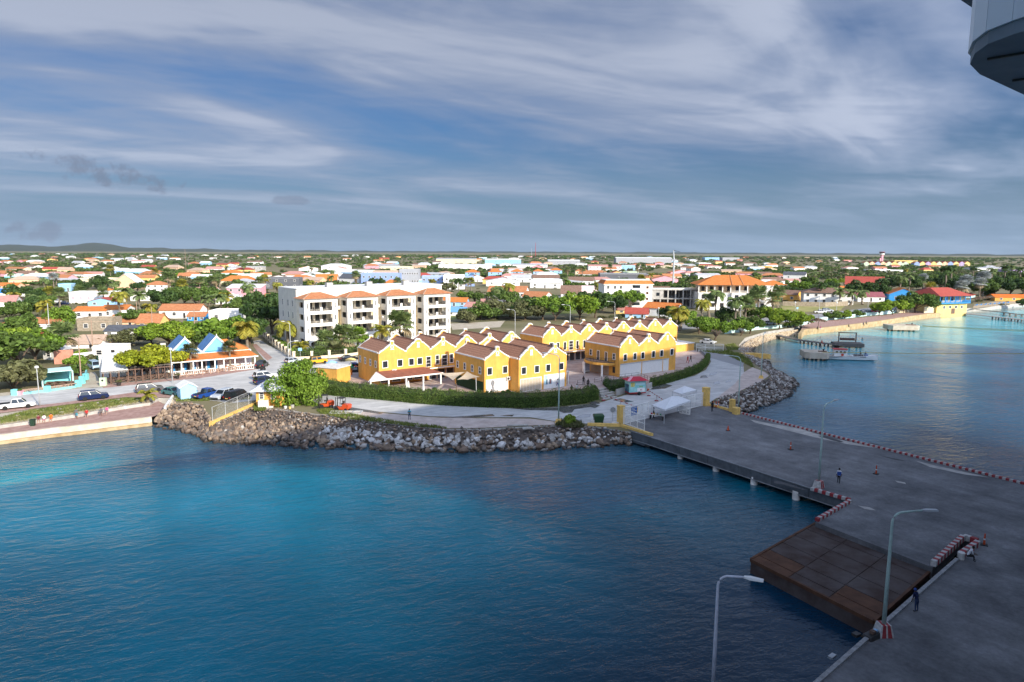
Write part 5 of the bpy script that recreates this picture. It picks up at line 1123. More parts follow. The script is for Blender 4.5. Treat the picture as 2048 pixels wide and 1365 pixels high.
# --- white four-storey house and the unfinished block
def white_block():
    p=T(1233,616); t=thing('apartment_house','white four-storey apartment house with a terracotta mansard edge','apartment house',(p.x,p.y,GZ),R(4)); k=mpp(p); W=98*k; hh=46*k
    MB().box(-W*.26,W*.74,0,14,-.5,hh).build('wall',M_white,t); mb=MB(); mb.box(-W*.26-.5,W*.74+.5,-.5,14.5,hh,hh+.3); mb.build('cornice',M_trim,t)
    mb=MB(); a0,a1=-W*.26-.5,W*.74+.5; mb.add([(a0,-.5,hh+.3),(a1,-.5,hh+.3),(a1,14.5,hh+.3),(a0,14.5,hh+.3),(a0+1.5,1.2,hh+2.1),(a1-1.5,1.2,hh+2.1),(a1-1.5,12.8,hh+2.1),(a0+1.5,12.8,hh+2.1)],[(0,1,5,4),(1,2,6,5),(2,3,7,6),(3,0,4,7)]); mb.build('roof_tiles',M_ro,t); MB().box(a0+1.4,a1-1.4,1.1,12.9,hh+1.9,hh+2.2).build('roof',M_rwh,t)
    for f in range(4):
        z=hh/4*(f+.55)
        for u in (.08,.22,.34): window(t,a0+.5+W*u,0,z,1.1,1.2)
        MB().box(a0+.5+W*.58,a0+.5+W*.74,-.05,.02,z-1.,z+.9).build('loggia',MATS['window_glass'],t); MB().box(a0+.4+W*.57,a0+.6+W*.75,-1.1,.05,z-1.2,z-.35).build('balcony',M_white,t)
        window(t,a0+.5+W*.89,0,z,.9,.9,mf=M_rt)
    LANDMARKS.append((p.x,p.y,'white four-storey house'))
    p=T(1304,616); t=thing('unfinished_building','grey concrete building shell under construction with open floors','construction',(p.x,p.y,GZ),R(2)); k=mpp(p); W=94*k; H1=36*k
    for f in range(3): MB().box(0,W,0,14,H1/2*f-.2 if f else -.4,H1/2*f+.25).build('floor_slab',M_conc,t)
    for i in range(7):
        for y in (.1,7,13.4):
            for f in range(2): MB().box(i*(W-.6)/6,i*(W-.6)/6+.55,y,y+.5,H1/2*f+.25,H1/2*(f+1)-.2).build('column',M_conc,t)
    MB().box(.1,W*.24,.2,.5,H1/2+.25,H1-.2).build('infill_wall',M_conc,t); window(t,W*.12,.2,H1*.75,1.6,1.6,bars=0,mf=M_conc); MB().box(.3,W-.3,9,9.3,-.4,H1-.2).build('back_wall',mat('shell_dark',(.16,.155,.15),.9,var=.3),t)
    MB().box(0,W,.0,.3,H1+.25,H1+.85).build('parapet',M_whited,t); MB().box(W*.02,W*.4,2,2.2,H1+.85,H1+1.6).build('formwork',M_wood,t)
    LANDMARKS.append((p.x,p.y,'unfinished concrete block'))
white_block()
def hotel():
    p=T(1396,620); t=thing('hotel_building','white hotel with colonnaded balconies and a broad orange hipped roof','hotel',(p.x,p.y,GZ),R(-4)); k=mpp(p); W=140*k; hh=50*k; f3=hh/3; xk=W*.45
    MB().box(0,xk,0,16,-.5,f3*2).build('wall',M_white,t); MB().box(xk,W,-1.5,16,-.5,f3*2-.02).build('wall',M_white,t); MB().box(1.5,W-1.5,3.2,15,f3*2,hh).build('upper_wall',PM['c'],t)
    MB().box(-.2,xk,-.2,16.2,f3*2,f3*2+.3).build('balcony_slab',M_trim,t); MB().box(xk,W+.2,-1.7,16.2,f3*2+.004,f3*2+.304).build('balcony_slab',M_trim,t)
    for i in range(10):
        xx=W*i/9; y=-.1 if xx<xk else -1.6; MB().box(xx-.2,xx+.2,y,y+.4,f3*2+.3,hh).build('column',M_trim,t)
    mb=MB(); mb.add([(-1.2,-1.3,hh),(W+1.2,-2.6,hh),(W+1.2,17,hh),(-1.2,17,hh),(9,8,hh+4.2),(W-9,8,hh+4.2)],[(0,1,5,4),(1,2,5),(2,3,4,5),(3,0,4),(3,2,1,0)]); r=mb.build('roof',M_ro,t)
    for x in (xk,xk*1.35): MB().bar((x,-2.0,hh+.1),(x*.8+4,7.6,hh+4.1),.35,.2).build('hip_ridge',M_rt,r)
    railing(t,[(0,-.05,f3*2+.3),(xk,-.05,f3*2+.3)],1.0,'railing',M_dark,gap=.6,r=.05); railing(t,[(xk,-1.55,f3*2+.3),(W,-1.55,f3*2+.3)],1.0,'railing',M_whited,gap=.6,r=.05)
    for i in range(8): window(t,2.5+i*(W-5)/7,3.2,f3*2.5,1.3,2.0,bars=0,mf=M_wood,name='door')
    for f in range(2):
        for x in (.07,.2,.33): window(t,W*x,0,f3*(f+.6),1.5,1.6,mf=M_wood,bars=1)
        for x in (.52,.62,.75,.88): window(t,W*x,-1.5,f3*(f+.55),1.5,2.0,mf=M_wood,bars=0,name='door'); MB().box(W*x-1.4,W*x+1.4,-2.6,-1.5,f3*f+.05 if f else .05,f3*f+.9).build('balcony',M_whited,t)
    LANDMARKS.append((p.x,p.y,'orange-roofed hotel'))
hotel()
# --- pastel row of terrace houses, control tower, far sheds
cols=['v','r','B','r','v','y','v','v','n','B','y','l','y','v','n','B','y','l','y']
def row():
    for i in range(19):
        if i==8: continue
        x=1733+i*11.2; c=cols[i]; wc={'r':'n'}.get(c,c); nm={'v':'mint','n':'coral','B':'blue','y':'yellow','l':'lilac'}[wc]
        p=T(x,532.2,GZ); k=mpp(p); H('%s gabled terrace house, %s in the far pastel row'%(nm,['first','second','third','fourth','fifth','sixth','seventh','eighth','ninth','tenth','eleventh','twelfth','thirteenth','fourteenth','fifteenth','sixteenth','seventeenth','eighteenth','last'][i]),x,532.2,10.6,5.5,12,0,'y',3.6,wc,'r' if i%3 else 't',2,floors=2,name='terrace_house',cat='terrace house',group='pastel terrace houses',short='pastel row',door=False)
row()
p=T(1764,526); k=mpp(p); t=thing('control_tower','pink and white airport control tower above the pastel houses','control tower',(p.x,p.y,GZ),0)
MB().box(-4.5*k,-.5*k,0,5,0,9*k).build('stair_shaft',PM['p'],t); MB().box(-1.5*k,2*k,0,6,0,15*k).build('shaft',PM['p'],t); mb=MB(); mb.lathe([(3.2*k,15*k),(4.6*k,16*k),(4.6*k,18.5*k)],10,(0,3,0)); mb.build('cab',M_white,t); mb=MB(); mb.lathe([(4.3*k,18.5*k),(5.4*k,21*k)],10,(0,3,0)); mb.build('cab_glass',M_glass,t); mb=MB(); mb.lathe([(5.6*k,21*k),(5.2*k,22*k)],10,(0,3,0)); mb.build('cab_roof',M_rma,t)
for lab,x,yb,wpx,hpx,wc,rc in (('large beige box warehouse on the horizon',912,529,80,10,'c','g'),('long blue warehouse with a pale roof near the horizon',1006,529,72,9,'b','w'),('long white warehouse before the blue one',930,540,106,9,'w','w'),('low grey depot left of the beige warehouse',760,537,66,6,'g','g'),
    ('grey sheet-roofed warehouse in the far centre',1288,528,112,11,'g','w'),('pale grey hall at the centre horizon',1128,530,64,8,'g','w'),('white shed row in the far centre',1060,537,70,7,'w','g'),('blue shed at the right horizon',1430,521,40,5,'b','w'),('grey works building at the right horizon',1462,522,34,6,'g','g'),('dark red roofed terminal behind the pastel row',1812,527,46,5,'y','m'),('white terminal hall at the far right',1985,542,62,5,'w','g'),('maroon hall at the right edge of the plain',2040,546,28,5,'l','m'),('low white hall behind the palms at the right',1778,545,56,4,'w','w'),('white tented stand on the plain',1410,531,24,4,'w','w'),('flat white store left of centre',718,549,42,6,'w','w'),('long pale depot roof behind the blue office',790,541,60,6,'c','w')):
    H(lab,x,yb,wpx,hpx,30,0,'x' if wpx>60 else 'f',2,wc,rc,5,name='warehouse',cat='warehouse',door=False,short=lab.split(' ')[1]+' warehouse')
# ================================================================ APARTMENTS
AP=(-54.5,178.0); ATH=R(38.5); APZ=2.0
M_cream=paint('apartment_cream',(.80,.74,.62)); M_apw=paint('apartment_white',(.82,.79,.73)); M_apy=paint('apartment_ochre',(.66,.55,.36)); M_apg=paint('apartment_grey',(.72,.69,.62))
apt=thing('apartment_block','white four-storey apartment block with four balcony towers and orange hip roofs','apartment block',(AP[0],AP[1],APZ),ATH)
BP,BWD,FH=12.1,9.2,3.25; TOT=3*BP+BWD
chair_me=None
def balcony_furniture():
    c=MB(); c.box(-.28,.28,-.28,.28,.36,.44); c.box(-.28,.28,.22,.30,.44,.95)
    for x in (-.26,.22):
        for y in (-.26,.22): c.box(x,x+.05,y,y+.05,0,.36)
    t=MB(); t.lathe([(.55,.70),(.55,.75)],12); t.lathe([(.05,0),(.05,.70)],8); t.lathe([(.3,0),(.3,.03)],10)
    s=MB(); s.box(-.9,.9,-.4,.4,.12,.42); s.box(-.9,.9,.25,.42,.42,.85); s.box(-.95,-.78,-.4,.4,.42,.62); s.box(.78,.95,-.4,.4,.42,.62)
    r=[]
    for m_,nm in ((c,'chair'),(t,'table'),(s,'sofa')):
        me=m_.mesh(nm); me.materials.append(None); r.append(me)
    return r
FUR=balcony_furniture(); M_fd=mat('furniture_dark',(.05,.045,.04),.7); M_fl=mat('furniture_light',(.55,.48,.40),.7)
AM=Matrix.Translation((AP[0],AP[1],APZ))@Matrix.Rotation(ATH,4,'Z')
FNAME=['ground-floor','second-floor','third-floor','top-floor']; BNAME=['left','second','third','right']
def build_apartments():
    # main body behind the towers
    MB().box(0.4,TOT+.6,5.6,19,-.5,4*FH+2.5).build('wall',M_apw,apt); MB().box(.1,TOT+.9,5.3,19.3,4*FH+2.5,4*FH+2.7).build('roof_coping',M_white,apt)
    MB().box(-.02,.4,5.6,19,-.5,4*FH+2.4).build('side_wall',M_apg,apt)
    for f in range(4):
        for y in (8.2,11.5,15.5): window(apt,-.02,y,f*FH+1.9,.9,1.5,rz=-PI/2,mf=M_apg,mg=mat('shutter_pale',(.22,.23,.24),.6),bars=3)
    for i in range(3):
        MB().box(i*BP+9.4,i*BP+11.2,7.0,8.4,4*FH+2.7,4*FH+4.0).build('roof_vent',M_conc,apt)
    for b in range(4):
        x0=b*BP; x1=x0+BWD
        for f in range(5):
            z=f*FH
            if f<4:
                # floor slab and deep white edge beam, the balcony is open behind it
                MB().box(x0,x1,0,5.6,z-.15,z+.12).build('floor_slab',M_apw,apt)
                if f>0: MB().box(x0-.05,x1+.05,-.08,.22,z-.72,z+.02).build('edge_beam',M_apw,apt)
                for xx,wd in ((x0-.03,1.5),(x1-1.47,1.5),((x0+x1)/2-.32,.64)):
                    if wd<1: MB().box(xx,xx+wd,-.03,.3,z+.0,z+1.15).build('balustrade_pier',M_apw,apt)
                    else:
                        MB().box(xx,xx+wd,-.03,.35,z-.15 if f==0 else z+.02,z+FH-.72).build('pier',M_apw,apt)
                        window(apt,xx+wd/2,-.03,z+1.6,.28,1.3,bars=0,fw=.06)
                # glazing at the back of the balcony, with curtains and frames
                MB().box(x0+.2,x1-.2,5.3,5.45,z+.12,z+FH-.2).build('back_wall',M_cream,apt)
                for k in range(4): window(apt,x0+1.6+k*(BWD-3.2)/3,5.3,z+1.35,1.25,2.15,bars=0,fw=.07,name='sliding_door')
                if f>0 or b==0:
                    for xa,xb in ((x0+1.47,(x0+x1)/2-.32),((x0+x1)/2+.32,x1-1.47)):
                        rb=MB()
                        for zz in (.12,.95): rb.tube([(xa,.12,z+zz+.1),(xb,.12,z+zz+.1)],.03,4)
                        n=int((xb-xa)/.22)
                        for k in range(1,n): rb.tube([(xa+(xb-xa)*k/n,.12,z+.2),(xa+(xb-xa)*k/n,.12,z+1.05)],.018,4)
                        rb.build('railing',M_dark,apt)
                # side openings
                for xs in (x0,x1-.3):
                    MB().box(xs,xs+.3,.35,1.0,z,z+FH-.02).build('side_pier',M_apw,apt); MB().box(xs,xs+.3,3.9,5.6,z,z+FH-.02).build('side_pier',M_cream,apt)
                    MB().box(xs+.02,xs+.28,1.0,3.9,z+.1,z+1.05).build('side_parapet',M_apw,apt); MB().box(xs+.01,xs+.29,1.0,3.9,z+FH-.7,z+FH-.02).build('side_lintel',M_apw,apt)
                # furniture: each piece a thing of its own
                rr=random.Random(b*10+f)
                if f>0 or b==0:
                    for side in (0,1):
                        kx=x0+2.6+side*3.6+rr.uniform(-.3,.3); base=['table','sofa'][rr.random()<.35]
                        me=FUR[1] if base=='table' else FUR[2]; q=AM@Vector((kx,2.2,z+.12)); sd_='left' if side==0 else 'right'
                        o=mobj('patio_'+base,me,None,None,q,ATH); setm(o,M_fd if rr.random()<.6 else M_fl); tag(o,f'{base} on the {FNAME[f]} balcony of the {BNAME[b]} tower, {sd_} half','table' if base=='table' else 'sofa','balcony furniture')
                        for s,w_ in ((-1,'left'),(1,'right')):
                            q=AM@Vector((kx+s*.95,2.0+rr.uniform(-.3,.5),z+.12)); o=mobj('patio_chair',FUR[0],None,None,q,ATH+s*1.2+rr.uniform(-.4,.4)); setm(o,M_fd if rr.random()<.5 else M_fl)
                            tag(o,f'{w_} chair by the {base}, {FNAME[f]} balcony, {BNAME[b]} tower, {sd_} half','chair','balcony furniture')
            else:
                MB().box(x0-.05,x1+.05,-.08,5.6,z-.70,z+.05).build('top_beam',M_apw,apt); MB().box(x0-.45,x1+.45,-.5,6.0,z+.05,z+.22).build('eave',M_white,apt)
                mb=MB(); a,c=x0-.7,x1+.7; mb.add([(a,-.8,z+.22),(c,-.8,z+.22),(c,6.2,z+.22),(a,6.2,z+.22),((a+c)/2-1.2,3.6,z+1.75),((a+c)/2+1.2,3.6,z+1.75)],[(0,1,5,4),(1,2,5),(2,3,4,5),(3,0,4),(3,2,1,0)]); r=mb.build('roof',M_rt,apt)
                for p_ in ((a,-.8),(c,-.8)): MB().bar((p_[0],p_[1],z+.26),((a+c)/2+(1.2 if p_[0]>x0+2 else -1.2),3.6,z+1.79),.2,.1).build('hip_ridge',MATS['tan_roof'],r)
        # ground floor arch
        if b==0:
            n=12; mb=MB(); pts=[(x0+1.47+(BWD-2.94)*k/n, 1.55+.75*math.sin(PI*k/n)) for k in range(n+1)]; mb.prof(pts+[(x1-1.47,FH-.72),(x0+1.47,FH-.72)],0,.25); mb.build('arch',M_apw,apt)
        if b<3:   # recessed link between towers
            for f in range(4):
                window(apt,x1+1.2,5.6,f*FH+1.8,.7,1.4,bars=0); 
                if f==3: MB().box(x1,x1+2.9,4.2,5.6,f*FH-.1,f*FH+.9).build('link_balcony',M_cream,apt)
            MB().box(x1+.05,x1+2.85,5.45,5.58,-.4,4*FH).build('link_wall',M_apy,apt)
build_apartments()
# garden wall of the apartments: pillars with iron panels
M_pill=paint('pillar_cream',(.74,.63,.47),var=.12)
def pillar_wall(label,pts,n,h=1.9):
    t=thing('garden_wall',label,'wall',(0,0,0)); L=[0]
    for a,b in zip(pts[:-1],pts[1:]): L.append(L[-1]+(b-a).length)
    mb=MB(); mb.box(-.3,.3,-.3,.3,0,h); mb.box(-.36,.36,-.36,.36,h,h+.15); me=mb.mesh('pillar'); me.materials.append(M_pill); prev=None
    for k in range(n):
        s=L[-1]*k/(n-1); i=max(j for j in range(len(pts)-1) if L[j]<=s+1e-6); q=pts[i].lerp(pts[i+1],(s-L[i])/(L[i+1]-L[i])); a=pts[i+1]-pts[i]
        mobj('pillar',me,None,t,(q.x,q.y,GZ),math.atan2(a.y,a.x))
        if prev is not None:
            b=MB(); b.bar((prev.x,prev.y,GZ+.35),(q.x,q.y,GZ+.35),.22,.7); b.build('plinth',M_pill,t); g=MB(); d=q-prev; m=max(3,int(d.length/.22))
            for j in range(1,m): u=prev+d*(j/m); g.tube([(u.x,u.y,GZ+.7),(u.x,u.y,GZ+h-.1)],.02,4)
            g.tube([(prev.x,prev.y,GZ+h-.2),(q.x,q.y,GZ+h-.2)],.025,4); g.build('iron_panel',M_dark,t)
        prev=q
    return t
pillar_wall('cream pillar wall with iron panels along the narrow street',PX(GZ,(588,720),(575,712),(545,690),(528,675)),11)
pillar_wall('cream pillar wall with iron panels in front of the apartments',PX(GZ,(588,720),(640,718),(700,713),(742,706)),6,1.8)
hedge('hedge','hedge behind the apartment pillar wall',PX(GZ,(590,716),(640,715),(700,710),(742,704)),PX(GZ,(592,711),(640,710),(700,706),(742,700)),GZ,GZ+1.7,5200,G_mid,.13,8)
hedge('hedge','low hedge along the apartment street wall',PX(GZ,(588,715),(560,695),(540,682)),PX(GZ,(596,711),(570,692),(548,680)),GZ,GZ+1.3,2600,G_fresh,.15,9)
for i,(x,y,h,r,k,lf,lab) in enumerate(((602,706,1.6,3.0,'coco2',G_palmy,'short yellow palm at the apartment front corner'),(655,708,3.2,3.8,'fan',G_palm,'grey-green fan palm before the left balcony tower'),(690,705,4.0,4.2,'fan2',G_palm,'tall fan palm before the second balcony tower'),(672,711,1.4,2.6,'fan2',G_olive,'low fan palm behind the apartment hedge'),(716,702,3.6,3.2,'fan',G_fresh,'green fan palm beside the ochre side wall'),(765,700,5.0,3.6,'coco2',G_palmy,'palm peeping over the first ochre roof'),(800,697,6.6,4.6,'fan2',G_palm,'palm behind the second and third ochre roofs'),(640,712,.9,2.2,'fan2',G_palm,'very low palm at the ground-floor arch'))):
    palm(lab,T(x,y),h,r,k,lf,group=None)
# ================================================================ BLUE RESTAURANT
bt_=T(345,752,GZ); be_=T(513,737,GZ); bd=(be_-bt_); BTH=math.atan2(bd.y,bd.x); BL=bd.length
br=thing('blue_restaurant','sky blue twin-gabled restaurant with an orange tiled veranda and white balustrade','restaurant',(bt_.x,bt_.y,GZ),BTH)
M_bsky=paint('restaurant_blue',(.19,.47,.72)); M_bdk=paint('restaurant_trim_blue',(.04,.26,.55)); M_brf=mat('blue_striped_roof',(.10,.22,.42),.6,scale=1,var=.15,coords='obj',stripe=('Y',.42,.05,.55))
def blue_rest():
    k=BL/170.0; fx=lambda px:(px-345)*k     # photo pixels along the front -> metres
    vd=3.4; ez=2.9; iz=3.6
    MB().box(0.1,BL-.2,vd,11,-.3,3.9).build('wall',M_white,br)
    mb=MB(); mb.add([(-.3,-.4,ez),(BL+.4,-.4,ez),(BL-.6,vd+.3,iz+.25),(.0,vd+.3,iz+.25),(-.3,-.4,ez-.14),(BL+.4,-.4,ez-.14),(BL-.6,vd+.3,iz+.11),(.0,vd+.3,iz+.11)],[(0,1,2,3),(4,7,6,5),(0,4,5,1),(1,5,6,2),(2,6,7,3),(3,7,4,0)]); mb.build('veranda_roof',M_ro,br)
    x1,x2=fx(448),BL; mb=MB(); mb.add([(x1,vd,iz+.2),(x2-.2,vd,iz+.2),(x2+.3,11,iz+.2),(x1,11,iz+.2),(x1+.3,7.5,iz+2.5),(x2-4.5,7.5,iz+2.5)],[(0,1,5,4),(1,2,5),(2,3,4,5),(3,0,4),(3,2,1,0)]); mb.build('end_roof',M_ro,br)
    MB().box(-.3,BL+.4,-.48,-.38,ez-.22,ez+.02).build('fascia',M_white,br)
    gw=fx(398)-fx(345); zb=3.95; zr=zb+3.3
    for i,(xa,xb) in enumerate(((fx(345),fx(411)),(fx(411),fx(450)+2.2))):
        xm=(xa+xb)/2
        MB().prof([(xa,3.4),(xb,3.4),(xb,zb),(xm,zr),(xa,zb)],vd+.3,vd+.6).build('gable',M_bsky,br)
        for xs in (xa,xb):
            mb=MB(); mb.add([(xs,vd+.1,zb+.02),(xm,vd+.1,zr+.05),(xm,11.5,zr+.05),(xs,11.5,zb+.02),(xs,vd+.1,zb-.12),(xm,vd+.1,zr-.09),(xm,11.5,zr-.09),(xs,11.5,zb-.12)],[(0,1,2,3),(4,7,6,5),(0,4,5,1),(1,5,6,2),(2,6,7,3),(3,7,4,0)]); r=mb.build('roof',M_brf,br)
            MB().bar((xs,vd+.12,zb+.03),(xm,vd+.12,zr+.06),.16,.32).build('bargeboard',M_white,r)
        mb=MB(); mb.lathe([(.06,0),(.12,.25),(.03,.6)],8,(xm,vd+.1,zr)); mb.build('finial',M_white,br)
    MB().box(fx(345),fx(450)+2.2,vd+.2,vd+.32,3.65,4.15).build('sign_band',M_bdk,br)
    # hand-painted name on the band, white script strokes
    for j in range(9): xx=fx(402)+j*.21; MB().bar((xx,vd+.18,3.78),(xx+.13,vd+.18,3.98 if j%3 else 4.06),.05,.03).build('lettering',M_white,br)
    MB().box(-1.2,-.2,6,6.9,3.5,6.3).build('chimney',M_whited,br); MB().box(-1.3,-.1,5.9,7,6.3,6.5).build('chimney_cap',M_dark,br)
    for px in (345,363,386,403,429,447,470,492,512):
        x=fx(px); MB().box(x-.12,x+.12,-.2,.05,0,ez-.1).build('post',M_white,br)
    for px,c in ((352,'k'),(376,'k'),(393,'k'),(422,'k'),(437,'k')): MB().box(fx(px)-.3,fx(px)+.3,vd-.1,vd-.02,.1,2.5).build('shutter',M_bdk if c=='k' else M_white,br)
    for px in (383,430,360,410): MB().box(fx(px)-.8,fx(px)+.6,vd-.06,vd-.01,.05,2.4).build('doorway',M_dark,br)
    bal=MB(); bal.lathe([(.05,0),(.09,.25),(.05,.5),(.07,.7)],6); bme=bal.mesh('baluster'); bme.materials.append(M_white)
    for a,b in ((345,408),(415,430),(447,512)):
        MB().box(fx(a),fx(b),-.15,.1,.75,.9).build('balustrade_rail',M_white,br); MB().box(fx(a),fx(b),-.15,.1,-.1,.12).build('balustrade_base',M_white,br)
        n=int((fx(b)-fx(a))/.42)
        for j in range(n): mobj('baluster',bme,None,br,(fx(a)+(j+.5)*.42,-.02,.1))
    for px in (455,468,482,498): 
        o=mobj('terrace_table',FUR[1],None,None,br.matrix_basis@Vector((fx(px),1.6,.05))); setm(o,M_ro); tag(o,'round wooden table under the orange veranda, %s from the left'%{455:'first',468:'second',482:'third',498:'fourth'}[px],'table','veranda tables')
blue_rest()
# wooden fence of X panels in front of it
def xfence(label,pts,n,h=1.0,m=None):
    t=thing('rustic_fence',label,'fence',(0,0,0)); a0,b0=pts; m=m or M_wood
    pb=MB(); pb.box(-.09,.09,-.09,.09,0,h+.1); me=pb.mesh('post'); me.materials.append(m)
    for k in range(n+1):
        q=a0.lerp(b0,k/n); mobj('post',me,None,t,(q.x,q.y,GZ))
        if k<n:
            r=a0.lerp(b0,(k+1)/n); MB().bar((q.x,q.y,GZ+h-.05),(r.x,r.y,GZ+h-.05),.07,.1).build('top_rail',m,t)
            MB().bar((q.x,q.y,GZ+.15),(r.x,r.y,GZ+h-.2),.05,.09).build('brace',m,t); MB().bar((q.x,q.y,GZ+h-.2),(r.x,r.y,GZ+.15),.05,.09).build('brace',m,t)
M_wpale=mat('bleached_wood',(.40,.27,.20),.85,var=.2,scale=3)
xfence('bleached rail fence with crossed braces before the blue restaurant',PX(GZ,(357,757),(452,744)),6,.95,M_wpale); xfence('bleached rail fence with crossed braces by the narrow street corner',PX(GZ,(458,743),(512,735)),4,.95,M_wpale)
xfence('dark rail fence with crossed braces before the thatched terrace',PX(GZ,(222,769),(350,756)),8,1.0)
# ================================================================ THATCHED RESTAURANT
def thatch_rest():
    a=T(206,770,GZ); b=T(350,757,GZ); d=b-a; L=d.length; t=thing('terrace_restaurant','open timber terrace restaurant with a white awning, dark inside','restaurant',(a.x,a.y,GZ),math.atan2(d.y,d.x))
    mb=MB(); k=L/144.; f=lambda px:(px-206)*k
    mb.add([(f(204),-.3,2.7),(f(256),-.3,2.7),(f(250),7.5,5.2),(f(214),7.5,5.2),(f(204),-.3,2.6),(f(256),-.3,2.6),(f(250),7.5,5.1),(f(214),7.5,5.1)],[(0,1,2,3),(4,7,6,5),(0,4,5,1),(1,5,6,2),(2,6,7,3),(3,7,4,0)]); mb.build('awning',mat('awning_white',(.62,.64,.66),.7,var=.12,scale=.8),t)
    mb=MB(); mb.box(f(256),f(346),1.0,6.5,2.75,2.9); mb.build('slat_roof',M_timber,t)
    MB().box(f(205),f(350),7.4,7.7,0,4.8).build('back_wall',M_white,t); MB().box(f(206),f(348),-.1,7.4,-.1,.12).build('deck',M_timber,t)
    fr=MB()
    for j in range(46):
        xx=f(205)+j*(f(256)-f(205))/45; fr.bar((xx,-.32,2.65),(xx+random.uniform(-.05,.05),-.34,2.1+random.uniform(0,.25)),.09,.02)
    fr.build('fringe',M_whited,t)
    for px in (208,222,238,256,270,284,300,316,330,346):
        MB().box(f(px)-.1,f(px)+.1,-.1,.1,0,2.75).build('post',M_wood,t); MB().box(f(px)-.1,f(px)+.1,3.5,3.7,0,2.9).build('post',M_wood,t)
    MB().box(f(204),f(348),-.15,-.02,2.45,2.65).build('beam',M_wood,t)
    for j in range(9): window(t,f(262)+j*1.35,7.4,1.7,.8,1.9,bars=0)
    MB().prof([(f(335),2.9),(f(380),2.9),(f(376),4.4),(f(318),4.2)],7.0,7.2).build('tile_roof_edge',M_ro,t)
    mb=MB(); mb.add([(f(312),4.5,3.1),(f(362),4.5,3.1),(f(362),9.5,4.8),(f(312),9.5,4.8),(f(312),4.5,2.95),(f(362),4.5,2.95),(f(362),9.5,4.65),(f(312),9.5,4.65)],[(0,1,2,3),(4,7,6,5),(0,4,5,1),(1,5,6,2),(2,6,7,3),(3,7,4,0)]); mb.build('tile_roof',M_ro,t)
    for j,(px,yy) in enumerate(((216,1.5),(228,2.6),(244,1.6),(262,2.2),(278,1.6),(293,2.4),(308,1.7),(325,2.3))):
        o=mobj('terrace_table',FUR[1],None,None,t.matrix_basis@Vector((f(px),yy,.12))); setm(o,M_wood); tag(o,'dark table on the timber terrace, %s from the white awning end'%['first','second','third','fourth','fifth','sixth','seventh','eighth'][j],'table','terrace tables')
    p=T(207,772); bx=thing('sign_box','pale green standing sign box at the terrace corner','sign box',(p.x,p.y,GZ),.1); MB().box(-.55,.55,-.3,.3,0,1.6).build('box',PM['v'],bx); mb=MB(); mb.lathe([(.2,-.33),(.2,-.29)],12,(0,0,1.1),axis='y'); mb.build('round_mark',M_dark,bx)
thatch_rest()
# ================================================================ TURQUOISE TERRACE
def turq():
    t=thing('turquoise_terrace','turquoise walled terrace with wooden balusters and a shade roof','terrace',(0,0,0))
    ps=PX(GZ,(30,791),(92,784),(150,776),(160,772)); 
    for a,b in zip(ps[:-1],ps[1:]):
        o=MB(); o.bar((a.x,a.y,GZ+.18),(b.x,b.y,GZ+.18),.25,.4); rel(o.build('plinth',M_turq),t); o=MB(); o.bar((a.x,a.y,GZ+.85),(b.x,b.y,GZ+.85),.16,.1); rel(o.build('rail',M_wpale),t)
        n=int((b-a).length/.5)
        for k in range(1,n): q=a.lerp(b,k/n); o=MB(); o.box(q.x-.05,q.x+.05,q.y-.05,q.y+.05,GZ+.35,GZ+.82); rel(o.build('baluster',M_wpale),t)
    for x,y,h in ((30,791,1.1),(95,784,1.1),(157,774,1.3),(165,768,1.5),(172,760,1.3)): p=T(x,y); o=MB(); o.box(p.x-.45,p.x+.45,p.y-.35,p.y+.35,GZ,GZ+h); rel(o.build('pillar',M_turq),t)
    a=T(84,776); 
    w=PX(GZ,(82,768),(142,762)); o=MB(); o.bar((w[0].x,w[0].y,GZ+1.4),(w[1].x,w[1].y,GZ+1.4),.25,2.8); rel(o.build('back_wall',M_turq),t)
    rf=[T(86,776,GZ),T(147,770,GZ),T(143,762,GZ),T(84,768,GZ)]; o=MB(); o.prism([(p.x,p.y) for p in rf],GZ+2.8,GZ+2.92); rel(o.build('roof',M_aqua),t)
    for p in rf[:2]: o=MB(); o.box(p.x-.1,p.x+.1,p.y-.1,p.y+.1,GZ,GZ+2.8); rel(o.build('post',M_aqua),t)
    for i,(x,y) in enumerate(((105,772),(120,771),(138,771))):
        p=T(x,y); q=thing('picnic_table','dark wooden picnic table on the turquoise terrace, %s'%['left','middle','right'][i],'picnic table',(p.x,p.y,GZ),.15,'picnic tables'); MB().box(-1,1,-.4,.4,.7,.78).build('table_top',M_wood,q)
        for s in (-1,1): MB().box(-1,1,s*.8-.15,s*.8+.15,.4,.46).build('bench',M_wood,q); MB().box(s*.7-.05,s*.7+.05,-.8,.8,0,.7).build('trestle',M_wood,q)
    wall_line('yard_wall','turquoise yard wall beside the sandy driveway','wall',PX(GZ,(165,768),(172,758),(174,748)),1.2,.25,M_turq,GZ)
    p=T(40,790); fp=thing('flower_pot','bright pink square planter by the turquoise pillar','planter',(p.x,p.y,GZ),.1); MB().loft([[(-.35,-.35,0),(.35,-.35,0),(.35,.35,0),(-.35,.35,0)],[(-.5,-.5,.75),(.5,-.5,.75),(.5,.5,.75),(-.5,.5,.75)]]).build('pot',PM['p'],fp); o=mobj('plant',TREES['far3'][0],None,fp,(0,0,.7),scale=.45); setm(o,G_mid)
turq()
wall_line('yard_wall','salmon pink plastered yard wall behind the green bush','wall',PX(GZ,(109,729),(147,727)),3.2,.25,mat('salmon_wall',(.52,.24,.17),.85,var=.15,scale=1.2,bump=.01),GZ)
wall_line('yard_wall','white plastered yard wall right of the salmon one','wall',PX(GZ,(147,727),(186,722)),2.2,.25,M_white,GZ)
wall_line('yard_wall','long grey stone wall along the field','wall',PX(GZ,(1565,612),(1650,614),(1695,612)),2.2,.4,PM['s'],GZ)
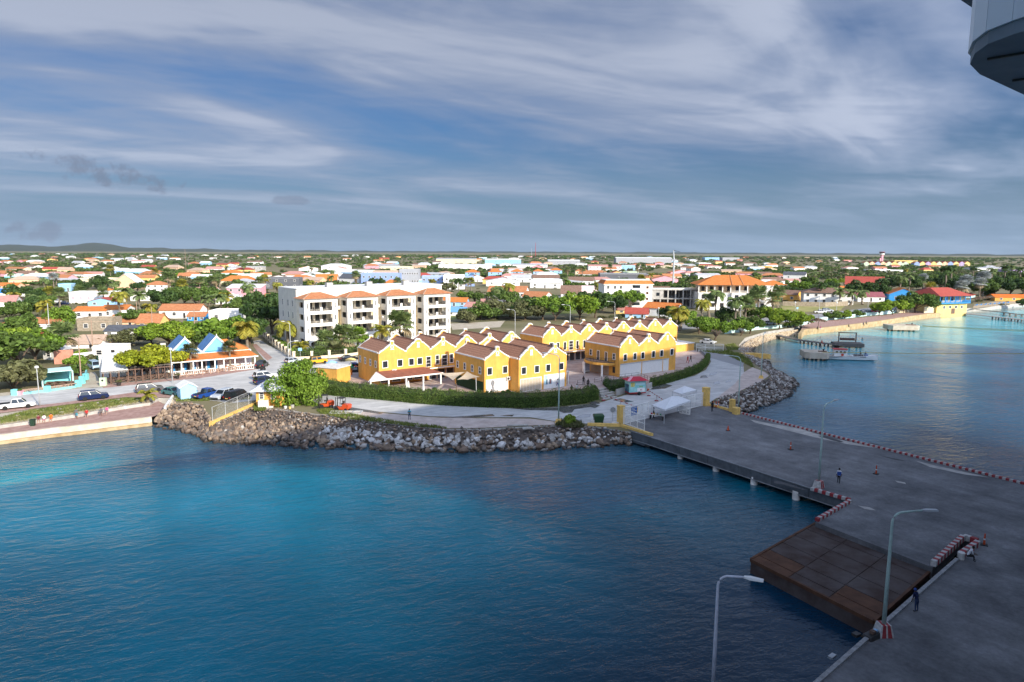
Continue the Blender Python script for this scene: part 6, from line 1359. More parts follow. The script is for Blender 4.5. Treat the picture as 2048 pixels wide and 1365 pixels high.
# ================================================================ KIOSK, SMALL BOX BUILDING, BLUE SHED
p=T(545,813); kz=thing('ochre_kiosk','small ochre kiosk with a white hipped roof under the big tree','kiosk',(p.x,p.y,GZ),R(8)); k=mpp(p)
MB().box(-2.6,1.9,0,4.2,-.2,2.75).build('wall',M_yel,kz); mb=MB(); mb.add([(-3.5,-.9,2.7),(2.7,-.9,2.7),(2.7,5,2.7),(-3.5,5,2.7),(-.9,2,4.3),(.3,2,4.3)],[(0,1,5,4),(1,2,5),(2,3,4,5),(3,0,4),(3,2,1,0)]); mb.build('roof',mat('white_metal_roof',(.66,.67,.70),.6,var=.06,coords='obj',stripe=('X',.3,.02,.12)),kz)
for x in (-1.7,.2): window(kz,x,0,1.85,.6,1.0,bars=2)
p=T(528,816); wt=thing('water_tank','white plastic tank in front of the ochre kiosk','tank',(p.x,p.y,GZ),R(8)); MB().box(-.85,.75,-.35,.35,.12,1.25).build('tank',M_white,wt); MB().box(-.95,.85,-.4,.4,0,.12).build('base',M_conc,wt); MB().box(.85,1.5,-.2,.2,.0,.25).build('box',M_whited,wt)
p=T(655,770); sb=thing('service_hut','plain ochre hut with a flat white roof behind the hedge end','hut',(p.x,p.y,GZ),R(-22)); MB().box(-2.6,2.3,0,4.4,-.2,3.3).build('wall',M_yel,sb); MB().box(-2.75,2.45,-.15,4.55,3.3,3.48).build('roof',M_whited,sb)
p=T(378,799); bs_=thing('blue_shed','small pale blue wooden vending shed with a white gable roof','shed',(p.x,p.y,GZ),R(36)); 
MB().prof([(-1.3,0),(1.3,0),(1.3,2.1),(0,2.9),(-1.3,2.1)],0,3.4).build('wall',paint('shed_blue',(.34,.60,.78)),bs_); roof_mesh('y',2.6,3.4,2.15,.85,.25,.08).build('roof',M_white,bs_); MB().box(1.3,1.6,.5,3.2,1.1,1.25).build('counter',M_bdk,bs_); MB().box(1.28,1.34,.6,3.1,1.3,1.95).build('hatch',M_dark,bs_)
# ochre kerb with its chain-link fence
kb=PX(GZ,(421,848),(521,804)); wall_line('ochre_kerb','ochre painted kerb wall running down over the riprap','wall',kb,.75,.5,M_kyel,GZ-.45)
def chainlink(label,pts,n,h,zz):
    t=thing('chain_link_fence',label,'fence',(0,0,0)); a,b=pts; mesh=MB(); top=MB()
    for k in range(n+1):
        q=a.lerp(b,k/n); mb=MB(); mb.tube([(q.x,q.y,zz),(q.x,q.y,zz+h)],.045,6); mb.build('post',M_galv,t)
    d=b-a; m=int(d.length/.35)
    for k in range(m):
        q=a.lerp(b,k/m); r=a.lerp(b,min(1,(k+5)/m)); mesh.tube([(q.x,q.y,zz+.1),(r.x,r.y,zz+h-.1)],.006,3,cap=False); mesh.tube([(q.x,q.y,zz+h-.1),(r.x,r.y,zz+.1)],.006,3,cap=False)
    mesh.build('wire_mesh',M_galv,t); top.tube([(a.x,a.y,zz+h),(b.x,b.y,zz+h)],.04,5); top.build('top_rail',M_galv,t)
chainlink('chain-link fence above the ochre kerb down to the rocks',[kb[0].lerp(kb[1],.02)+Vector((0,.4,0)),kb[1]+Vector((-.3,.4,0))],4,2.4,GZ)
# ================================================================ VEHICLES
def carpaint(n,c,r=.25): return mat('car_'+n,c,r,var=.03,scale=.5,spec=.6)
CP={k:carpaint(k,c) for k,c in dict(white=(.72,.72,.71),navy=(.012,.022,.075),grey=(.10,.105,.115),teal=(.06,.19,.19),blue=(.015,.06,.25),silver=(.45,.49,.54),black=(.012,.012,.014),yellow=(.72,.38,.02),red=(.25,.015,.02),orange=(.55,.075,.02),lightblue=(.33,.45,.52),green=(.06,.16,.08)).items()}
M_cg=mat('car_glass',(.012,.016,.02),.05,spec=.7,var=.1); M_ty=mat('tyre',(.018,.018,.018),.85); M_rim=mat('wheel_rim',(.42,.43,.45),.35,metal=.6); M_hl=mat('headlight',(.70,.72,.74),.1,spec=.7); M_tl=mat('tail_light',(.35,.012,.012),.2,spec=.6); M_ch=mat('black_trim',(.02,.02,.02),.6)
def wheel_meshes(r=.34,w=.22):
    t=MB(); t.lathe([(r*.62,-w/2),(r*.94,-w/2),(r,-w*.3),(r,w*.3),(r*.94,w/2),(r*.62,w/2)],18,axis='y'); tm=t.mesh('tyre'); tm.materials.append(M_ty)
    q=MB(); q.lathe([(r*.64,-w*.44),(r*.2,-w*.5),(r*.2,w*.5),(r*.64,w*.44)],12,axis='y'); qm=q.mesh('rim'); qm.materials.append(M_rim); return tm,qm
WM=wheel_meshes()
# profiles: lower body outline (x,z), cabin as (x0 bottom-rear,x1 bottom-front,x2 top-front,x3 top-rear,z top)
CAR={
 'suv':dict(L=4.6,W=1.86,body=[(-2.28,.35),(-2.3,.75),(-2.22,1.02),(.95,1.02),(1.95,.93),(2.25,.78),(2.3,.4),(2.15,.28),(-2.15,.28)],cab=(-2.18,1.1,.35,-1.95,1.66),wb=1.36,wr=1.08),
 'sedan':dict(L=4.5,W=1.78,body=[(-2.2,.32),(-2.25,.7),(-2.1,.92),(.8,.90),(1.85,.80),(2.2,.65),(2.25,.36),(2.1,.25),(-2.1,.25)],cab=(-1.75,1.05,.25,-1.1,1.40),wb=1.33,wr=.96),
 'hatch':dict(L=3.8,W=1.70,body=[(-1.85,.32),(-1.9,.75),(-1.82,.95),(.75,.92),(1.6,.80),(1.88,.62),(1.9,.34),(1.75,.25),(-1.75,.25)],cab=(-1.8,1.0,.3,-1.5,1.46),wb=1.18,wr=.96),
 'pickup':dict(L=5.2,W=1.82,body=[(-2.55,.45),(-2.6,.95),(-.72,1.02),(1.1,1.02),(2.2,.95),(2.55,.80),(2.6,.45),(2.4,.34),(-2.4,.34)],cab=(-.75,1.35,.72,-.58,1.70),wb=1.55,wr=1.08,bed=True),
 'van':dict(L=4.7,W=1.82,body=[(-2.3,.35),(-2.35,.8),(-2.3,1.05),(1.35,1.05),(2.1,.95),(2.3,.75),(2.35,.4),(2.2,.28),(-2.2,.28)],cab=(-2.28,1.75,1.05,-2.18,1.82),wb=1.4,wr=1.06),
 'jeep':dict(L=4.1,W=1.80,body=[(-1.9,.45),(-1.95,1.1),(.55,1.12),(.6,1.05),(1.85,1.02),(1.95,.95),(1.95,.5),(1.8,.42),(-1.8,.42)],cab=(-1.85,.62,.45,-1.75,1.82),wb=1.25,wr=1.15)}
CARM={}
def car_parts(k):
    if k in CARM: return CARM[k]
    c=CAR[k]; W=c['W']/2; out=[]
    b=MB(); n=len(c['body'])
    rings=[]
    for yy,s,dz in ((-W,.955,.03),(-W*.93,1,0),(W*.93,1,0),(W,.955,.03)):
        rings.append([(x*s,yy,z if z<.5 else z-dz*1.2) for x,z in c['body']])
    b.loft(rings); x0,x1,x2,x3,zt=c['cab']; zb=max(z for _,z in c['body'])-.04
    R0=[(x0,-W*.95,zb),(x1,-W*.95,zb),(x1,W*.95,zb),(x0,W*.95,zb)]; R1=[(x3,-W*.76,zt-.06),(x2,-W*.76,zt-.06),(x2,W*.76,zt-.06),(x3,W*.76,zt-.06)]; R2=[(x3+.1,-W*.66,zt),(x2-.12,-W*.66,zt),(x2-.12,W*.66,zt),(x3+.1,W*.66,zt)]
    b.loft([R0,R1,R2]); me=b.mesh('body'); me.materials.append(None); out.append(('body',me,'paint',None))
    def pane(q,nm):
        g=MB(); c0=sum((Vector(v) for v in q),Vector())/4; nr=(Vector(q[1])-Vector(q[0])).cross(Vector(q[3])-Vector(q[0])).normalized()
        if nr.dot(c0-Vector(((x0+x1)/2,0,.8)))<0: nr=-nr
        v=[Vector(p).lerp(c0,.10)+nr*.012 for p in q]; g.add(v+[p-nr*.03 for p in v],[(0,1,2,3),(0,1,5,4),(1,2,6,5),(2,3,7,6),(3,0,4,7)]); m=g.mesh(nm); m.materials.append(M_cg); out.append((nm,m,'fix',None))
    for s in (0,1):
        i,j=(0,1) if s==0 else (3,2); m0=Vector(R0[i]).lerp(Vector(R0[j]),.52); m1=Vector(R1[i]).lerp(Vector(R1[j]),.52)
        pane([R0[i],m0,m1,R1[i]],'side_window'); pane([m0,R0[j],R1[j],m1],'side_window')
    pane([R0[1],R0[2],R1[2],R1[1]],'windscreen'); pane([R0[0],R0[3],R1[3],R1[0]],'rear_window')
    if c.get('bed'):
        g=MB(); g.box(-2.45,-.85,-W*.8,W*.8,1.0,1.045); m=g.mesh('bed'); m.materials.append(M_ch); out.append(('bed',m,'fix',None))
    xf=max(x for x,_ in c['body']); xr=min(x for x,_ in c['body'])
    for s in (-1,1):
        g=MB(); g.box(xf-.16,xf-.02,s*W*.72-.17,s*W*.72+.17,.66,.82); m=g.mesh('headlight'); m.materials.append(M_hl); out.append(('headlight',m,'fix',None))
        g=MB(); g.box(xr-.015,xr+.12,s*W*.78-.13,s*W*.78+.13,.72,.95); m=g.mesh('tail_light'); m.materials.append(M_tl); out.append(('tail_light',m,'fix',None))
    g=MB(); g.box(xf-.05,xf+.03,-W*.8,W*.8,.36,.56); m=g.mesh('bumper'); m.materials.append(M_ch); out.append(('bumper',m,'fix',None))
    g=MB(); g.box(xr-.03,xr+.05,-W*.8,W*.8,.36,.56); m=g.mesh('bumper'); m.materials.append(M_ch); out.append(('bumper',m,'fix',None))
    g=MB(); g.box(xr-.035,xr+.02,-.26,.26,.60,.72); m=g.mesh('number_plate'); m.materials.append(M_kyel); out.append(('number_plate',m,'fix',None))
    CARM[k]=(out,c); return CARM[k]
def car(label,pos,heading,k,col,z=GZ+.015,group='parked cars',roof=None,cat='car',name='parked_car',full=True):
    out,c=car_parts(k); t=thing(name,label,cat,(pos[0],pos[1],z),R(heading),group); m=CP[col]
    for nm,me,kd,_ in out:
        o=mobj(nm,me,None,t)
        if kd=='paint': setm(o,m)
    for sx in (-1,1):
        for sy in (-1,1):
            w_=thing_part=mobj('wheel',WM[0],None,t,(sx*c['wb'],sy*(c['W']/2-.10),.34*c['wr']/1.0 if c['wr']>1 else .33)); w_.scale=(c['wr'],1,c['wr'])
            mobj('rim',WM[1],None,w_)
    if roof: MB().box(-1.7,.4,-.62,.62,1.80,1.86).build('soft_top',M_ch,t)
    return t
BD=math.degrees(BTH)
car('white double-cab pickup on the street at the left edge',T(34,817),BD,'pickup','white',cat='pickup')
car('dark blue SUV driving right on the shore street',T(188,799),BD,'suv','navy')
car('dark grey SUV on the street by the young palm',T(300,784),BD,'suv','grey')
car('teal sedan parked beside the pale blue shed',T(346,790),BD-62,'sedan','teal')
car('blue pickup parked right of the pale blue shed',T(415,795),BD+30,'pickup','blue',cat='pickup')
car('silver SUV between the blue pickup and the black van',T(446,797),BD-140,'suv','silver')
car('black van nearest the chain-link fence',T(474,800),BD+32,'van','black')
car('white SUV parked left of the big tree',T(530,758),BD+10,'suv','white')
car('dark navy SUV in front of the white one by the big tree',T(532,768),BD+14,'suv','navy')
car('black SUV seen from behind at the street corner',T(524,735),BD+62,'suv','black')
car('yellow jeep with a dark top by the apartment wall',T(637,728),BD+2,'jeep','yellow',roof=True)
car('black sedan by the apartment wall right of the jeep',T(697,722),BD+2,'sedan','black')
car('silver hatchback behind the street lamps',T(586,727),BD+20,'hatch','silver')
car('dark red car in the yard among the painted posts',T(690,744),BD-20,'hatch','red')
car('dark blue pickup in the yard behind the red car',T(708,741),BD-10,'pickup','blue',cat='pickup')
car('navy sedan at the left of the painted posts',T(662,742),BD-10,'sedan','navy')
car('black hatchback under the ochre side wall',T(722,747),BD-20,'hatch','black')
car('pale blue minivan on the sandy driveway',T(190,738),BD-80,'van','lightblue')
car('dark car before the long white terracotta house',T(328,641),5,'hatch','black')
car('dark car on the lane at the far left',T(47,608),5,'suv','grey'); car('dark pickup by the palms at the left',T(128,610),8,'pickup','navy',cat='pickup'); car('white van beside the dark pickup at the left',T(113,606),8,'van','white')
car('white sedan on the harbour road bend',T(1416,688),-40,'sedan','white')
car('white pickup parked by the field',T(1640,627),-8,'pickup','white',cat='pickup'); car('white SUV parked on the right waterfront',T(1720,628),-6,'suv','white'); car('silver car beside the white pickup',T(1655,624),-4,'suv','silver'); car('dark grey car behind the waterfront trees',T(1737,627),-6,'sedan','grey'); car('red car at the waterfront row end',T(1750,626),-6,'hatch','red')
car('red car under the palms by the hotel',T(1434,652),10,'hatch','red'); car('white car under the sea grape trees',T(1608,648),-20,'sedan','white'); car('silver car by the aqua wall corner',T(1540,650),-10,'hatch','silver')
car('dark SUV on the narrow street by the white cube house',T(402,668),60,'suv','grey'); car('white pickup on the narrow street by the trees',T(396,664),50,'pickup','white',cat='pickup')
rc=random.Random(5); cc=['white','silver','white','grey','white','black','silver','white','red','white','silver','white','blue','white']
for i in range(14):
    u=i%7; v=i//7; car('%s car in the %s row of the centre car park, %s from the left'%(cc[i],'near' if v==0 else 'far',['first','second','third','fourth','fifth','sixth','seventh'][u]),T(1090+u*12,612-v*7.),rc.choice([80,100,88]),rc.choice(['sedan','hatch','suv']),cc[i],group='car park cars')
# scooters at the corner
def scooter(label,pos,h):
    t=thing('motor_scooter',label,'scooter',(pos[0],pos[1],GZ),R(h),'scooters')
    for x in (-.6,.6): o=mobj('wheel',WM[0],None,t,(x,0,.28)); o.scale=(.82,.5,.82)
    MB().prof([(-.75,.45),(-.7,.8),(-.1,.78),(.0,.4),(.35,.35),(.5,.9),(.6,.9),(.5,.3),(-.5,.28)],-.14,.14).build('body',M_ch,t); MB().box(-.65,-.05,-.13,.13,.78,.86).build('seat',M_dark,t); MB().bar((.5,-.3,1.02),(.5,.3,1.02),.04,.04).build('handlebar',M_dark,t)
scooter('black scooter parked by the rail fence end',T(526,742),70); scooter('dark scooter parked behind the first at the corner',T(521,738),70)
# forklifts
def forklift(label,pos,h):
    t=thing('forklift',label,'forklift',(pos[0],pos[1],GZ),R(h),'forklifts'); m=CP['orange']
    MB().prof([(-1.35,.45),(-1.4,1.05),(-1.2,1.2),(-.35,1.2),(-.25,.75),(.75,.70),(.85,.35),(-1.2,.30)],-.55,.55).build('body',m,t); MB().prof([(-1.45,.5),(-1.5,1.1),(-1.2,1.22),(-1.15,.5)],-.6,.6).build('counterweight',m,t)
    for x,y in ((-.45,.5),(-.45,-.5),(.6,.5),(.6,-.5)): MB().bar((x,y,1.0),(x+(.05 if x<0 else -.12),y,2.15),.06,.06).build('guard_post',M_dark,t)
    MB().box(-.5,.6,-.55,.55,2.15,2.22).build('overhead_guard',M_dark,t); MB().box(-.35,.1,-.28,.28,1.1,1.25).build('seat',M_dark,t); MB().box(-.42,-.3,-.28,.28,1.25,1.7).build('seat_back',M_dark,t)
    for y in (-.3,.3): MB().bar((.95,y,.1),(.95,y,2.3),.10,.08).build('mast_rail',M_dark,t); MB().box(1.0,2.1,y-.06,y+.06,.08,.13).build('fork',M_dark,t)
    MB().box(.98,1.04,-.5,.5,.3,.8).build('carriage',M_dark,t); MB().bar((.45,0,1.0),(.3,0,1.45),.04,.04).build('steering_column',M_dark,t)
    for x,s in ((.62,1.05),(-.95,.85)):
        for y in (-.48,.48): o=mobj('wheel',WM[0],None,t,(x,y,.34*s)); o.scale=(s,1,s); mobj('rim',WM[1],None,o)
forklift('orange-red forklift at the roadside, nearest the metal frame',T(684,822),165); forklift('orange-red forklift parked further under the big tree',T(650,816),205)
# ================================================================ BOATS, JETTIES, MOORING PLATFORMS
def boat():
    p=T(1703,720,0); t=thing('pilot_boat','white work boat with a red cabin roof beside the concrete mooring block','boat',(p.x,p.y,0),R(-12)); L=6.6
    def sec(x,w,zk,zd): return [(x,-w,zd),(x,-w*.92,.25),(x,0,zk),(x,w*.92,.25),(x,w,zd)]
    rg=[sec(-6.2,1.5,-.3,.95),sec(-3,1.75,-.4,.95),sec(0,1.8,-.4,1.0),sec(3,1.5,-.3,1.15),sec(5,.85,-.1,1.35),sec(6.3,.08,.5,1.55)]
    mb=MB(); mb.loft([[Vector(q) for q in r] for r in rg]); mb.build('hull',M_white,t); MB().bar((-6.2,-1.78,.85),(3,-1.55,1.05),.1,.14).build('rubbing_strake',M_dark,t); MB().box(-5.9,3.2,-1.3,1.3,.93,1.0).build('deck',M_conc,t)
    MB().loft([[(-4.6,-1.15,1),(-1.2,-1.15,1),(-1.2,1.15,1),(-4.6,1.15,1)],[(-4.5,-1.05,2.7),(-1.6,-1.05,2.7),(-1.6,1.05,2.7),(-4.5,1.05,2.7)]]).build('cabin',M_white,t); MB().box(-4.8,-1.3,-1.25,1.25,2.7,2.85).build('cabin_roof',paint('boat_red',(.50,.07,.06)),t)
    for x in (-4.0,-3.0,-2.1): window(t,x,-1.13,2.1,.6,.5,bars=0,fw=.05)
    mb=MB(); mb.lathe([(.34,-.06),(.34,.06)],14,(-2.6,-1.22,1.4),axis='y'); mb.build('lifebuoy',paint('buoy_red',(.6,.08,.05)),t); railing(t,[(-1,-1.5,1.0),(3,-1.35,1.1),(5.6,0,1.35)],.6,'handrail',M_galv,gap=.9); MB().box(.5,2.6,-.7,.7,1.0,1.5).build('gear',M_dark,t); MB().box(3,3.8,-.5,.5,1.1,1.6).build('crate',paint('crate_blue',(.05,.16,.4)),t)
boat()
def dolphin(label,px,py,w,d,rz):
    p=T(px,py,0); t=thing('mooring_block',label,'mooring block',(p.x,p.y,0),R(rz),'mooring blocks'); MB().prism([(-w/2,0),(-w/2+1.2,-1.2),(w/2-.8,-1.2),(w/2,0),(w/2,d),(-w/2,d)],0.55,2.15).build('cap',mat('stained_concrete',(.46,.38,.28),.85,col2=(.60,.52,.42),scale=.7,bump=.02),t)
    for x in (-w*.35,0,w*.35):
        for y in (.6,d-.8): mb=MB(); mb.lathe([(.35,-3),(.35,.55)],10,(x,y,0)); mb.build('pile',M_concd,t)
    mb=MB(); mb.lathe([(.22,2.15),(.16,2.35),(.16,2.65),(.28,2.75),(.28,2.9)],10,(w*.3,1.2,0)); mb.build('bollard',M_dark,t); MB().box(w*.1,w*.42,.9,1.4,2.15,2.4).build('timber_fender',M_wood,t)
dolphin('concrete mooring block beside the work boat',1633,721,6.2,5,-10); dolphin('concrete mooring block standing alone off the right promenade',1807,663,10.5,5,-8)
def jetty(label,pts,w,z,n,m,name='jetty',rail=False,sag=0):
    t=thing(name,label,'jetty',(0,0,0)); P_=[Vector((q.x,q.y,z)) for q in pts]
    for a,b in zip(P_[:-1],P_[1:]):
        d=b-a; k=max(1,int(d.length/1.1))
        for i in range(k):
            c0=a.lerp(b,i/k+.004); c1=a.lerp(b,(i+1)/k-.004); mb=MB(); mb.bar(c0+Vector((0,0,-.1)),c1+Vector((0,0,-.1)),w,.2); mb.build('plank',m,t)
    a,b=P_[0],P_[-1]
    for i in range(n):
        q=a.lerp(b,(i+.6)/n)
        if len(P_)>2: q=P_[1].lerp(P_[-1],(i+.3)/n)
        s=(P_[-1]-P_[-2]).normalized(); s=Vector((-s.y,s.x,0))*w*.42
        for e in (-1,1): mb=MB(); mb.box(q.x+s.x*e-.18,q.x+s.x*e+.18,q.y+s.y*e-.18,q.y+s.y*e+.18,-2.5,z-.2); mb.build('pile',M_timber,t)
    return t
jetty('grey plank jetty running from the stony beach to the boat landing',[T(1553,668,1.3),T(1600,678,1.3),T(1650,684,1.3),T(1682,688,1.3)],2.2,.95,5,M_timber)
p=T(1696,685.5,1.3); lp=thing('landing_stage','timber landing stage with a goalpost shelter frame and bench','landing stage',(p.x,p.y,0),R(-12)); MB().box(-4.2,4.0,-2.2,2.6,.25,1.2).build('deck',M_timber,lp)
for x in (-3,0,3): 
    for y in (-1.8,2.2): MB().box(x-.2,x+.2,y-.2,y+.2,-2.5,.55).build('pile',M_timber,lp)
for x in (-2.4,2.4): MB().box(x-.13,x+.13,.9,1.2,1.35,4.0).build('post',M_wood,lp)
MB().box(-2.6,2.6,.9,1.2,4.0,4.25).build('beam',M_wood,lp); MB().box(-2.0,2.2,1.0,1.5,1.8,1.95).build('bench',M_wood,lp); MB().box(-2.0,2.2,1.5,1.58,1.95,2.5).build('bench_back',M_wood,lp)
jetty('long low plank jetty from the waterfront restaurant to the right',[T(1915,625,1.2),T(1985,633,1.2),T(2060,641,1.2),T(2120,647,1.2)],2.4,1.2,10,mat('pale_planks',(.30,.27,.26),.85,var=.2,scale=2)); jetty('second plank jetty behind the first at the right edge',[T(1955,619,1.4),T(2005,624,1.4),T(2035,629,1.2),T(2090,632,1.2)],2.0,1.3,7,M_timber)
# mooring lines to the ship
M_rope=mat('yellow_rope',(.50,.40,.12),.8)
for i,(a,b,lab) in enumerate((((1750,703),(EM(120,6)),'yellow mooring line from the boat landing towards the ship'),((1845,652),(EM(175,4)),'upper yellow mooring line from the lone mooring block'),((1845,653),(EM(165,4)),'lower yellow mooring line from the lone mooring block'))):
    A=T(a[0],a[1],2.6) if i else T(1645,705,2.9); B=EM(228+8*i,-2,9.5) if i else EM(208,-2,9.); n=16; pts=[]
    for k in range(n+1): q=A.lerp(B,k/n); q.z-=(.5+.5*(i==2))*math.sin(PI*k/n); q.z=max(q.z,.6); pts.append(q)
    mb=MB(); mb.tube(pts,.07,5); tag(mb.build('mooring_line',M_rope),lab,'rope','mooring lines')
# palapa on the right promenade, sun umbrellas of the beach bar
def palapa(label,p,r,h,z=GZ,grp='thatched sunshades'):
    t=thing('thatched_sunshade',label,'sunshade',(p[0],p[1],z),0,grp); mb=MB(); mb.lathe([(.1,0),(.09,h)],8); mb.build('pole',M_wood,t); rs=np.random.RandomState(int(p[0]*7)%999); n=360
    a=rs.uniform(0,2*PI,n); u=rs.uniform(.05,1,n)**.6; P_=np.stack([np.cos(a)*u*r,np.sin(a)*u*r,h+.35*r-(u*r)*.42+rs.normal(0,.04,n)],1); V,Fq=leaf_cloud(P_,np.array([[0,0,1.]])+0*P_,r*.13,rs,.35); npmesh('thatch',V,Fq,mat('thatch',(.20,.155,.10),.9,var=.3,scale=3,island=.35),t)
    mb=MB(); mb.lathe([(r*.95,h-.05),(.1,h+.33*r)],14); mb.build('frame',M_wood,t)
palapa('large thatched sunshade on the promenade by the beach',T(1636,658),2.6,2.9,grp=None)
for i in range(9): palapa('small thatched sunshade of the beach bar, %s from the restaurant'%['first','second','third','fourth','fifth','sixth','seventh','eighth','last'][i],T(1950+i*7.5,606-i*.9),2.2,2.2)
for i in range(8):
    p=T(1952+i*9,612-i*.7); t=thing('sun_lounger','blue sun lounger on the bar beach, %s from the restaurant'%['first','second','third','fourth','fifth','sixth','seventh','last'][i],'lounger',(p.x,p.y,GZ),.4,'beach loungers'); MB().box(-.9,.5,-.35,.35,.3,.42).build('seat',PM['k'],t); MB().bar((.5,0,.38),(1.0,0,.8),.7,.1).build('backrest',PM['k'],t); MB().box(-.8,-.7,-.3,.3,0,.3).build('leg',M_white,t); MB().box(.4,.5,-.3,.3,0,.3).build('leg',M_white,t)
kind(sheet('bar_beach',PX(GZ,(1945,618),(2000,611),(2048,606),(2048,601),(1990,604),(1948,610)),M_sand,GZ+.02),'structure')
# ================================================================ STREET FURNITURE AND HARBOUR GEAR
def lamp(label,px,py,h,arm,ang,m=None,base=None,head='flat',z=GZ,name='street_lamp',r=.08):
    p=T(px,py,z); t=thing(name,label,'street lamp',(p.x,p.y,z),R(ang),'street lamps'); m=m or M_galv; b=.0
    if base=='trap':
        o=MB(); o.loft([[(-.5,-.5,0),(.5,-.5,0),(.5,.5,0),(-.5,.5,0)],[(-.35,-.35,.85),(.35,-.35,.85),(.35,.35,.85),(-.35,.35,.85)]]); o.build('base',M_kw,t)
        for s in (-1,1): q=MB(); q.loft([[(s*.22-.15,-.52,0),(s*.22+.15,-.52,0),(s*.22+.15,.52,0),(s*.22-.15,.52,0)],[(s*.15-.1,-.36,.855),(s*.15+.1,-.36,.855),(s*.15+.1,.36,.855),(s*.15-.1,.36,.855)]]); q.build('red_stripe',M_kr,t)
        b=.85
    elif base=='ochre': MB().loft([[(-.45,-.45,0),(.45,-.45,0),(.45,.45,0),(-.45,.45,0)],[(-.3,-.3,.6),(.3,-.3,.6),(.3,.3,.6),(-.3,.3,.6)]]).build('base',M_kyel,t); b=.6
    pts=[(0,0,b),(0,0,h*.5),(0,0,h-.7)]; rs=[r*1.35,r*1.1,r*.8]
    if arm>0:
        for k in range(1,6): a=PI/2*k/5; pts.append((.7*(1-math.cos(a)),0,h-.7+.7*math.sin(a))); rs.append(r*.7)
        pts.append((arm,0,h+.12)); rs.append(r*.6)
    else: pts.append((0,0,h)); rs.append(r*.7)
    mb=MB(); mb.tube(pts,rs,10); mb.build('pole',m,t,smooth=True)
    hd=MB()
    if arm>0: hd.loft([[(arm-.1,-.09,h+.07),(arm-.1,.09,h+.07),(arm-.1,.09,h+.17),(arm-.1,-.09,h+.17)],[(arm+.25,-.2,h+.07),(arm+.25,.2,h+.07),(arm+.25,.15,h+.2),(arm+.25,-.15,h+.2)],[(arm+.95,-.17,h+.09),(arm+.95,.17,h+.09),(arm+.95,.13,h+.17),(arm+.95,-.13,h+.17)]])
    else: hd.lathe([(.1,h-.05),(.3,h+.05),(.32,h+.28),(.15,h+.4)],12)
    hd.build('lamp_head',M_white if head=='white' else M_steel,t); return t
lamp('tall pale green lamp post with a long arm over the berth edge',1766,1270,8.9,2.1,2,M_green,'trap',r=.11)
p=T(1428,1372); lamp('white lamp post rising from below with a flat tilted head',1425,1400,7.9,1.5,-25,mat('lamp_white',(.62,.63,.70),.4),head='white',r=.10)
lamp('pale green lamp post at the kerb corner of the jetty bridge',1637,976,9.6,2.4,40,M_green,'trap',r=.10)
lamp('pale green lamp post on the ochre block at the road bend',1117,846,10.6,2.0,150,M_green,'ochre',r=.09)
lamp('pale green lamp post by the gate behind the harbour fence',1476,826,9.4,1.8,170,M_green,r=.09); lamp('pale green lamp post on the ochre block among the right rocks',1522,757,9.4,1.6,60,M_green,'ochre',r=.09)
for i,(x,y,h,a,an,lab) in enumerate(((80,813,6.5,0,0,'white lamp post on the shore street at the left'),(345,766,6.6,0,0,'white lamp post before the timber terrace'),(582,722,9.2,1.8,150,'tall street lamp by the apartment corner'),(577,723,4.6,1.6,40,'low curved street lamp by the apartment corner'),(767,694,8.0,0,0,'lamp post behind the left ochre roofs'),(1030,676,8.5,1.8,160,'street lamp behind the two ochre buildings'),(1140,662,8.5,2.0,165,'street lamp behind the rear ochre row, left'),(1229,652,8.5,2.0,165,'street lamp behind the rear ochre row, right'),(1480,652,7.0,0,0,'lamp post by the hotel palms'),(1589,637,6.2,0,0,'lamp post by the sea grape trees'),(1637,641,8.5,0,0,'tall white lamp post behind the promenade wall'),(1672,634,5.6,0,0,'lamp post before the white villa'),(1735,628,5.6,0,0,'lamp post by the waterfront car row'),(1540,645,6.,0,0,'lamp post by the hotel drive'),(1316,655,6.5,0,0,'lamp post behind the right end of the ochre row'))):
    lamp(lab,x,y,h,a,an,M_galv,r=.075,head='white')
for i,(x,y,h,lab) in enumerate(((99,664,9,'utility pole by the left trees'),(162,756,8,'leaning wooden pole by the sandy driveway'),(305,664,8,'utility pole by the peach cottage'),(390,670,8,'utility pole on the narrow street'),(186,700,8,'utility pole between the tan roofs'),(373,560,26,'far mast in the left town'),(60,560,11,'utility pole at the far left'),(275,650,8,'utility pole by the orange-roofed house'))):
    p=T(x,y); mb=MB(); mb.tube([p,p+Vector((.1,0,h))],[.14,.09],6); o=mb.build('utility_pole',M_wpale if i else M_galv); tag(o,lab,'pole','utility poles')
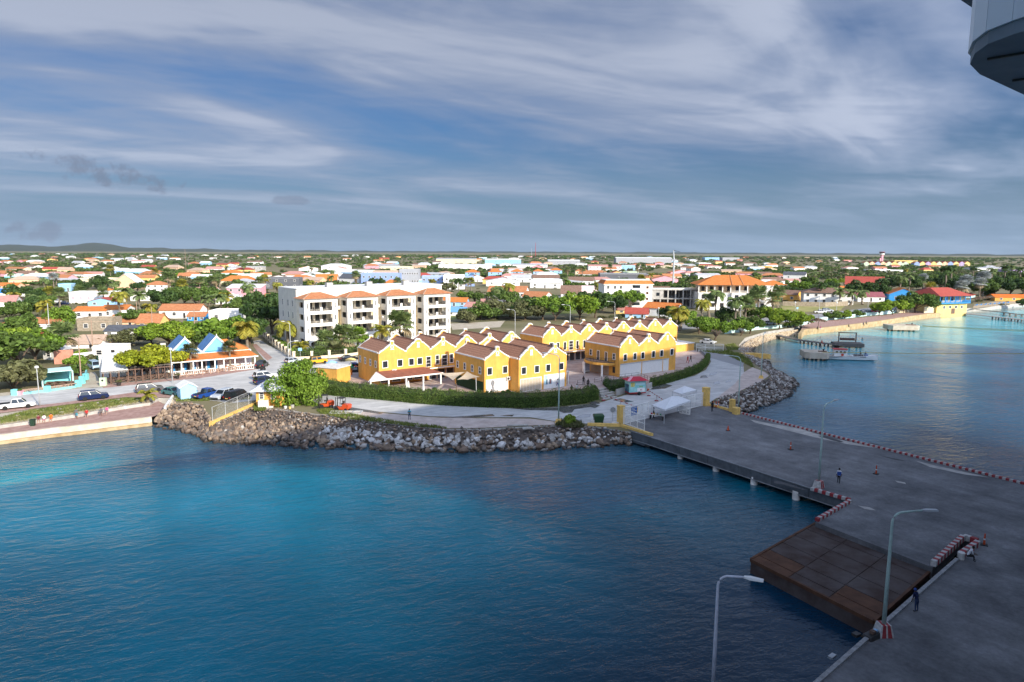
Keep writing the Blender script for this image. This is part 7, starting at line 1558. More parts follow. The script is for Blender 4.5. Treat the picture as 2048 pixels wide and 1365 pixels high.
# gate posts, gates and kerb of the harbour entrance
def ochre_post(label,px,py,w,h): p=T(px,py); t=MB(); t.box(-w/2,w/2,-w/2,w/2,0,h); t.box(-w/2-.05,w/2+.05,-w/2-.05,w/2+.05,h,h+.1); o=t.build('gate_post',M_kyel,None,(p.x,p.y,GZ+.02),R(30)); tag(o,label,'gate post')
ochre_post('ochre gate post at the left of the harbour gate',1241,850,.85,2.9); ochre_post('ochre gate post at the right of the harbour gate',1411,812,.95,3.1); ochre_post('short ochre post beside the lamp by the right rocks',1464,824,.7,2.0); ochre_post('low ochre block beside the short ochre post',1472,829,.9,1.0)
def gate(label,a,b,h,z0,board=None):
    t=thing('steel_gate',label,'gate',(a.x,a.y,0)); d=(b-a); L=d.length; u=d/L
    def bar(x0,z0_,x1,z1_,w_,nm='frame_bar'):
        m=MB(); A=a+u*x0; B=a+u*x1; m.bar((A.x,A.y,z0+z0_),(B.x,B.y,z0+z1_),w_,w_); rel(m.build(nm,M_white),t)
    for zz in (.08,h/2,h): bar(0,zz,L,zz,.09)
    for x in (.05,L*.33,L*.66,L-.05): bar(x,.08,x,h,.09)
    bar(0,h*.9,L*.5,h*.45,.07); n=14
    for k in range(1,n):
        if abs(k-n/2)>.6: bar(0,.08+(h-.08)*k/n,L,.08+(h-.08)*k/n,.028,'mesh_bar')
    if board:
        for x0,x1,m_,nm in board:
            A=a+u*L*x0; B=a+u*L*x1; q=MB(); q.bar((A.x-.0,A.y-.12,z0+h*.66),(B.x,B.y-.12,z0+h*.66),.04,h*.5); o=rel(q.build(nm,m_),t)
            if 'blue' in m_.name:
                for k in range(5): l=MB(); C=A.lerp(B,.1); D=A.lerp(B,.9-.25*(k%2)); l.bar((C.x,C.y-.15,z0+h*.85-k*h*.09),(D.x,D.y-.15,z0+h*.85-k*h*.09),.01,h*.025); rel(l.build('text_line',M_white),t)
M_bsign=paint('sign_blue',(.03,.12,.36))
gate('white mesh gate leaf with a blue notice board, left of the tent',T(1246,851),T(1297,838),2.6,GZ+.15,[(.30,.52,M_bsign,'notice_board'),(.56,.70,M_white,'notice'),(.74,.90,M_white,'notice')])
gate('lower white mesh gate wing along the ochre kerb',T(1247,852),T(1289,867),2.2,GZ+.35); gate('white gate leaf behind the tent, right side',T(1354,825),T(1405,813),2.3,GZ+.1,[(.4,.7,M_white,'notice')])
gate('white rail fence along the right rocks',T(1380,832),T(1358,828),1.2,GZ+.1)
gate('closed white gate across the harbour road bend',T(1392,703),T(1447,704),2.0,GZ)
wall_line('ochre_kerb','ochre kerb at the root of the jetty bridge','kerb',PX(GZ,(1175,851),(1241,853),(1303,872)),.42,.5,M_kyel,GZ-.05)
wall_line('abutment','dark grey concrete abutment under the ochre kerb','abutment',PX(GZ,(1205,856),(1243,857),(1290,871)),1.4,.6,M_concd,GZ-1.5)
wall_line('ochre_kerb','ochre kerb by the short posts at the right of the bridge','kerb',PX(GZ,(1418,812),(1440,817),(1458,822)),.35,.4,M_kyel,GZ)
# tents
def tent(label,pts,zt,zp,legs=True):
    c=[T(x,y,GZ) for x,y in pts]; ce=(c[0]+c[1]+c[2]+c[3])/4; t=thing('canopy_tent',label,'tent',(ce.x,ce.y,GZ)); mt=mat('tent_fabric',(.80,.81,.83),.6,var=.03,trans=.15)
    for i in range(4):
        a,b=c[i]-ce,c[(i+1)%4]-ce; mb=MB(); mb.add([(a.x,a.y,zt),(b.x,b.y,zt),(0,0,zp),(a.x,a.y,zt-.04),(b.x,b.y,zt-.04),(0,0,zp-.04)],[(0,1,2),(5,4,3)]); mb.build('roof_panel',mt,t); mb=MB(); mb.bar((a.x,a.y,zt-.14),(b.x,b.y,zt-.14),.03,.28); mb.build('valance',mt,t)
        mb=MB(); mb.tube([(a.x,a.y,0),(a.x,a.y,zt)],.045,6); mb.build('leg',M_galv,t)
tent('white pop-up tent at the harbour gate',((1303,838),(1328,848),(1380,828),(1356,819)),2.25,3.3); tent('second white tent behind the gate tent',((1344,806),(1362,812),(1392,803),(1374,797)),2.1,2.9)
p=T(1313,840); tb=thing('folding_table','folding table with small goods under the gate tent','table',(p.x,p.y,GZ+.03),R(-28)); MB().box(-1.2,1.2,-.4,.4,.74,.79).build('table_top',M_whited,tb)
for x in (-1,1): MB().box(x-.03,x+.03,-.35,.35,0,.74).build('leg',M_dark,tb)
for i,(x,c) in enumerate(((-.8,(.5,.03,.03)),(-.4,(.55,.35,.08)),(.1,(.4,.3,.2)),(.6,(.1,.3,.15)))): q=tb.matrix_basis@Vector((x,0,.79)); o=MB().box(-.12,.12,-.1,.1,0,.22).build('box',paint('goods%d'%i,c),None,q); tag(o,['red','amber','brown','green'][i]+' box on the folding table under the tent','box')
# food trailer
def trailer():
    p=T(1274,791); t=thing('food_trailer','turquoise snack trailer with a red hipped roof and painted sides','food trailer',(p.x,p.y,GZ),R(14)); M_tq=mat('trailer_paint',(.20,.55,.55),.6,scale=.9,col2=(.45,.72,.66),coords='obj')
    MB().box(-1.55,1.7,0,2.1,.45,2.75).build('body',M_tq,t); MB().box(-1.6,1.75,-.05,2.15,.38,.55).build('chassis',M_red,t)
    mb=MB(); mb.add([(-2.0,-.5,2.75),(2.15,-.5,2.75),(2.15,2.6,2.75),(-2.0,2.6,2.75),(-.7,1.0,3.35),(.9,1.0,3.35)],[(0,1,5,4),(1,2,5),(2,3,4,5),(3,0,4),(3,2,1,0)]); mb.build('roof',paint('trailer_red',(.50,.035,.06)),t); MB().bar((-2.0,-.5,2.8),(-.7,1.0,3.38),.5,.05).build('roof_patch',PM['p'],t)
    MB().box(-1.60,-1.555,.2,1.9,.55,2.0).build('painted_scene',mat('trailer_dark_art',(.02,.05,.12),.6,scale=2.2,col2=(.10,.25,.30),coords='obj'),t)
    MB().box(-1.3,-.5,-.012,0,1.6,2.4).build('painted_patch',paint('tr_yellow',(.60,.52,.16),var=.3,scale=3),t); MB().box(.0,1.5,-.012,0,.65,1.35).build('white_panel',M_white,t); mb=MB(); mb.lathe([(.12,-.03),(.12,-.01)],10,(.75,0,1.0),axis='y'); mb.build('red_dot',M_red,t); MB().box(-.3,1.5,-.012,0,1.95,2.3).build('painted_patch',M_aqua,t); MB().box(.4,1.1,-.016,-.004,1.5,1.75).build('painted_patch',paint('tr_green',(.25,.45,.2),var=.4,scale=6),t)
    for y in (-.05,2.1): o=mobj('wheel',WM[0],None,t,(.4,y,.33)); q=mobj('rim',WM[1],None,o); setm(q,M_red)
    MB().bar((1.7,1,.5),(2.8,1,.5),.1,.1).build('drawbar',M_red,t); MB().box(2.55,2.85,.8,1.2,.5,.9).build('gas_bottle',CP['orange'],t)
trailer()
p=T(1245,790); wall_line('planter_wall','low grey concrete planter wall left of the food trailer','wall',PX(GZ,(1232,792),(1252,787),(1262,783)),1.2,.2,M_conc,GZ)
wall_line('planter_wall','low concrete wall right of the food trailer','wall',PX(GZ,(1292,780),(1303,776)),1.1,.2,M_conc,GZ)
# steps up to the mall terrace, sloping planter edge and handrails
st2=thing('stairs','wide grey steps from the road up to the mall terrace','stairs',(0,0,0)); a=T(1205,800); b=T(1232,794); c=T(1190,776); 
for i in range(5):
    q=MB(); o0=(c-a)*(i*.16); A=a+o0; B=b+o0; q.bar((A.x,A.y,GZ-.1+.045*(i+1)),(B.x,B.y,GZ-.1+.045*(i+1)),.62,.2+.09*(i+1)); rel(q.build('step',M_conc),st2)
for pts,lab in (([(1155,771),(1170,770),(1186,782),(1196,790)],'black handrail down the left side of the mall steps'),([(1189,766),(1203,763)],'short black rail at the ramp head'),([(1204,764),(1250,758),(1276,755),(1295,762)],'black rail along the mall ramp behind the trailer')):
    o=railing(None,[tuple(T(x,y,MZ)) for x,y in pts],1.0); o.name='handrail'; tag(o,lab,'handrail')
wall_line('ramp_wall','pale ramp wall behind the food trailer','wall',PX(MZ,(1206,768),(1256,762),(1290,762)),.5,.25,M_quay,MZ-.3)
# barrier arms
def barrier(label,a,b,n=13):
    A,B=T(*a),T(*b); t=thing('barrier_arm',label,'barrier',(0,0,0)); L=B-A
    for k in range(n):
        p0=A+L*(k/n); p1=A+L*((k+1)/n); m=MB(); z=GZ+1.0; m.bar((p0.x,p0.y,z),(p1.x,p1.y,z),.09,.13); m.build('red_band' if k%2 else 'white_band',M_kr if k%2 else M_kw,t)
    for u in (0.02,.55): q=A+L*u; m=MB(); m.box(q.x-.07,q.x+.07,q.y-.07,q.y+.07,GZ,GZ+1.0); m.build('support',M_kw,t); m=MB(); m.box(q.x-.3,q.x+.3,q.y-.2,q.y+.2,GZ,GZ+.15); m.build('foot',M_kr,t)
    q=A+L*1.0; m=MB(); m.box(q.x-.35,q.x+.35,q.y-.2,q.y+.3,GZ,GZ+.9); m.build('motor_box',M_kyel,t)
barrier('red and white barrier arm across the harbour road, left',(1206,801),(1272,826)); barrier('red and white barrier arm across the harbour road, right',(1297,792),(1327,812))
# dumpster, signs, small gear
def dumpster():
    p=T(1197,846); t=thing('dumpster','dark green wheeled waste container by the roadside','dumpster',(p.x,p.y,GZ),R(6)); m=mat('bin_green',(.025,.075,.03),.6,var=.12)
    MB().loft([[(-.62,-.45,.15),(.62,-.45,.15),(.62,.45,.15),(-.62,.45,.15)],[(-.78,-.58,1.15),(.78,-.58,1.15),(.78,.58,1.15),(-.78,.58,1.15)]]).build('body',m,t); MB().loft([[(-.82,-.62,1.15),(.82,-.62,1.15),(.82,.62,1.15),(-.82,.62,1.15)],[(-.7,-.5,1.35),(.7,-.5,1.35),(.7,.5,1.35),(-.7,.5,1.35)]]).build('lid',m,t)
    for x in (-.5,.5):
        for y in (-.35,.35): o=mobj('wheel',WM[0],None,t,(x,y,.1)); o.scale=(.3,.4,.3)
dumpster()
def bin_(label,px,py,m,s=1.,z=GZ,cat='bin'): p=T(px,py,z); t=thing('litter_bin',label,cat,(p.x,p.y,z),R(10),'litter bins'); MB().loft([[(-.26*s,-.26*s,0),(.26*s,-.26*s,0),(.26*s,.26*s,0),(-.26*s,.26*s,0)],[(-.32*s,-.32*s,.95*s),(.32*s,-.32*s,.95*s),(.32*s,.32*s,.95*s),(-.32*s,.32*s,.95*s)]]).build('body',m,t); MB().box(-.35*s,.35*s,-.35*s,.35*s,.95*s,1.03*s).build('lid',m,t)
M_bing=mat('bin_dark_green',(.02,.05,.03),.6); bin_('dark green litter bin on the promenade by the bathers',66,852,M_bing,1.,PZ); bin_('blue litter bin behind the beach wall',1455,664,PM['k'],1.3); bin_('blue litter bin under the waterfront trees',1697,636,PM['k'],1.3); bin_('dark green rubbish container behind the thatched restaurant',202,728,M_bing,1.9)
def sign(label,px,py,h,m,w=.6,hh=.6,round_=False,z=GZ): p=T(px,py,z); t=thing('road_sign',label,'sign',(p.x,p.y,z),R(4)); MB().lathe([(.04,0),(.04,h)],6).build('post',M_galv,t); q=MB(); (q.lathe([(w/2,-.06),(w/2,-.03)],16,(0,0,h-.1),axis='y') if round_ else q.box(-w/2,w/2,-.06,-.03,h-hh,h)); q.build('plate',m,t)
sign('round blue-grey road sign beside the green container',1225,848,2.3,M_steel,.85,.85,True); sign('pale blue street sign by the apartment wall',601,721,3.0,PM['b'],.9,.7); sign('pale blue sign post by the field road',1594,629,3.0,PM['b'],.8,.8)
for i,(x,y,lab) in enumerate(((1456,862,'lone orange cone near the gate on the pier'),(1581,900,'orange and white striped post cone left of the bridge lamp'),(1752,949,'tall orange post cone in the middle of the pier'),(1968,1091,'tall orange and white post cone by the striped kerb'),(1426,815,'orange cone in the group by the gate, left'),(1432,816,'orange cone in the group by the gate, middle'),(1437,815,'orange cone in the group by the gate, right'))):
    p=T(x,y); t=thing('traffic_cone',lab,'cone',(p.x,p.y,GZ+.03),R(i*20),'traffic cones'); tall=1 if i in(1,2,3,4,5,6) else 0; m=CP['orange']; MB().prism([(-.28,-.28),(.28,-.28),(.28,.28),(-.28,.28)],0,.07).build('base',M_ch,t)
    if tall: MB().lathe([(.10,.07),(.055,1.05),(.05,1.08)],12).build('post',m,t); [MB().lathe([(.085-.02*k,.5+k*.25),(.08-.02*k,.62+k*.25)],12).build('white_band',M_white,t) for k in range(2)]
    else: MB().lathe([(.2,.07),(.05,.72),(.03,.74)],14).build('body',m,t)
# metal frame by the forklifts, pallets, odds and ends
p=T(690,829); fr=thing('metal_frame','galvanised ladder frame lying on the grass by the forklifts','metal frame',(p.x,p.y,GZ+.02),R(2))
for y in (0,1.5): MB().box(-2.6,2.6,y-.05,y+.05,.05,.22).build('rail',M_galv,fr)
for x in (-2.5,-1.2,0,1.2,2.5): MB().box(x-.05,x+.05,.05,1.45,.05,.22).build('rung',M_galv,fr)
for i,(x,y,s,m,lab,nm) in enumerate(((571,818,.28,M_whited,'white bucket on the rubble by the kiosk','bucket'),(585,816,.3,M_conc,'grey bucket beside the white one','bucket'),(580,818,.22,PM['y'],'small yellow can between the buckets','can'))):
    p=T(x,y); o=MB().lathe([(s*.8,0),(s,.5*s/.28*.9)],12).build(nm,m,None,(p.x,p.y,GZ)); tag(o,lab,nm)
for i,(x,y,w_,d_,h_,rz,m,lab) in enumerate(((1035,852,3.2,.5,.15,6,M_conc,'pale concrete planks lying at the rock crest, left'),(1055,858,1.5,.8,.15,12,M_conc,'grey slab tipped onto the front rocks'),(1185,847,.5,.4,.45,0,M_whited,'white box beside the ochre kerb'),(1230,850,1.0,.5,.4,0,M_whited,'white and ochre blocks by the gate post'),(1500,790,2.2,.12,.12,30,M_whited,'pale pole lying on the right rocks'))):
    p=T(x,y); o=MB().box(-w_/2,w_/2,-d_/2,d_/2,0,h_).build('slab',m,None,(p.x,p.y,GZ+.03),R(rz)); tag(o,lab,'slab')
p=T(1744,1275); o=thing('gear_pile','dark heap of bags and fishing gear by the striped lamp base','gear',(p.x,p.y,GZ+.03),.5); MB().loft([[(-.7,-.4,0),(.7,-.4,0),(.7,.4,0),(-.7,.4,0)],[(-.6,-.3,.25),(.5,-.3,.3),(.5,.3,.3),(-.6,.3,.25)]]).build('bag',M_dark,o); MB().box(-.2,.15,-.2,.1,.3,.5).build('box',M_wood,o); MB().box(.2,.5,-.1,.15,.3,.42).build('cloth',PM['b'],o); MB().box(-1.1,-.6,.4,.8,0,.2).build('bag',M_dark,o)
p=T(1664,1316); o=MB().box(-.3,.3,-.15,.15,0,.15).build('cleat',M_steel,None,(p.x,p.y,GZ+.03),.7); tag(o,'small grey mooring cleat on the berth edge','cleat')
p=T(1935,1120); o=MB().lathe([(.22,0),(.28,.62)],12).build('bucket',M_whited,None,(p.x-.55,p.y,GZ+.03)); tag(o,'white bucket under the seated man on the pier','bucket')
# painted posts in the yard by the apartments
pcs=[('blue',(.03,.15,.5)),('pink',(.75,.08,.25)),('green',(.06,.5,.12)),('yellow',(.75,.55,.03)),('orange',(.75,.2,.02)),('red',(.6,.04,.03))]; rp=random.Random(3); PPOST=[]
for i in range(22):
    x=632+rp.random()*100; y=741+rp.random()*14-(.0 if x>680 else 4); c=pcs[i%6]; p=T(x,y); h=1.2+rp.random()*.5; o=MB().lathe([(.13,0),(.13,h*.45),(.15,h*.5),(.13,h),(.05,h+.1)],8).build('painted_post',paint('post_'+c[0],c[1]),None,(p.x,p.y,GZ)); PPOST.append((x,c[0],o))
for cn in set(q[1] for q in PPOST):
    for j,q in enumerate(sorted([q for q in PPOST if q[1]==cn],key=lambda q:q[0])): tag(q[2],'%s painted post in the yard left of the ochre building, %s %s one from left'%(cn,['first','second','third','fourth','fifth'][j],cn),'post','painted posts')
for x,y,c,nm in ((702,738,PM['y'],'yellow'),(664,744,PM['b'],'pale blue')):
    p=T(x,y); t=thing('parasol',nm+' parasol in the painted-post yard','parasol',(p.x,p.y,GZ)); MB().lathe([(.04,0),(.04,2.3)],6).build('pole',M_galv,t); MB().lathe([(1.3,2.0),(.7,2.35),(.05,2.5)],10).build('canopy',c,t)
# folded parasols, tables and plants of the cafe terrace
for i,(x,y) in enumerate(((817,790),(847,797))): p=T(x,y,MZ); t=thing('folded_parasol','folded white parasol on the cafe terrace, %s one'%('left','right')[i],'parasol',(p.x,p.y,MZ),0,'folded parasols'); MB().lathe([(.05,0),(.05,.7)],6).build('pole',M_galv,t); MB().lathe([(.1,.6),(.3,.75),(.22,1.5),(.15,2.3),(.03,2.6)],10).build('canopy',M_white,t)
rp=random.Random(9); ordn=['first','second','third','fourth','fifth','sixth','seventh','eighth','ninth','tenth','eleventh','twelfth']
for i in range(12):
    x=735+i*20; y=783+i*1.3+rp.uniform(-2,2); y=min(y,800-.2*(i>9)); p=T(x,y,MZ); t=thing('cafe_table','dark square cafe table, %s from the left on the terrace'%ordn[i],'table',(p.x,p.y,MZ),rp.uniform(0,1.5),'cafe tables'); MB().box(-.4,.4,-.4,.4,.7,.75).build('table_top',M_fd,t); MB().box(-.05,.05,-.05,.05,0,.7).build('pedestal',M_dark,t)
    for s in (-1,1): o=mobj('cafe_chair',FUR[0],None,None,(p.x+s*.7,p.y+rp.uniform(-.3,.3),MZ),s*1.4); setm(o,M_fd); tag(o,'dark chair on the %s of the %s cafe table from the left'%('left' if s<0 else 'right',ordn[i]),'chair','cafe chairs')
for i,(x,y,r,lf) in enumerate(((735,792,1.0,G_dark),(770,795,.9,G_mid),(800,790,.9,G_fresh),(865,788,1.1,G_dark),(905,790,1.0,G_mid),(992,797,1.0,G_dark),(1012,792,1.1,G_mid),(1022,795,.9,G_fresh),(720,785,1.2,G_mid))): tree('potted palm-like shrub on the cafe terrace, %s from the left'%['second','third','fourth','fifth','sixth','seventh','eighth','ninth','first'][i],T(x,y,MZ),r,'low',lf,MZ,name='shrub',group='terrace shrubs',cat='shrub',hs=1.2)
p=T(1172,745,MZ); t=thing('advert_column','white printed display case beside the round balcony','display',(p.x,p.y,MZ),TH); MB().box(-.75,.75,-.4,.4,.15,2.3).build('case',M_white,t); MB().box(-.6,.6,-.43,-.40,.5,2.0).build('print',mat('display_print',(.62,.62,.68),.6,scale=5,col2=(.30,.32,.45),coords='obj'),t); MB().box(-.7,.7,-.3,.3,0,.15).build('foot',M_dark,t)
for i,(x,y) in enumerate(((238,772),(355,758))): p=T(x,y); t=thing('potted_plant','potted green plant at the %s end of the timber terrace'%('left','right')[i],'plant',(p.x,p.y,GZ),0,'terrace pot plants'); MB().lathe([(.3,0),(.42,.6)],10).build('pot',M_dark,t); o=mobj('foliage',TREES['low'][0],None,t,(0,0,.6),scale=.75); setm(o,G_olive)
# crane and radio masts
p=T(1346,574); t=thing('tower_crane','tall pale construction crane with a folded jib','crane',(p.x,p.y,GZ),0); k=mpp(p); mb=MB(); mb.tube([(0,0,0),(0,0,54*k)],[.75,.6],6); mb.build('mast',M_galv,t); mb=MB(); mb.tube([(0,0,54*k),(-1.5*k,0,72*k)],[.55,.3],6); mb.build('jib',M_galv,t); mb=MB(); mb.tube([(-1.5*k,0,72*k),(11*k,0,69.5*k)],[.25,.12],5); mb.build('jib_tip',M_dark,t); MB().box(-1.6,1.6,-.8,.8,52*k,54.5*k).build('cab',PM['g'],t)
for i,(x,y,hp,lab) in enumerate(((1071,515,29,'red and white radio mast on the centre horizon'),(1063,515,18,'lesser radio mast beside the red and white one'))): p=T(x,y); k=mpp(p); mb=MB(); mb.tube([p,p+Vector((0,0,hp*k))],[1.2,.6],5); tag(mb.build('radio_mast',M_red if i==0 else M_steel),lab,'mast')
# ================================================================ PEOPLE
def pose_mesh(J):
    """J: name -> (x,y,z,radius); one continuous skinned body; faces carry slots skin, top, legs, shoes"""
    B=[('pel','waist',1),('waist','chest',1),('chest','neck',1),('neck','head',0),('head','crown',0),('head','nose',0)]
    for s in 'LR': B+=[('chest','sh'+s,1),('sh'+s,'el'+s,1),('el'+s,'wr'+s,4),('wr'+s,'ha'+s,0),('ha'+s,'fi'+s,0),('ha'+s,'th'+s,0),('pel','hip'+s,2),('hip'+s,'kn'+s,2),('kn'+s,'an'+s,5),('an'+s,'to'+s,3)]
    names=list(J); me=bpy.data.meshes.new('body_skeleton'); me.from_pydata([J[n][:3] for n in names],[(names.index(a),names.index(b)) for a,b,_ in B],[])
    o=bpy.data.objects.new('body_skeleton',me); COL.objects.link(o); md=o.modifiers.new('s','SKIN'); md.use_smooth_shade=True
    sv=me.skin_vertices[0].data
    for i,n in enumerate(names): r=J[n][3]; sv[i].radius=(r,r) if not isinstance(r,tuple) else r; sv[i].use_root=(n=='pel')
    ss=o.modifiers.new('u','SUBSURF'); ss.levels=1; ss.render_levels=1
    dg=bpy.context.evaluated_depsgraph_get(); m2=bpy.data.meshes.new_from_object(o.evaluated_get(dg)); bpy.data.objects.remove(o); bpy.data.meshes.remove(me)
    seg=[(np.array(J[a][:3]),np.array(J[b][:3]),k) for a,b,k in B]
    for q in range(6): m2.materials.append(None)
    for p in m2.polygons:
        c=np.array(p.center); best=None
        for a,b,k in seg:
            t=np.clip(np.dot(c-a,b-a)/(np.dot(b-a,b-a)+1e-9),0,1); d=np.linalg.norm(c-a-t*(b-a))
            if best is None or d<best[0]: best=(d,k)
        p.material_index=best[1]; p.use_smooth=True
    m2.name='body'; return m2
def joints(hipz=.93,lean=(0,0,0),pel=(0,0),arms='down',legs='stand'):
    lx,ly,_=lean; px,py=pel; J={'pel':(px,py,hipz,(.15,.105)),'waist':(px+lx*.3,py+ly*.3,hipz+.20,(.135,.10)),'chest':(px+lx*.75,py+ly*.75,hipz+.43,(.165,.11)),'neck':(px+lx,py+ly,hipz+.58,.055),'head':(px+lx*1.1,py+ly*1.12-.015,hipz+.70,(.078,.092)),'crown':(px+lx*1.15,py+ly*1.15,hipz+.79,.070),'nose':(px+lx*1.1,py+ly*1.12-.115,hipz+.69,.016)}
    for s,k in (('L',-1),('R',1)):
        cx,cy,cz=J['chest'][:3]; J['sh'+s]=(cx+k*.19,cy,cz+.05,.062)
        if arms=='down': el=(cx+k*.25,cy+.03,cz-.24); wr=(cx+k*.26,cy-.05,cz-.48); ha=(cx+k*.26,cy-.07,cz-.56)
        elif arms=='fold': el=(cx+k*.25,cy-.03,cz-.23); wr=(cx+k*.02,cy-.21,cz-.18-.04*k); ha=(cx-k*.07,cy-.22,cz-.16-.04*k)
        elif arms=='swing': el=(cx+k*.24,cy+.10*k,cz-.23); wr=(cx+k*.24,cy-.02+.20*k*-.4,cz-.46); ha=(cx+k*.24,cy-.05+.1*k,cz-.54)
        else: el=(cx+k*.22,cy-.10,cz-.24); wr=(cx+k*.14,cy-.33,cz-.30); ha=(cx+k*.12,cy-.42,cz-.31)
        J['el'+s]=(*el,.044); J['wr'+s]=(*wr,.030); J['ha'+s]=(*ha,(.038,.022)); d=np.array(ha)-np.array(wr); d=d/np.linalg.norm(d); J['fi'+s]=(*(np.array(ha)+d*.09),(.030,.012)); J['th'+s]=(*(np.array(ha)+d*.03+np.array([-k*.045,-.01,0])),.012)
        J['hip'+s]=(px+k*.095,py,hipz-.06,.095)
        if legs=='stand': kn=(px+k*.11,py-.01,.49); an=(px+k*.12,py+.03,.09)
        elif legs=='walk': kn=(px+k*.10,py-.14*k,.50); an=(px+k*.10,py-.22*k+(.12 if k<0 else 0),.10+(.08 if k<0 else 0))
        else: kn=(px+k*.14,py-.46,hipz-.02); an=(px+k*.15,py-.50-.06*k,hipz-.42)
        J['kn'+s]=(*kn,.062); J['an'+s]=(*an,.042); J['to'+s]=(an[0]+k*.02,an[1]-.17,an[2]-.05,.036)
    return J
POSES={'stand':pose_mesh(joints()),'fold':pose_mesh(joints(arms='fold')),'walk':pose_mesh(joints(arms='swing',legs='walk',lean=(0,-.05,0))),'sit':pose_mesh(joints(hipz=.50,arms='lap',legs='sit',lean=(0,-.06,0))),'bend':pose_mesh(joints(hipz=.55,arms='lap',legs='sit',lean=(0,-.34,0))),'lean':pose_mesh(joints(arms='down',lean=(.05,-.16,0)))}
HEADP={'stand':(0,-.01,1.665),'fold':(0,-.01,1.665),'walk':(0,-.07,1.665),'sit':(0,-.08,1.235),'bend':(0,-.39,1.285),'lean':(.055,-.185,1.665)}
hm=MB(); hm.lathe([(.098,-.045),(.104,.01),(.090,.075),(.055,.115),(.012,.128)],14,(0,.018,0)); HAIR=hm.mesh('hair',True); HAIR.materials.append(None)
SK=[mat('skin_dark',(.10,.055,.035),.6,var=.05),mat('skin_mid',(.26,.145,.09),.6,var=.05),mat('skin_light',(.45,.29,.21),.6,var=.05)]
def cl(n,c): return mat('cloth_'+n,c,.85,var=.1,scale=6)
CL={k:cl(k,c) for k,c in dict(teal=(.04,.27,.35),navy=(.012,.02,.07),black=(.015,.015,.017),white=(.62,.63,.66),blue=(.03,.08,.30),red=(.45,.03,.03),orange=(.65,.15,.02),pink=(.62,.12,.30),maroon=(.16,.03,.04),grey=(.12,.12,.13),jeans=(.03,.05,.11),khaki=(.28,.22,.13),lilac=(.35,.25,.5)).items()}
M_hair=mat('hair_dark',(.018,.013,.010),.7)
def person(label,px,py,rz,pose,top,legs,z=GZ,sk=0,h=1.,bare=False,shorts=False,group=None,xyz=None,hair=None,lift=0.):
    p=Vector(xyz) if xyz else T(px,py,z); t=thing('person',label,'person',(p.x,p.y,p.z+lift),R(rz),group); o=mobj('body',POSES[pose],None,t,scale=h)
    setm(o,SK[sk],CL[top] if not bare else SK[sk],CL[legs],SK[sk] if shorts else CL['black'],SK[sk],SK[sk] if shorts else CL[legs]); hp=HEADP[pose]; a=mobj('hair',HAIR,None,t,(hp[0]*h,hp[1]*h,hp[2]*h),scale=h); setm(a,hair or M_hair); return t
person('man in a teal shirt and dark trousers standing on the gravel verge',819,840,10,'fold','teal','navy',sk=1)
g=person('guard in white shirt and blue vest walking on the pier',1677,968,150,'walk','white','black',h=1.04,sk=0,z=GZ+.03); MB().loft([[(-.19,-.13,1.02),(.19,-.13,1.02),(.19,.13,1.02),(-.19,.13,1.02)],[(-.22,-.14,1.44),(.22,-.14,1.44),(.22,.12,1.44),(-.22,.12,1.44)]]).build('vest',CL['blue'],g)
person('man in a dark hooded jacket and jeans at the berth edge',1832,1224,200,'lean','navy','jeans',sk=0,z=GZ+.03,hair=CL['blue']); person('seated man in a white T-shirt bent forward on a white bucket',1934,1122,70,'bend','white','black',sk=0,z=GZ+.10,h=1.0)
person('man in white shirt and black trousers behind the folding table',1307,836,60,'stand','white','black',sk=0,z=GZ+.03); person('guard in black standing beside the right gate post',1424,824,20,'stand','black','black',sk=0,z=GZ+.03,h=1.04)
for x,y,rz,ps,tp,lg,sk_,lab in ((78,846,20,'sit','maroon','maroon',2,'bather in maroon sitting on the white wall, leftmost'),(89,845,15,'sit','white','pink',2,'bather in white and pink on the seat wall beside the bin'),(103,843,10,'sit','orange','orange',2,'bather in orange sitting on the white seat wall'),(154,838,10,'walk','grey','teal',1,'person in grey top and teal trousers before the seat wall'),(174,834,10,'sit','red','black',2,'bather in a red shirt sitting on the seat wall'),(203,831,10,'sit','grey','grey',1,'dark-clad bather lounging on the seat wall'),(215,828,-10,'sit','pink','grey',2,'bather in pink on the seat wall, rightmost')):
    person(lab,x,y,rz+12,ps,tp,lg,z=PZ,sk=sk_,shorts=True,group='bathers on the seat wall')
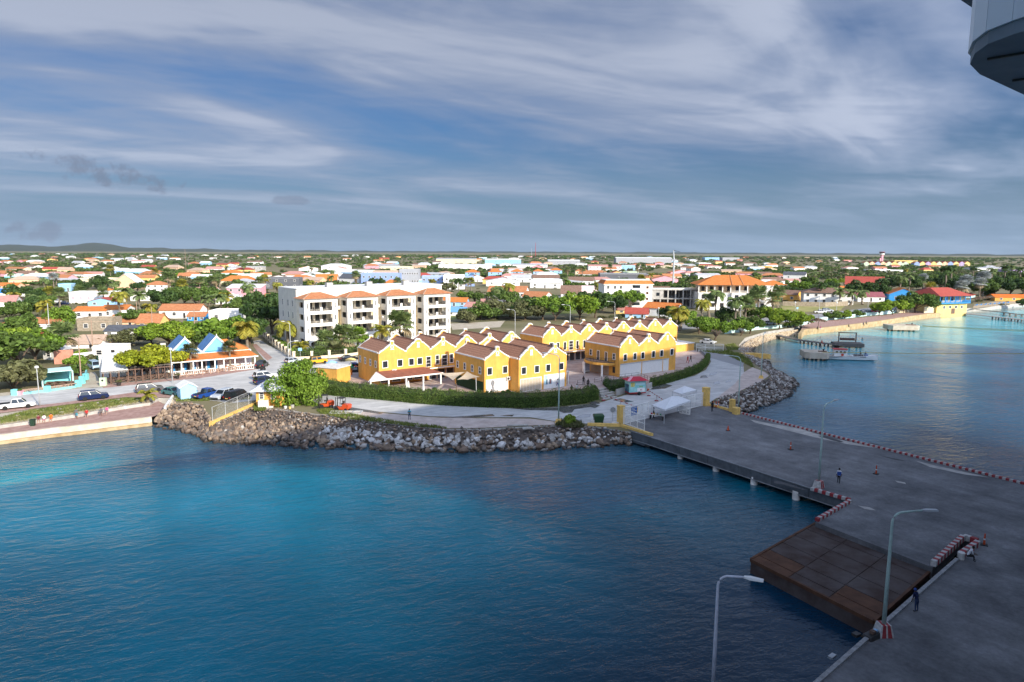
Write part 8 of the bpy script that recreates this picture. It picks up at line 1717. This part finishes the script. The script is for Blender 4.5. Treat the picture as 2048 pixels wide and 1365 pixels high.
for x,y,rz,ps,tp,lg,sk_,lab,z in ((1115,776,40,'walk','white','blue',1,'person in white walking past the white shop panel',MZ),(1143,789,20,'stand','black','maroon',1,'woman in black at the hedge corner',MZ),(1153,787,-30,'stand','white','lilac',2,'person in white top and lilac trousers at the hedge corner',MZ),(1161,789,10,'stand','pink','black',2,'child-sized person in pink by the hedge corner',MZ),(1167,770,0,'stand','black','black',0,'person in black at the head of the mall steps',MZ),(1176,776,0,'stand','black','black',0,'person in black further down the mall steps',MZ),
   (1375,727,30,'walk','red','red',2,'woman in red walking on the right mall terrace',MZ),(1381,725,30,'walk','black','black',2,'woman in black beside the one in red',MZ),(963,796,60,'sit','red','red',1,'cafe guest in red beside the portrait panel',MZ),(974,794,-20,'sit','black','black',2,'cafe guest in black left of the shrub',MZ),(982,793,30,'sit','black','grey',2,'second cafe guest in black by the portrait panel',MZ),(868,795,40,'sit','white','grey',2,'cafe guest in white near the wooden mast',MZ),(880,797,-60,'sit','grey','black',1,'cafe guest in grey near the wooden mast',MZ),(893,796,70,'sit','maroon','black',2,'cafe guest in maroon at the sail',MZ),(787,785,10,'sit','black','black',1,'cafe guest in black under the veranda, left',MZ),(805,787,-40,'sit','grey','navy',2,'cafe guest in grey under the veranda, right',MZ),
   (1634,661,20,'sit','black','black',0,'person in black sitting under the large thatched sunshade',GZ),(1641,660,-40,'sit','pink','white',2,'person in pink sitting under the large thatched sunshade',GZ),(1643,689,30,'sit','red','red',2,'bather in red sitting on the plank jetty',1.35),(1697,658-2,10,'sit','black','black',1,'dark-clad person on the promenade, left of the benches',GZ),(1726,652,10,'sit','navy','black',1,'dark-clad person sitting on the right promenade',GZ),(1732,650,-10,'sit','grey','black',1,'person in grey sitting on the right promenade',GZ)):
    person(lab,x,y,rz,ps,tp,lg,z=z,sk=sk_,h=.72 if 'child' in lab else 1.)
# legs of benches for the seated cafe guests are the cafe chairs; swimmers in the bay
for i,(x,y,lab) in enumerate(((1629,671,'swimmer wading near the beach'),(1640,684,'swimmer beside the plank jetty'),(1724,686,'swimmer beyond the landing stage'))): person(lab,x,y,i*70,'stand','navy','navy',z=-1.25 if i else -.8,sk=1,bare=True)
bm_=T(1703,720,0); person('boat crew member in black on the foredeck',0,0,40,'sit','black','black',xyz=(bm_.x+2.0,bm_.y-.4,.95),sk=0); person('boat crew member in blue on the foredeck',0,0,-60,'sit','blue','black',xyz=(bm_.x+3.3,bm_.y-.7,1.0),sk=0); person('man in dark clothes standing on the mooring block',0,0,10,'bend','navy','navy',xyz=(T(1645,716,0).x,T(1645,716,0).y+2,2.15),sk=0)
# ================================================================ TOWN TREES, FAR HOUSES, FAR WOODS
BLD=[(o,o.location.x,o.location.y) for o in bpy.data.objects if o.parent is None and o.get('category') in ('house','villa','warehouse','office','hotel','apartment house','construction','restaurant','hall','school','barn','terrace house','shed','kiosk')]
def foot(o):
    w=[c for c in o.children if c.name.startswith('wall') or c.name.startswith('floor_slab')]
    if not w: return None
    bb=w[0].bound_box; return (min(b[0] for b in bb),max(b[0] for b in bb),min(b[1] for b in bb),max(b[1] for b in bb))
FOOT=[(x,y,o.rotation_euler.z,foot(o)) for o,x,y in BLD if foot(o)]
def free(px,py,r):
    for x,y,a,f in FOOT:
        dx,dy=px-x,py-y
        if abs(dx)>90 or abs(dy)>90: continue
        c,s=math.cos(-a),math.sin(-a); u,v=dx*c-dy*s,dx*s+dy*c
        if f[0]-r<u<f[1]+r and f[2]-r<v<f[3]+r: return False
    return True
def near_mark(p):
    best=min(LANDMARKS,key=lambda q:(q[0]-p.x)**2+(q[1]-p.y)**2); dx,dy=p.x-best[0],p.y-best[1]
    d=('left of' if dx<0 else 'right of') if abs(dx)>abs(dy) else ('in front of' if dy<0 else 'behind'); return d+' the '+best[2]
USED={}
def lab_tree(kind_,p):
    l=kind_+' '+near_mark(p); l=' '.join(l.split()[:16]); USED[l]=USED.get(l,0)+1; return l
LF=[G_mid,G_dark,G_fresh,G_mid,G_olive,G_dark,G_mid]
LN={G_mid:'green',G_dark:'dark green',G_fresh:'fresh green',G_olive:'olive green',G_bright:'bright green',G_palm:'grey-green',G_palmy:'yellowish',G_silver:'silvery',G_yell:'yellow-green'}
PENDING=[]
def put(kindk,x,y,r,leaf,h=None):
    p=T(x,y)
    sizew='large' if r>6.2 else 'small' if r<3.6 else 'mid-sized'
    if kindk in PALMS: PENDING.append((kindk,p,r,leaf,h,f"{'tall' if h>7 else 'short'} {LN[leaf]} {'fan' if 'fan' in kindk else 'feather'} palm"))
    else: PENDING.append((kindk,p,r,leaf,h,f"{sizew} {LN[leaf]} {'round-crowned' if kindk in('round','far3') else 'spreading'} tree"))
rt_=random.Random(21)
# trees read from the photograph: (x, foot y, crown radius m, shape, leaf)
for x,y,r,k,l in ((70,606,5,'broad',G_dark),(35,600,6,'broad',G_dark),(52,640,6.5,'broad2',G_dark),(20,645,6,'broad',G_mid),(90,622,5,'broad2',G_mid),(165,583,5,'round',G_dark),(202,578,7,'round',G_dark),(245,600,5,'broad',G_fresh),(330,622,7,'broad2',G_dark),(370,612,7,'broad',G_dark),(395,618,7.5,'broad2',G_mid),(345,600,5.5,'broad',G_mid),(275,585,5,'broad',G_dark),(262,650,4.5,'broad',G_mid),(420,602,6,'broad',G_mid),(305,690,4.2,'broad2',G_olive),(390,690,5,'broad2',G_fresh),(415,702,4.6,'broad',G_mid),(432,690,5.5,'broad2',G_fresh),(480,682,5.5,'broad',G_dark),(520,640,6,'broad',G_dark),(555,640,6.5,'broad2',G_dark),(560,620,6,'broad',G_mid),(495,620,6,'broad',G_mid),(470,628,5,'broad2',G_mid),
  (25,700,7,'broad2',G_mid),(70,724,6,'broad',G_fresh),(5,715,6,'broad',G_bright),(185,727,2.2,'low',G_olive),(150,735,3.2,'low',G_fresh),
  (935,645,5,'low',G_olive),(960,640,7,'wide',G_mid),(990,636,8,'wide',G_olive),(1020,634,8,'wide',G_mid),(1050,640,7.5,'wide',G_olive),(1085,640,7,'broad',G_mid),(1110,642,7,'broad2',G_fresh),(1160,640,8.5,'broad',G_bright),(1190,636,8,'broad2',G_dark),(1205,622,7,'broad',G_fresh),(1228,628,6,'broad',G_dark),(1258,618,6.5,'broad2',G_fresh),(1120,625,6,'broad',G_mid),(1010,612,6,'broad',G_mid),(1060,618,5,'broad',G_dark),(950,608,5,'broad',G_mid),(1000,600,5,'broad2',G_mid),(930,604,4.5,'broad',G_fresh),
  (1355,658,4.2,'broad',G_mid),(1372,650,4,'broad2',G_fresh),(1398,668,4.6,'broad',G_fresh),(1430,680,4.8,'broad2',G_fresh),(1412,664,4,'broad',G_mid),(1345,646,5,'broad2',G_dark),(1500,668,4.6,'broad',G_mid),(1482,672,3.8,'broad2',G_fresh),(1450,645,4.5,'round',G_dark),(1558,659,5.2,'big2',G_bright),(1575,655,5,'broad',G_bright),(1540,650,4.8,'broad2',G_bright),(1602,654,3.8,'broad',G_bright),(1520,645,5,'broad',G_mid),(1588,656,3,'low',G_mid),
  (1668,640,3.6,'wide',G_mid),(1690,638,3.6,'wide',G_bright),(1712,634,3.,'wide',G_mid),(1758,632,4.6,'broad',G_bright),(1785,630,5,'broad2',G_bright),(1830,626,7.5,'broad',G_mid),(1850,622,6.5,'broad2',G_fresh),(1812,626,4.6,'broad',G_fresh),(1720,598,8.5,'broad',G_dark),(1750,600,7,'broad2',G_dark),(1700,600,5,'broad',G_mid),(1580,598,6,'broad',G_dark),(1640,598,6,'broad2',G_mid),(1600,588,7,'broad',G_fresh),(1620,580,7,'broad2',G_mid),(1660,578,6,'broad',G_fresh),(1690,574,6,'broad2',G_bright),(1780,585,8,'broad',G_dark),(1820,588,8,'broad2',G_dark),(1880,582,9,'broad',G_dark),(1910,590,8,'broad2',G_dark),(1960,596,9,'broad',G_mid),(1990,592,9,'broad2',G_dark),(2020,594,9,'broad',G_dark),(2045,590,9,'broad2',G_mid),(1850,572,8,'broad',G_mid),(1930,576,8,'broad',G_dark),(1975,574,9,'broad2',G_dark),(2030,572,9,'broad',G_dark),(1890,566,8,'broad',G_mid),(2045,612,4,'low',G_dark)):
    put(k,x,y,r,l)
for x,y,h,r,k,l in ((28,612,5,4,'coco',G_palmy),(70,618,5,4.2,'coco',G_palm),(120,614,6,3.6,'fan',G_palm),(100,604,5,3.5,'fan',G_palmy),(85,640,6,4,'coco',G_palmy),(88,645,5,3.6,'coco2',G_palmy),(160,600,5,3.4,'fan',G_palm),(208,610,6,3.2,'fan',G_palm),(245,640,9,4.4,'coco',G_palmy),(252,618,8,4.4,'coco',G_palm),(283,632,8,4,'coco2',G_palm),(300,640,5,3.5,'coco',G_palmy),(230,595,8,4.2,'coco',G_palm),(340,590,10,4,'fan_skirt',G_palm),(336,575,10,4,'fan',G_palm),(365,595,7,3.6,'fan',G_palmy),(108,577,7,4,'fan',G_silver),(92,580,6,4,'coco',G_palm),(222,560,9,4.4,'fan',G_palmy),(400,615,6,4,'coco',G_palm),(415,628,6,4,'coco2',G_palm),(440,628,7,4,'coco',G_palm),(455,622,6,4,'coco2',G_palmy),(500,615,9,4.6,'coco',G_palm),(520,592,8,3.6,'fan_skirt',G_palm),(530,590,9,3.6,'fan_skirt',G_palmy),(433,590,9,3.6,'fan_skirt',G_palm),(425,588,8,3.6,'fan',G_palm),(400,585,7,3.5,'fan',G_palm),(558,596,7,4,'coco',G_palmy),(575,640,8,4.5,'coco2',G_palm),
  (712,577,9,3.8,'fan_skirt',G_palm),(795,578,5,3.6,'fan',G_palm),(806,580,4,3,'fan',G_palmy),(865,582,5,3.4,'fan',G_palmy),(905,583,7,3.8,'coco',G_palm),(932,582,6,3.4,'fan',G_palm),(942,582,6,3.4,'fan',G_palmy),(918,600,10,3.2,'date',G_dark),(1020,603,8,4.6,'coco',G_palmy),(995,607,7,4.4,'coco',G_palm),(1165,562,10,3.4,'fan',G_palm),(1150,560,11,3.4,'fan',G_palm),(1135,562,10,3.2,'fan_skirt',G_palm),(1220,550,9,3.4,'fan',G_palm),(1275,552,10,3.6,'fan_skirt',G_palm),(1285,553,10,3.4,'fan',G_palm),(960,558,8,3.2,'fan',G_palm),(1012,556,8,3.2,'fan_skirt',G_palm),(1056,554,8,3.2,'fan',G_palm),(1200,600,8,4.4,'coco',G_palmy),
  (1358,662,6,4,'coco',G_palmy),(1350,668,7,3.8,'coco2',G_palmy),(1407,645,7,4.4,'coco',G_palmy),(1434,640,10,4.6,'coco',G_palm),(1418,636,8,4,'coco2',G_palm),(1470,648,8,4.2,'date',G_palm),(1490,646,7,4,'fan',G_palm),(1515,640,10,4.4,'fan',G_palm),(1505,635,8,4,'fan_skirt',G_palm),(1555,620,8,4.2,'fan',G_palm),(1545,625,6,4,'fan2',G_palm),(1640,608,10,4,'coco',G_dark),(1675,612,7,4.4,'coco2',G_palm),(1700,612,6,4.4,'coco2',G_palm),(1725,610,6,4.2,'coco',G_palm),(1800,600,12,4.6,'coco',G_palm),(1815,590,12,4.4,'coco2',G_palm),(1885,598,17,4.8,'coco',G_dark),(1900,585,16,4.6,'coco',G_dark),(1930,594,9,5.0,'fan',G_silver),(1922,598,7,4.6,'fan2',G_silver),(1965,592,11,5.2,'fan',G_silver),(1958,598,9,4.0,'fan2',G_silver),(1845,580,8,4.2,'fan',G_silver),(1980,580,14,4.6,'coco',G_palm),(2005,575,15,4.6,'coco',G_dark),(2035,578,14,4.6,'coco2',G_dark),(1945,570,14,4.4,'coco',G_dark),(2020,566,14,4.4,'coco',G_palm),(1715,574,9,3.8,'fan',G_palm),(1690,565,9,3.6,'fan_skirt',G_palm),(1640,552,10,3.6,'fan',G_palm)):
    put(k,x,y,r,l,h)
# scattered trees between the houses, out to about a kilometre
n=0; tries=0
ROADP=[T(520,684),T(545,705),T(570,722),T(640,730),T(700,724)]
while n<105 and tries<4000:
    tries+=1; y=rt_.uniform(543,606); x=rt_.uniform(-20,2070)
    if y>600 and 560<x<930: continue
    if y>632 and x>900: continue
    if x>1340 and y>608: continue
    if 860<x<1130 and y>618: continue
    if 980<x<1185 and 588<y<618: continue
    p=T(x,y); r=rt_.uniform(2.8,5.4)
    if not free(p.x,p.y,r*.45) or not free(p.x,p.y+r*1.6,r*.6): continue
    if any(abs(q[1].x-p.x)+abs(q[1].y-p.y)<5 for q in PENDING): continue
    if rt_.random()<.22: put(rt_.choice(['fan','coco','fan_skirt','coco2']),x,y,rt_.uniform(3.2,4.2),rt_.choice([G_palm,G_palmy,G_palm]),rt_.uniform(5,10))
    else: put(rt_.choice(['broad','broad2','wide','far1','round']) if y>575 else rt_.choice(['far1','far2','far3']),x,y,r,rt_.choice(LF))
    n+=1
labs={}
for q in PENDING:
    l=lab_tree(q[5],q[1]); labs.setdefault(l,[]).append(q)
ORD=['leftmost','second','third','fourth','fifth','sixth','seventh','eighth','ninth','tenth','eleventh','twelfth','thirteenth','fourteenth']
for l,qs in labs.items():
    qs.sort(key=lambda q:proj(q[1])[0])
    for i,(k,p,r,leaf,h,_) in enumerate(qs):
        ll=l if len(qs)==1 else ' '.join((l.split()))[:200]+', '+(ORD[i] if i<len(qs)-1 else 'rightmost')+(' of several' if len(qs)>2 else ' of two')
        w_=ll.split(); ll=' '.join(w_[:16]) if len(w_)>16 else ll
        if k in PALMS: palm(ll,p,h,r,k,leaf,group='town palms',bend=('coco' in k))
        else: tree(ll,p,r,k,leaf,group='town trees')
# far houses in the green plain: each a small house
fh=random.Random(77); FC=[('w','t','white house with a terracotta roof'),('w','b','white house with a brown roof'),('c','t','cream house with a terracotta roof'),('w','w','all-white house'),('n','n','peach house with a tan roof'),('b','w','pale blue house with a white roof'),('w','p','white house with a pink roof'),('y','r','yellow house with a red roof'),('w','g','white house with a grey roof'),('p','t','pink house with a terracotta roof')]
cand=[]; tries=0
while len(cand)<235 and tries<5000:
    tries+=1; u=fh.random(); y=514.5+ (u**1.5)*62; x=fh.uniform(-10,2060)
    yy=y+.0049*(x-1024)
    if x>1700 and yy<536: continue
    if x>1560 and yy>545: continue
    p=T(x,yy)
    if not free(p.x,p.y,9) or any(abs(q[0]-x)<14 and abs(q[1]-yy)<2.6 for q in cand): continue
    cand.append((x,yy,fh.randrange(10)))
cand.sort(); cnt={}
for x,y,c in cand: cnt.setdefault(c,[]).append((x,y))
for x,y,c in cand:
    wc,rc,nm=FC[c]; L=cnt[c]; i=L.index((x,y)); p=T(x,y); far='on the far plain' if y<535 else 'amid the plain trees'
    lab=f"{nm} {far}, {ORD[i] if i<14 else 'number-'+str(i+1)} of its colours from the left".replace('leftmost','first')
    k=mpp(p); house(' '.join(lab.split()[:16]),p.x,p.y,fh.uniform(13,25),fh.uniform(3.0,4.6),fh.uniform(8,12),fh.uniform(-25,25),fh.choice('xxyhh'),fh.uniform(1.6,2.8),wc,rc,3,name='far_house',cat='house',group='far houses',px=False,door=True)
# far woods: a carpet of crowns that reads as one mass
def woods():
    rs=np.random.RandomState(5); out=[]
    for key,m_,n,seed in (('far1',G_mid,5200,1),('far2',G_dark,4200,2),('far3',G_olive,2600,3)):
        # thin the prototype crown to keep each tree light
        me=TREES[key][0]; V0_=np.zeros(len(me.vertices)*3); me.vertices.foreach_get('co',V0_); V0_=V0_.reshape(-1,4,3)
        VV=[]
        t=rs.uniform(0,1,n*3); yy=513.2+ (t**1.9)*64; xx=rs.uniform(-260,2500,n*3); k=0
        for x,y in zip(xx,yy):
            y+=.0049*(x-1024)
            if 1560<x<2070 and y>560: continue
            p=T(x,y); d=p.y
            if x>2070 and d<460+.3*(p.x-330): continue
            if d>8500: continue
            pn=math.sin(p.x*.013+1.7)*math.sin(p.y*.009)+.5*math.sin(p.x*.031)*math.sin(p.y*.023+2)
            if pn<-.62 and d<2600: continue
            if d<1600 and not free(p.x,p.y,2.5): continue
            if d<1500 and not free(p.x,p.y+7,2.): continue
            q=V0_[rs.choice(len(V0_),70 if d>900 else 150,replace=False)]; r=rs.uniform(2.4,5.0)*(1 if d<1500 else min(2.6,d/1500)); s=1.75 if d>900 else 1.35
            c=q.mean(1,keepdims=True); q=(c+(q-c)*s)*np.array([r,r,r*rs.uniform(.6,.85)]); a=rs.uniform(0,6.28); R_=np.array([[math.cos(a),-math.sin(a),0],[math.sin(a),math.cos(a),0],[0,0,1]])
            VV.append(q@R_.T+np.array([p.x,p.y,GZ+r*.08])); k+=1
            if k>=n: break
        V=np.concatenate(VV).reshape(-1,3); o=npmesh('far_woods',V,np.arange(len(V)).reshape(-1,4),m_); kind(o,'stuff')
woods()
# low scrub over the near plain
def scrub():
    rs=np.random.RandomState(8); VV=[]; me=TREES['far2'][0]; V0_=np.zeros(len(me.vertices)*3); me.vertices.foreach_get('co',V0_); V0_=V0_.reshape(-1,4,3)
    for x,y in zip(rs.uniform(-60,2100,2600),rs.uniform(560,650,2600)):
        if (600<x<900 and y>575) or (y>612 and x>1330) or (y>640 and x>560): continue
        if 985<x<1180 and 588<y<618: continue
        p=T(x,y)
        if not free(p.x,p.y,1.) or not free(p.x,p.y-3,.5): continue
        pn=math.sin(p.x*.05+.7)*math.sin(p.y*.04)+.6*math.sin(p.x*.13)*math.sin(p.y*.11)
        if pn<-.1: continue
        q=V0_[rs.choice(len(V0_),60,replace=False)]; r=rs.uniform(.9,2.2); c=q.mean(1,keepdims=True); q=(c+(q-c)*1.5)*np.array([r,r,r*.7]); VV.append(q+np.array([p.x,p.y,GZ-.1]))
    V=np.concatenate(VV).reshape(-1,3); kind(npmesh('scrub',V,np.arange(len(V)).reshape(-1,4),G_olive),'stuff')
scrub()
# ================================================================ AIR
mb=MB(); mb.box(-13950,13950,-1500,8850,-7,118); hz=kind(mb.build('haze',None),'stuff')
m=bpy.data.materials.new('haze_air'); m.use_nodes=True; nt=m.node_tree; nt.nodes.clear(); v=nt.nodes.new('ShaderNodeVolumePrincipled'); u=nt.nodes.new('ShaderNodeOutputMaterial'); nt.links.new(v.outputs[0],u.inputs[1])
v.inputs['Density'].default_value=2.3e-5; v.inputs['Color'].default_value=(.72,.84,1,1); hz.data.materials.append(m)
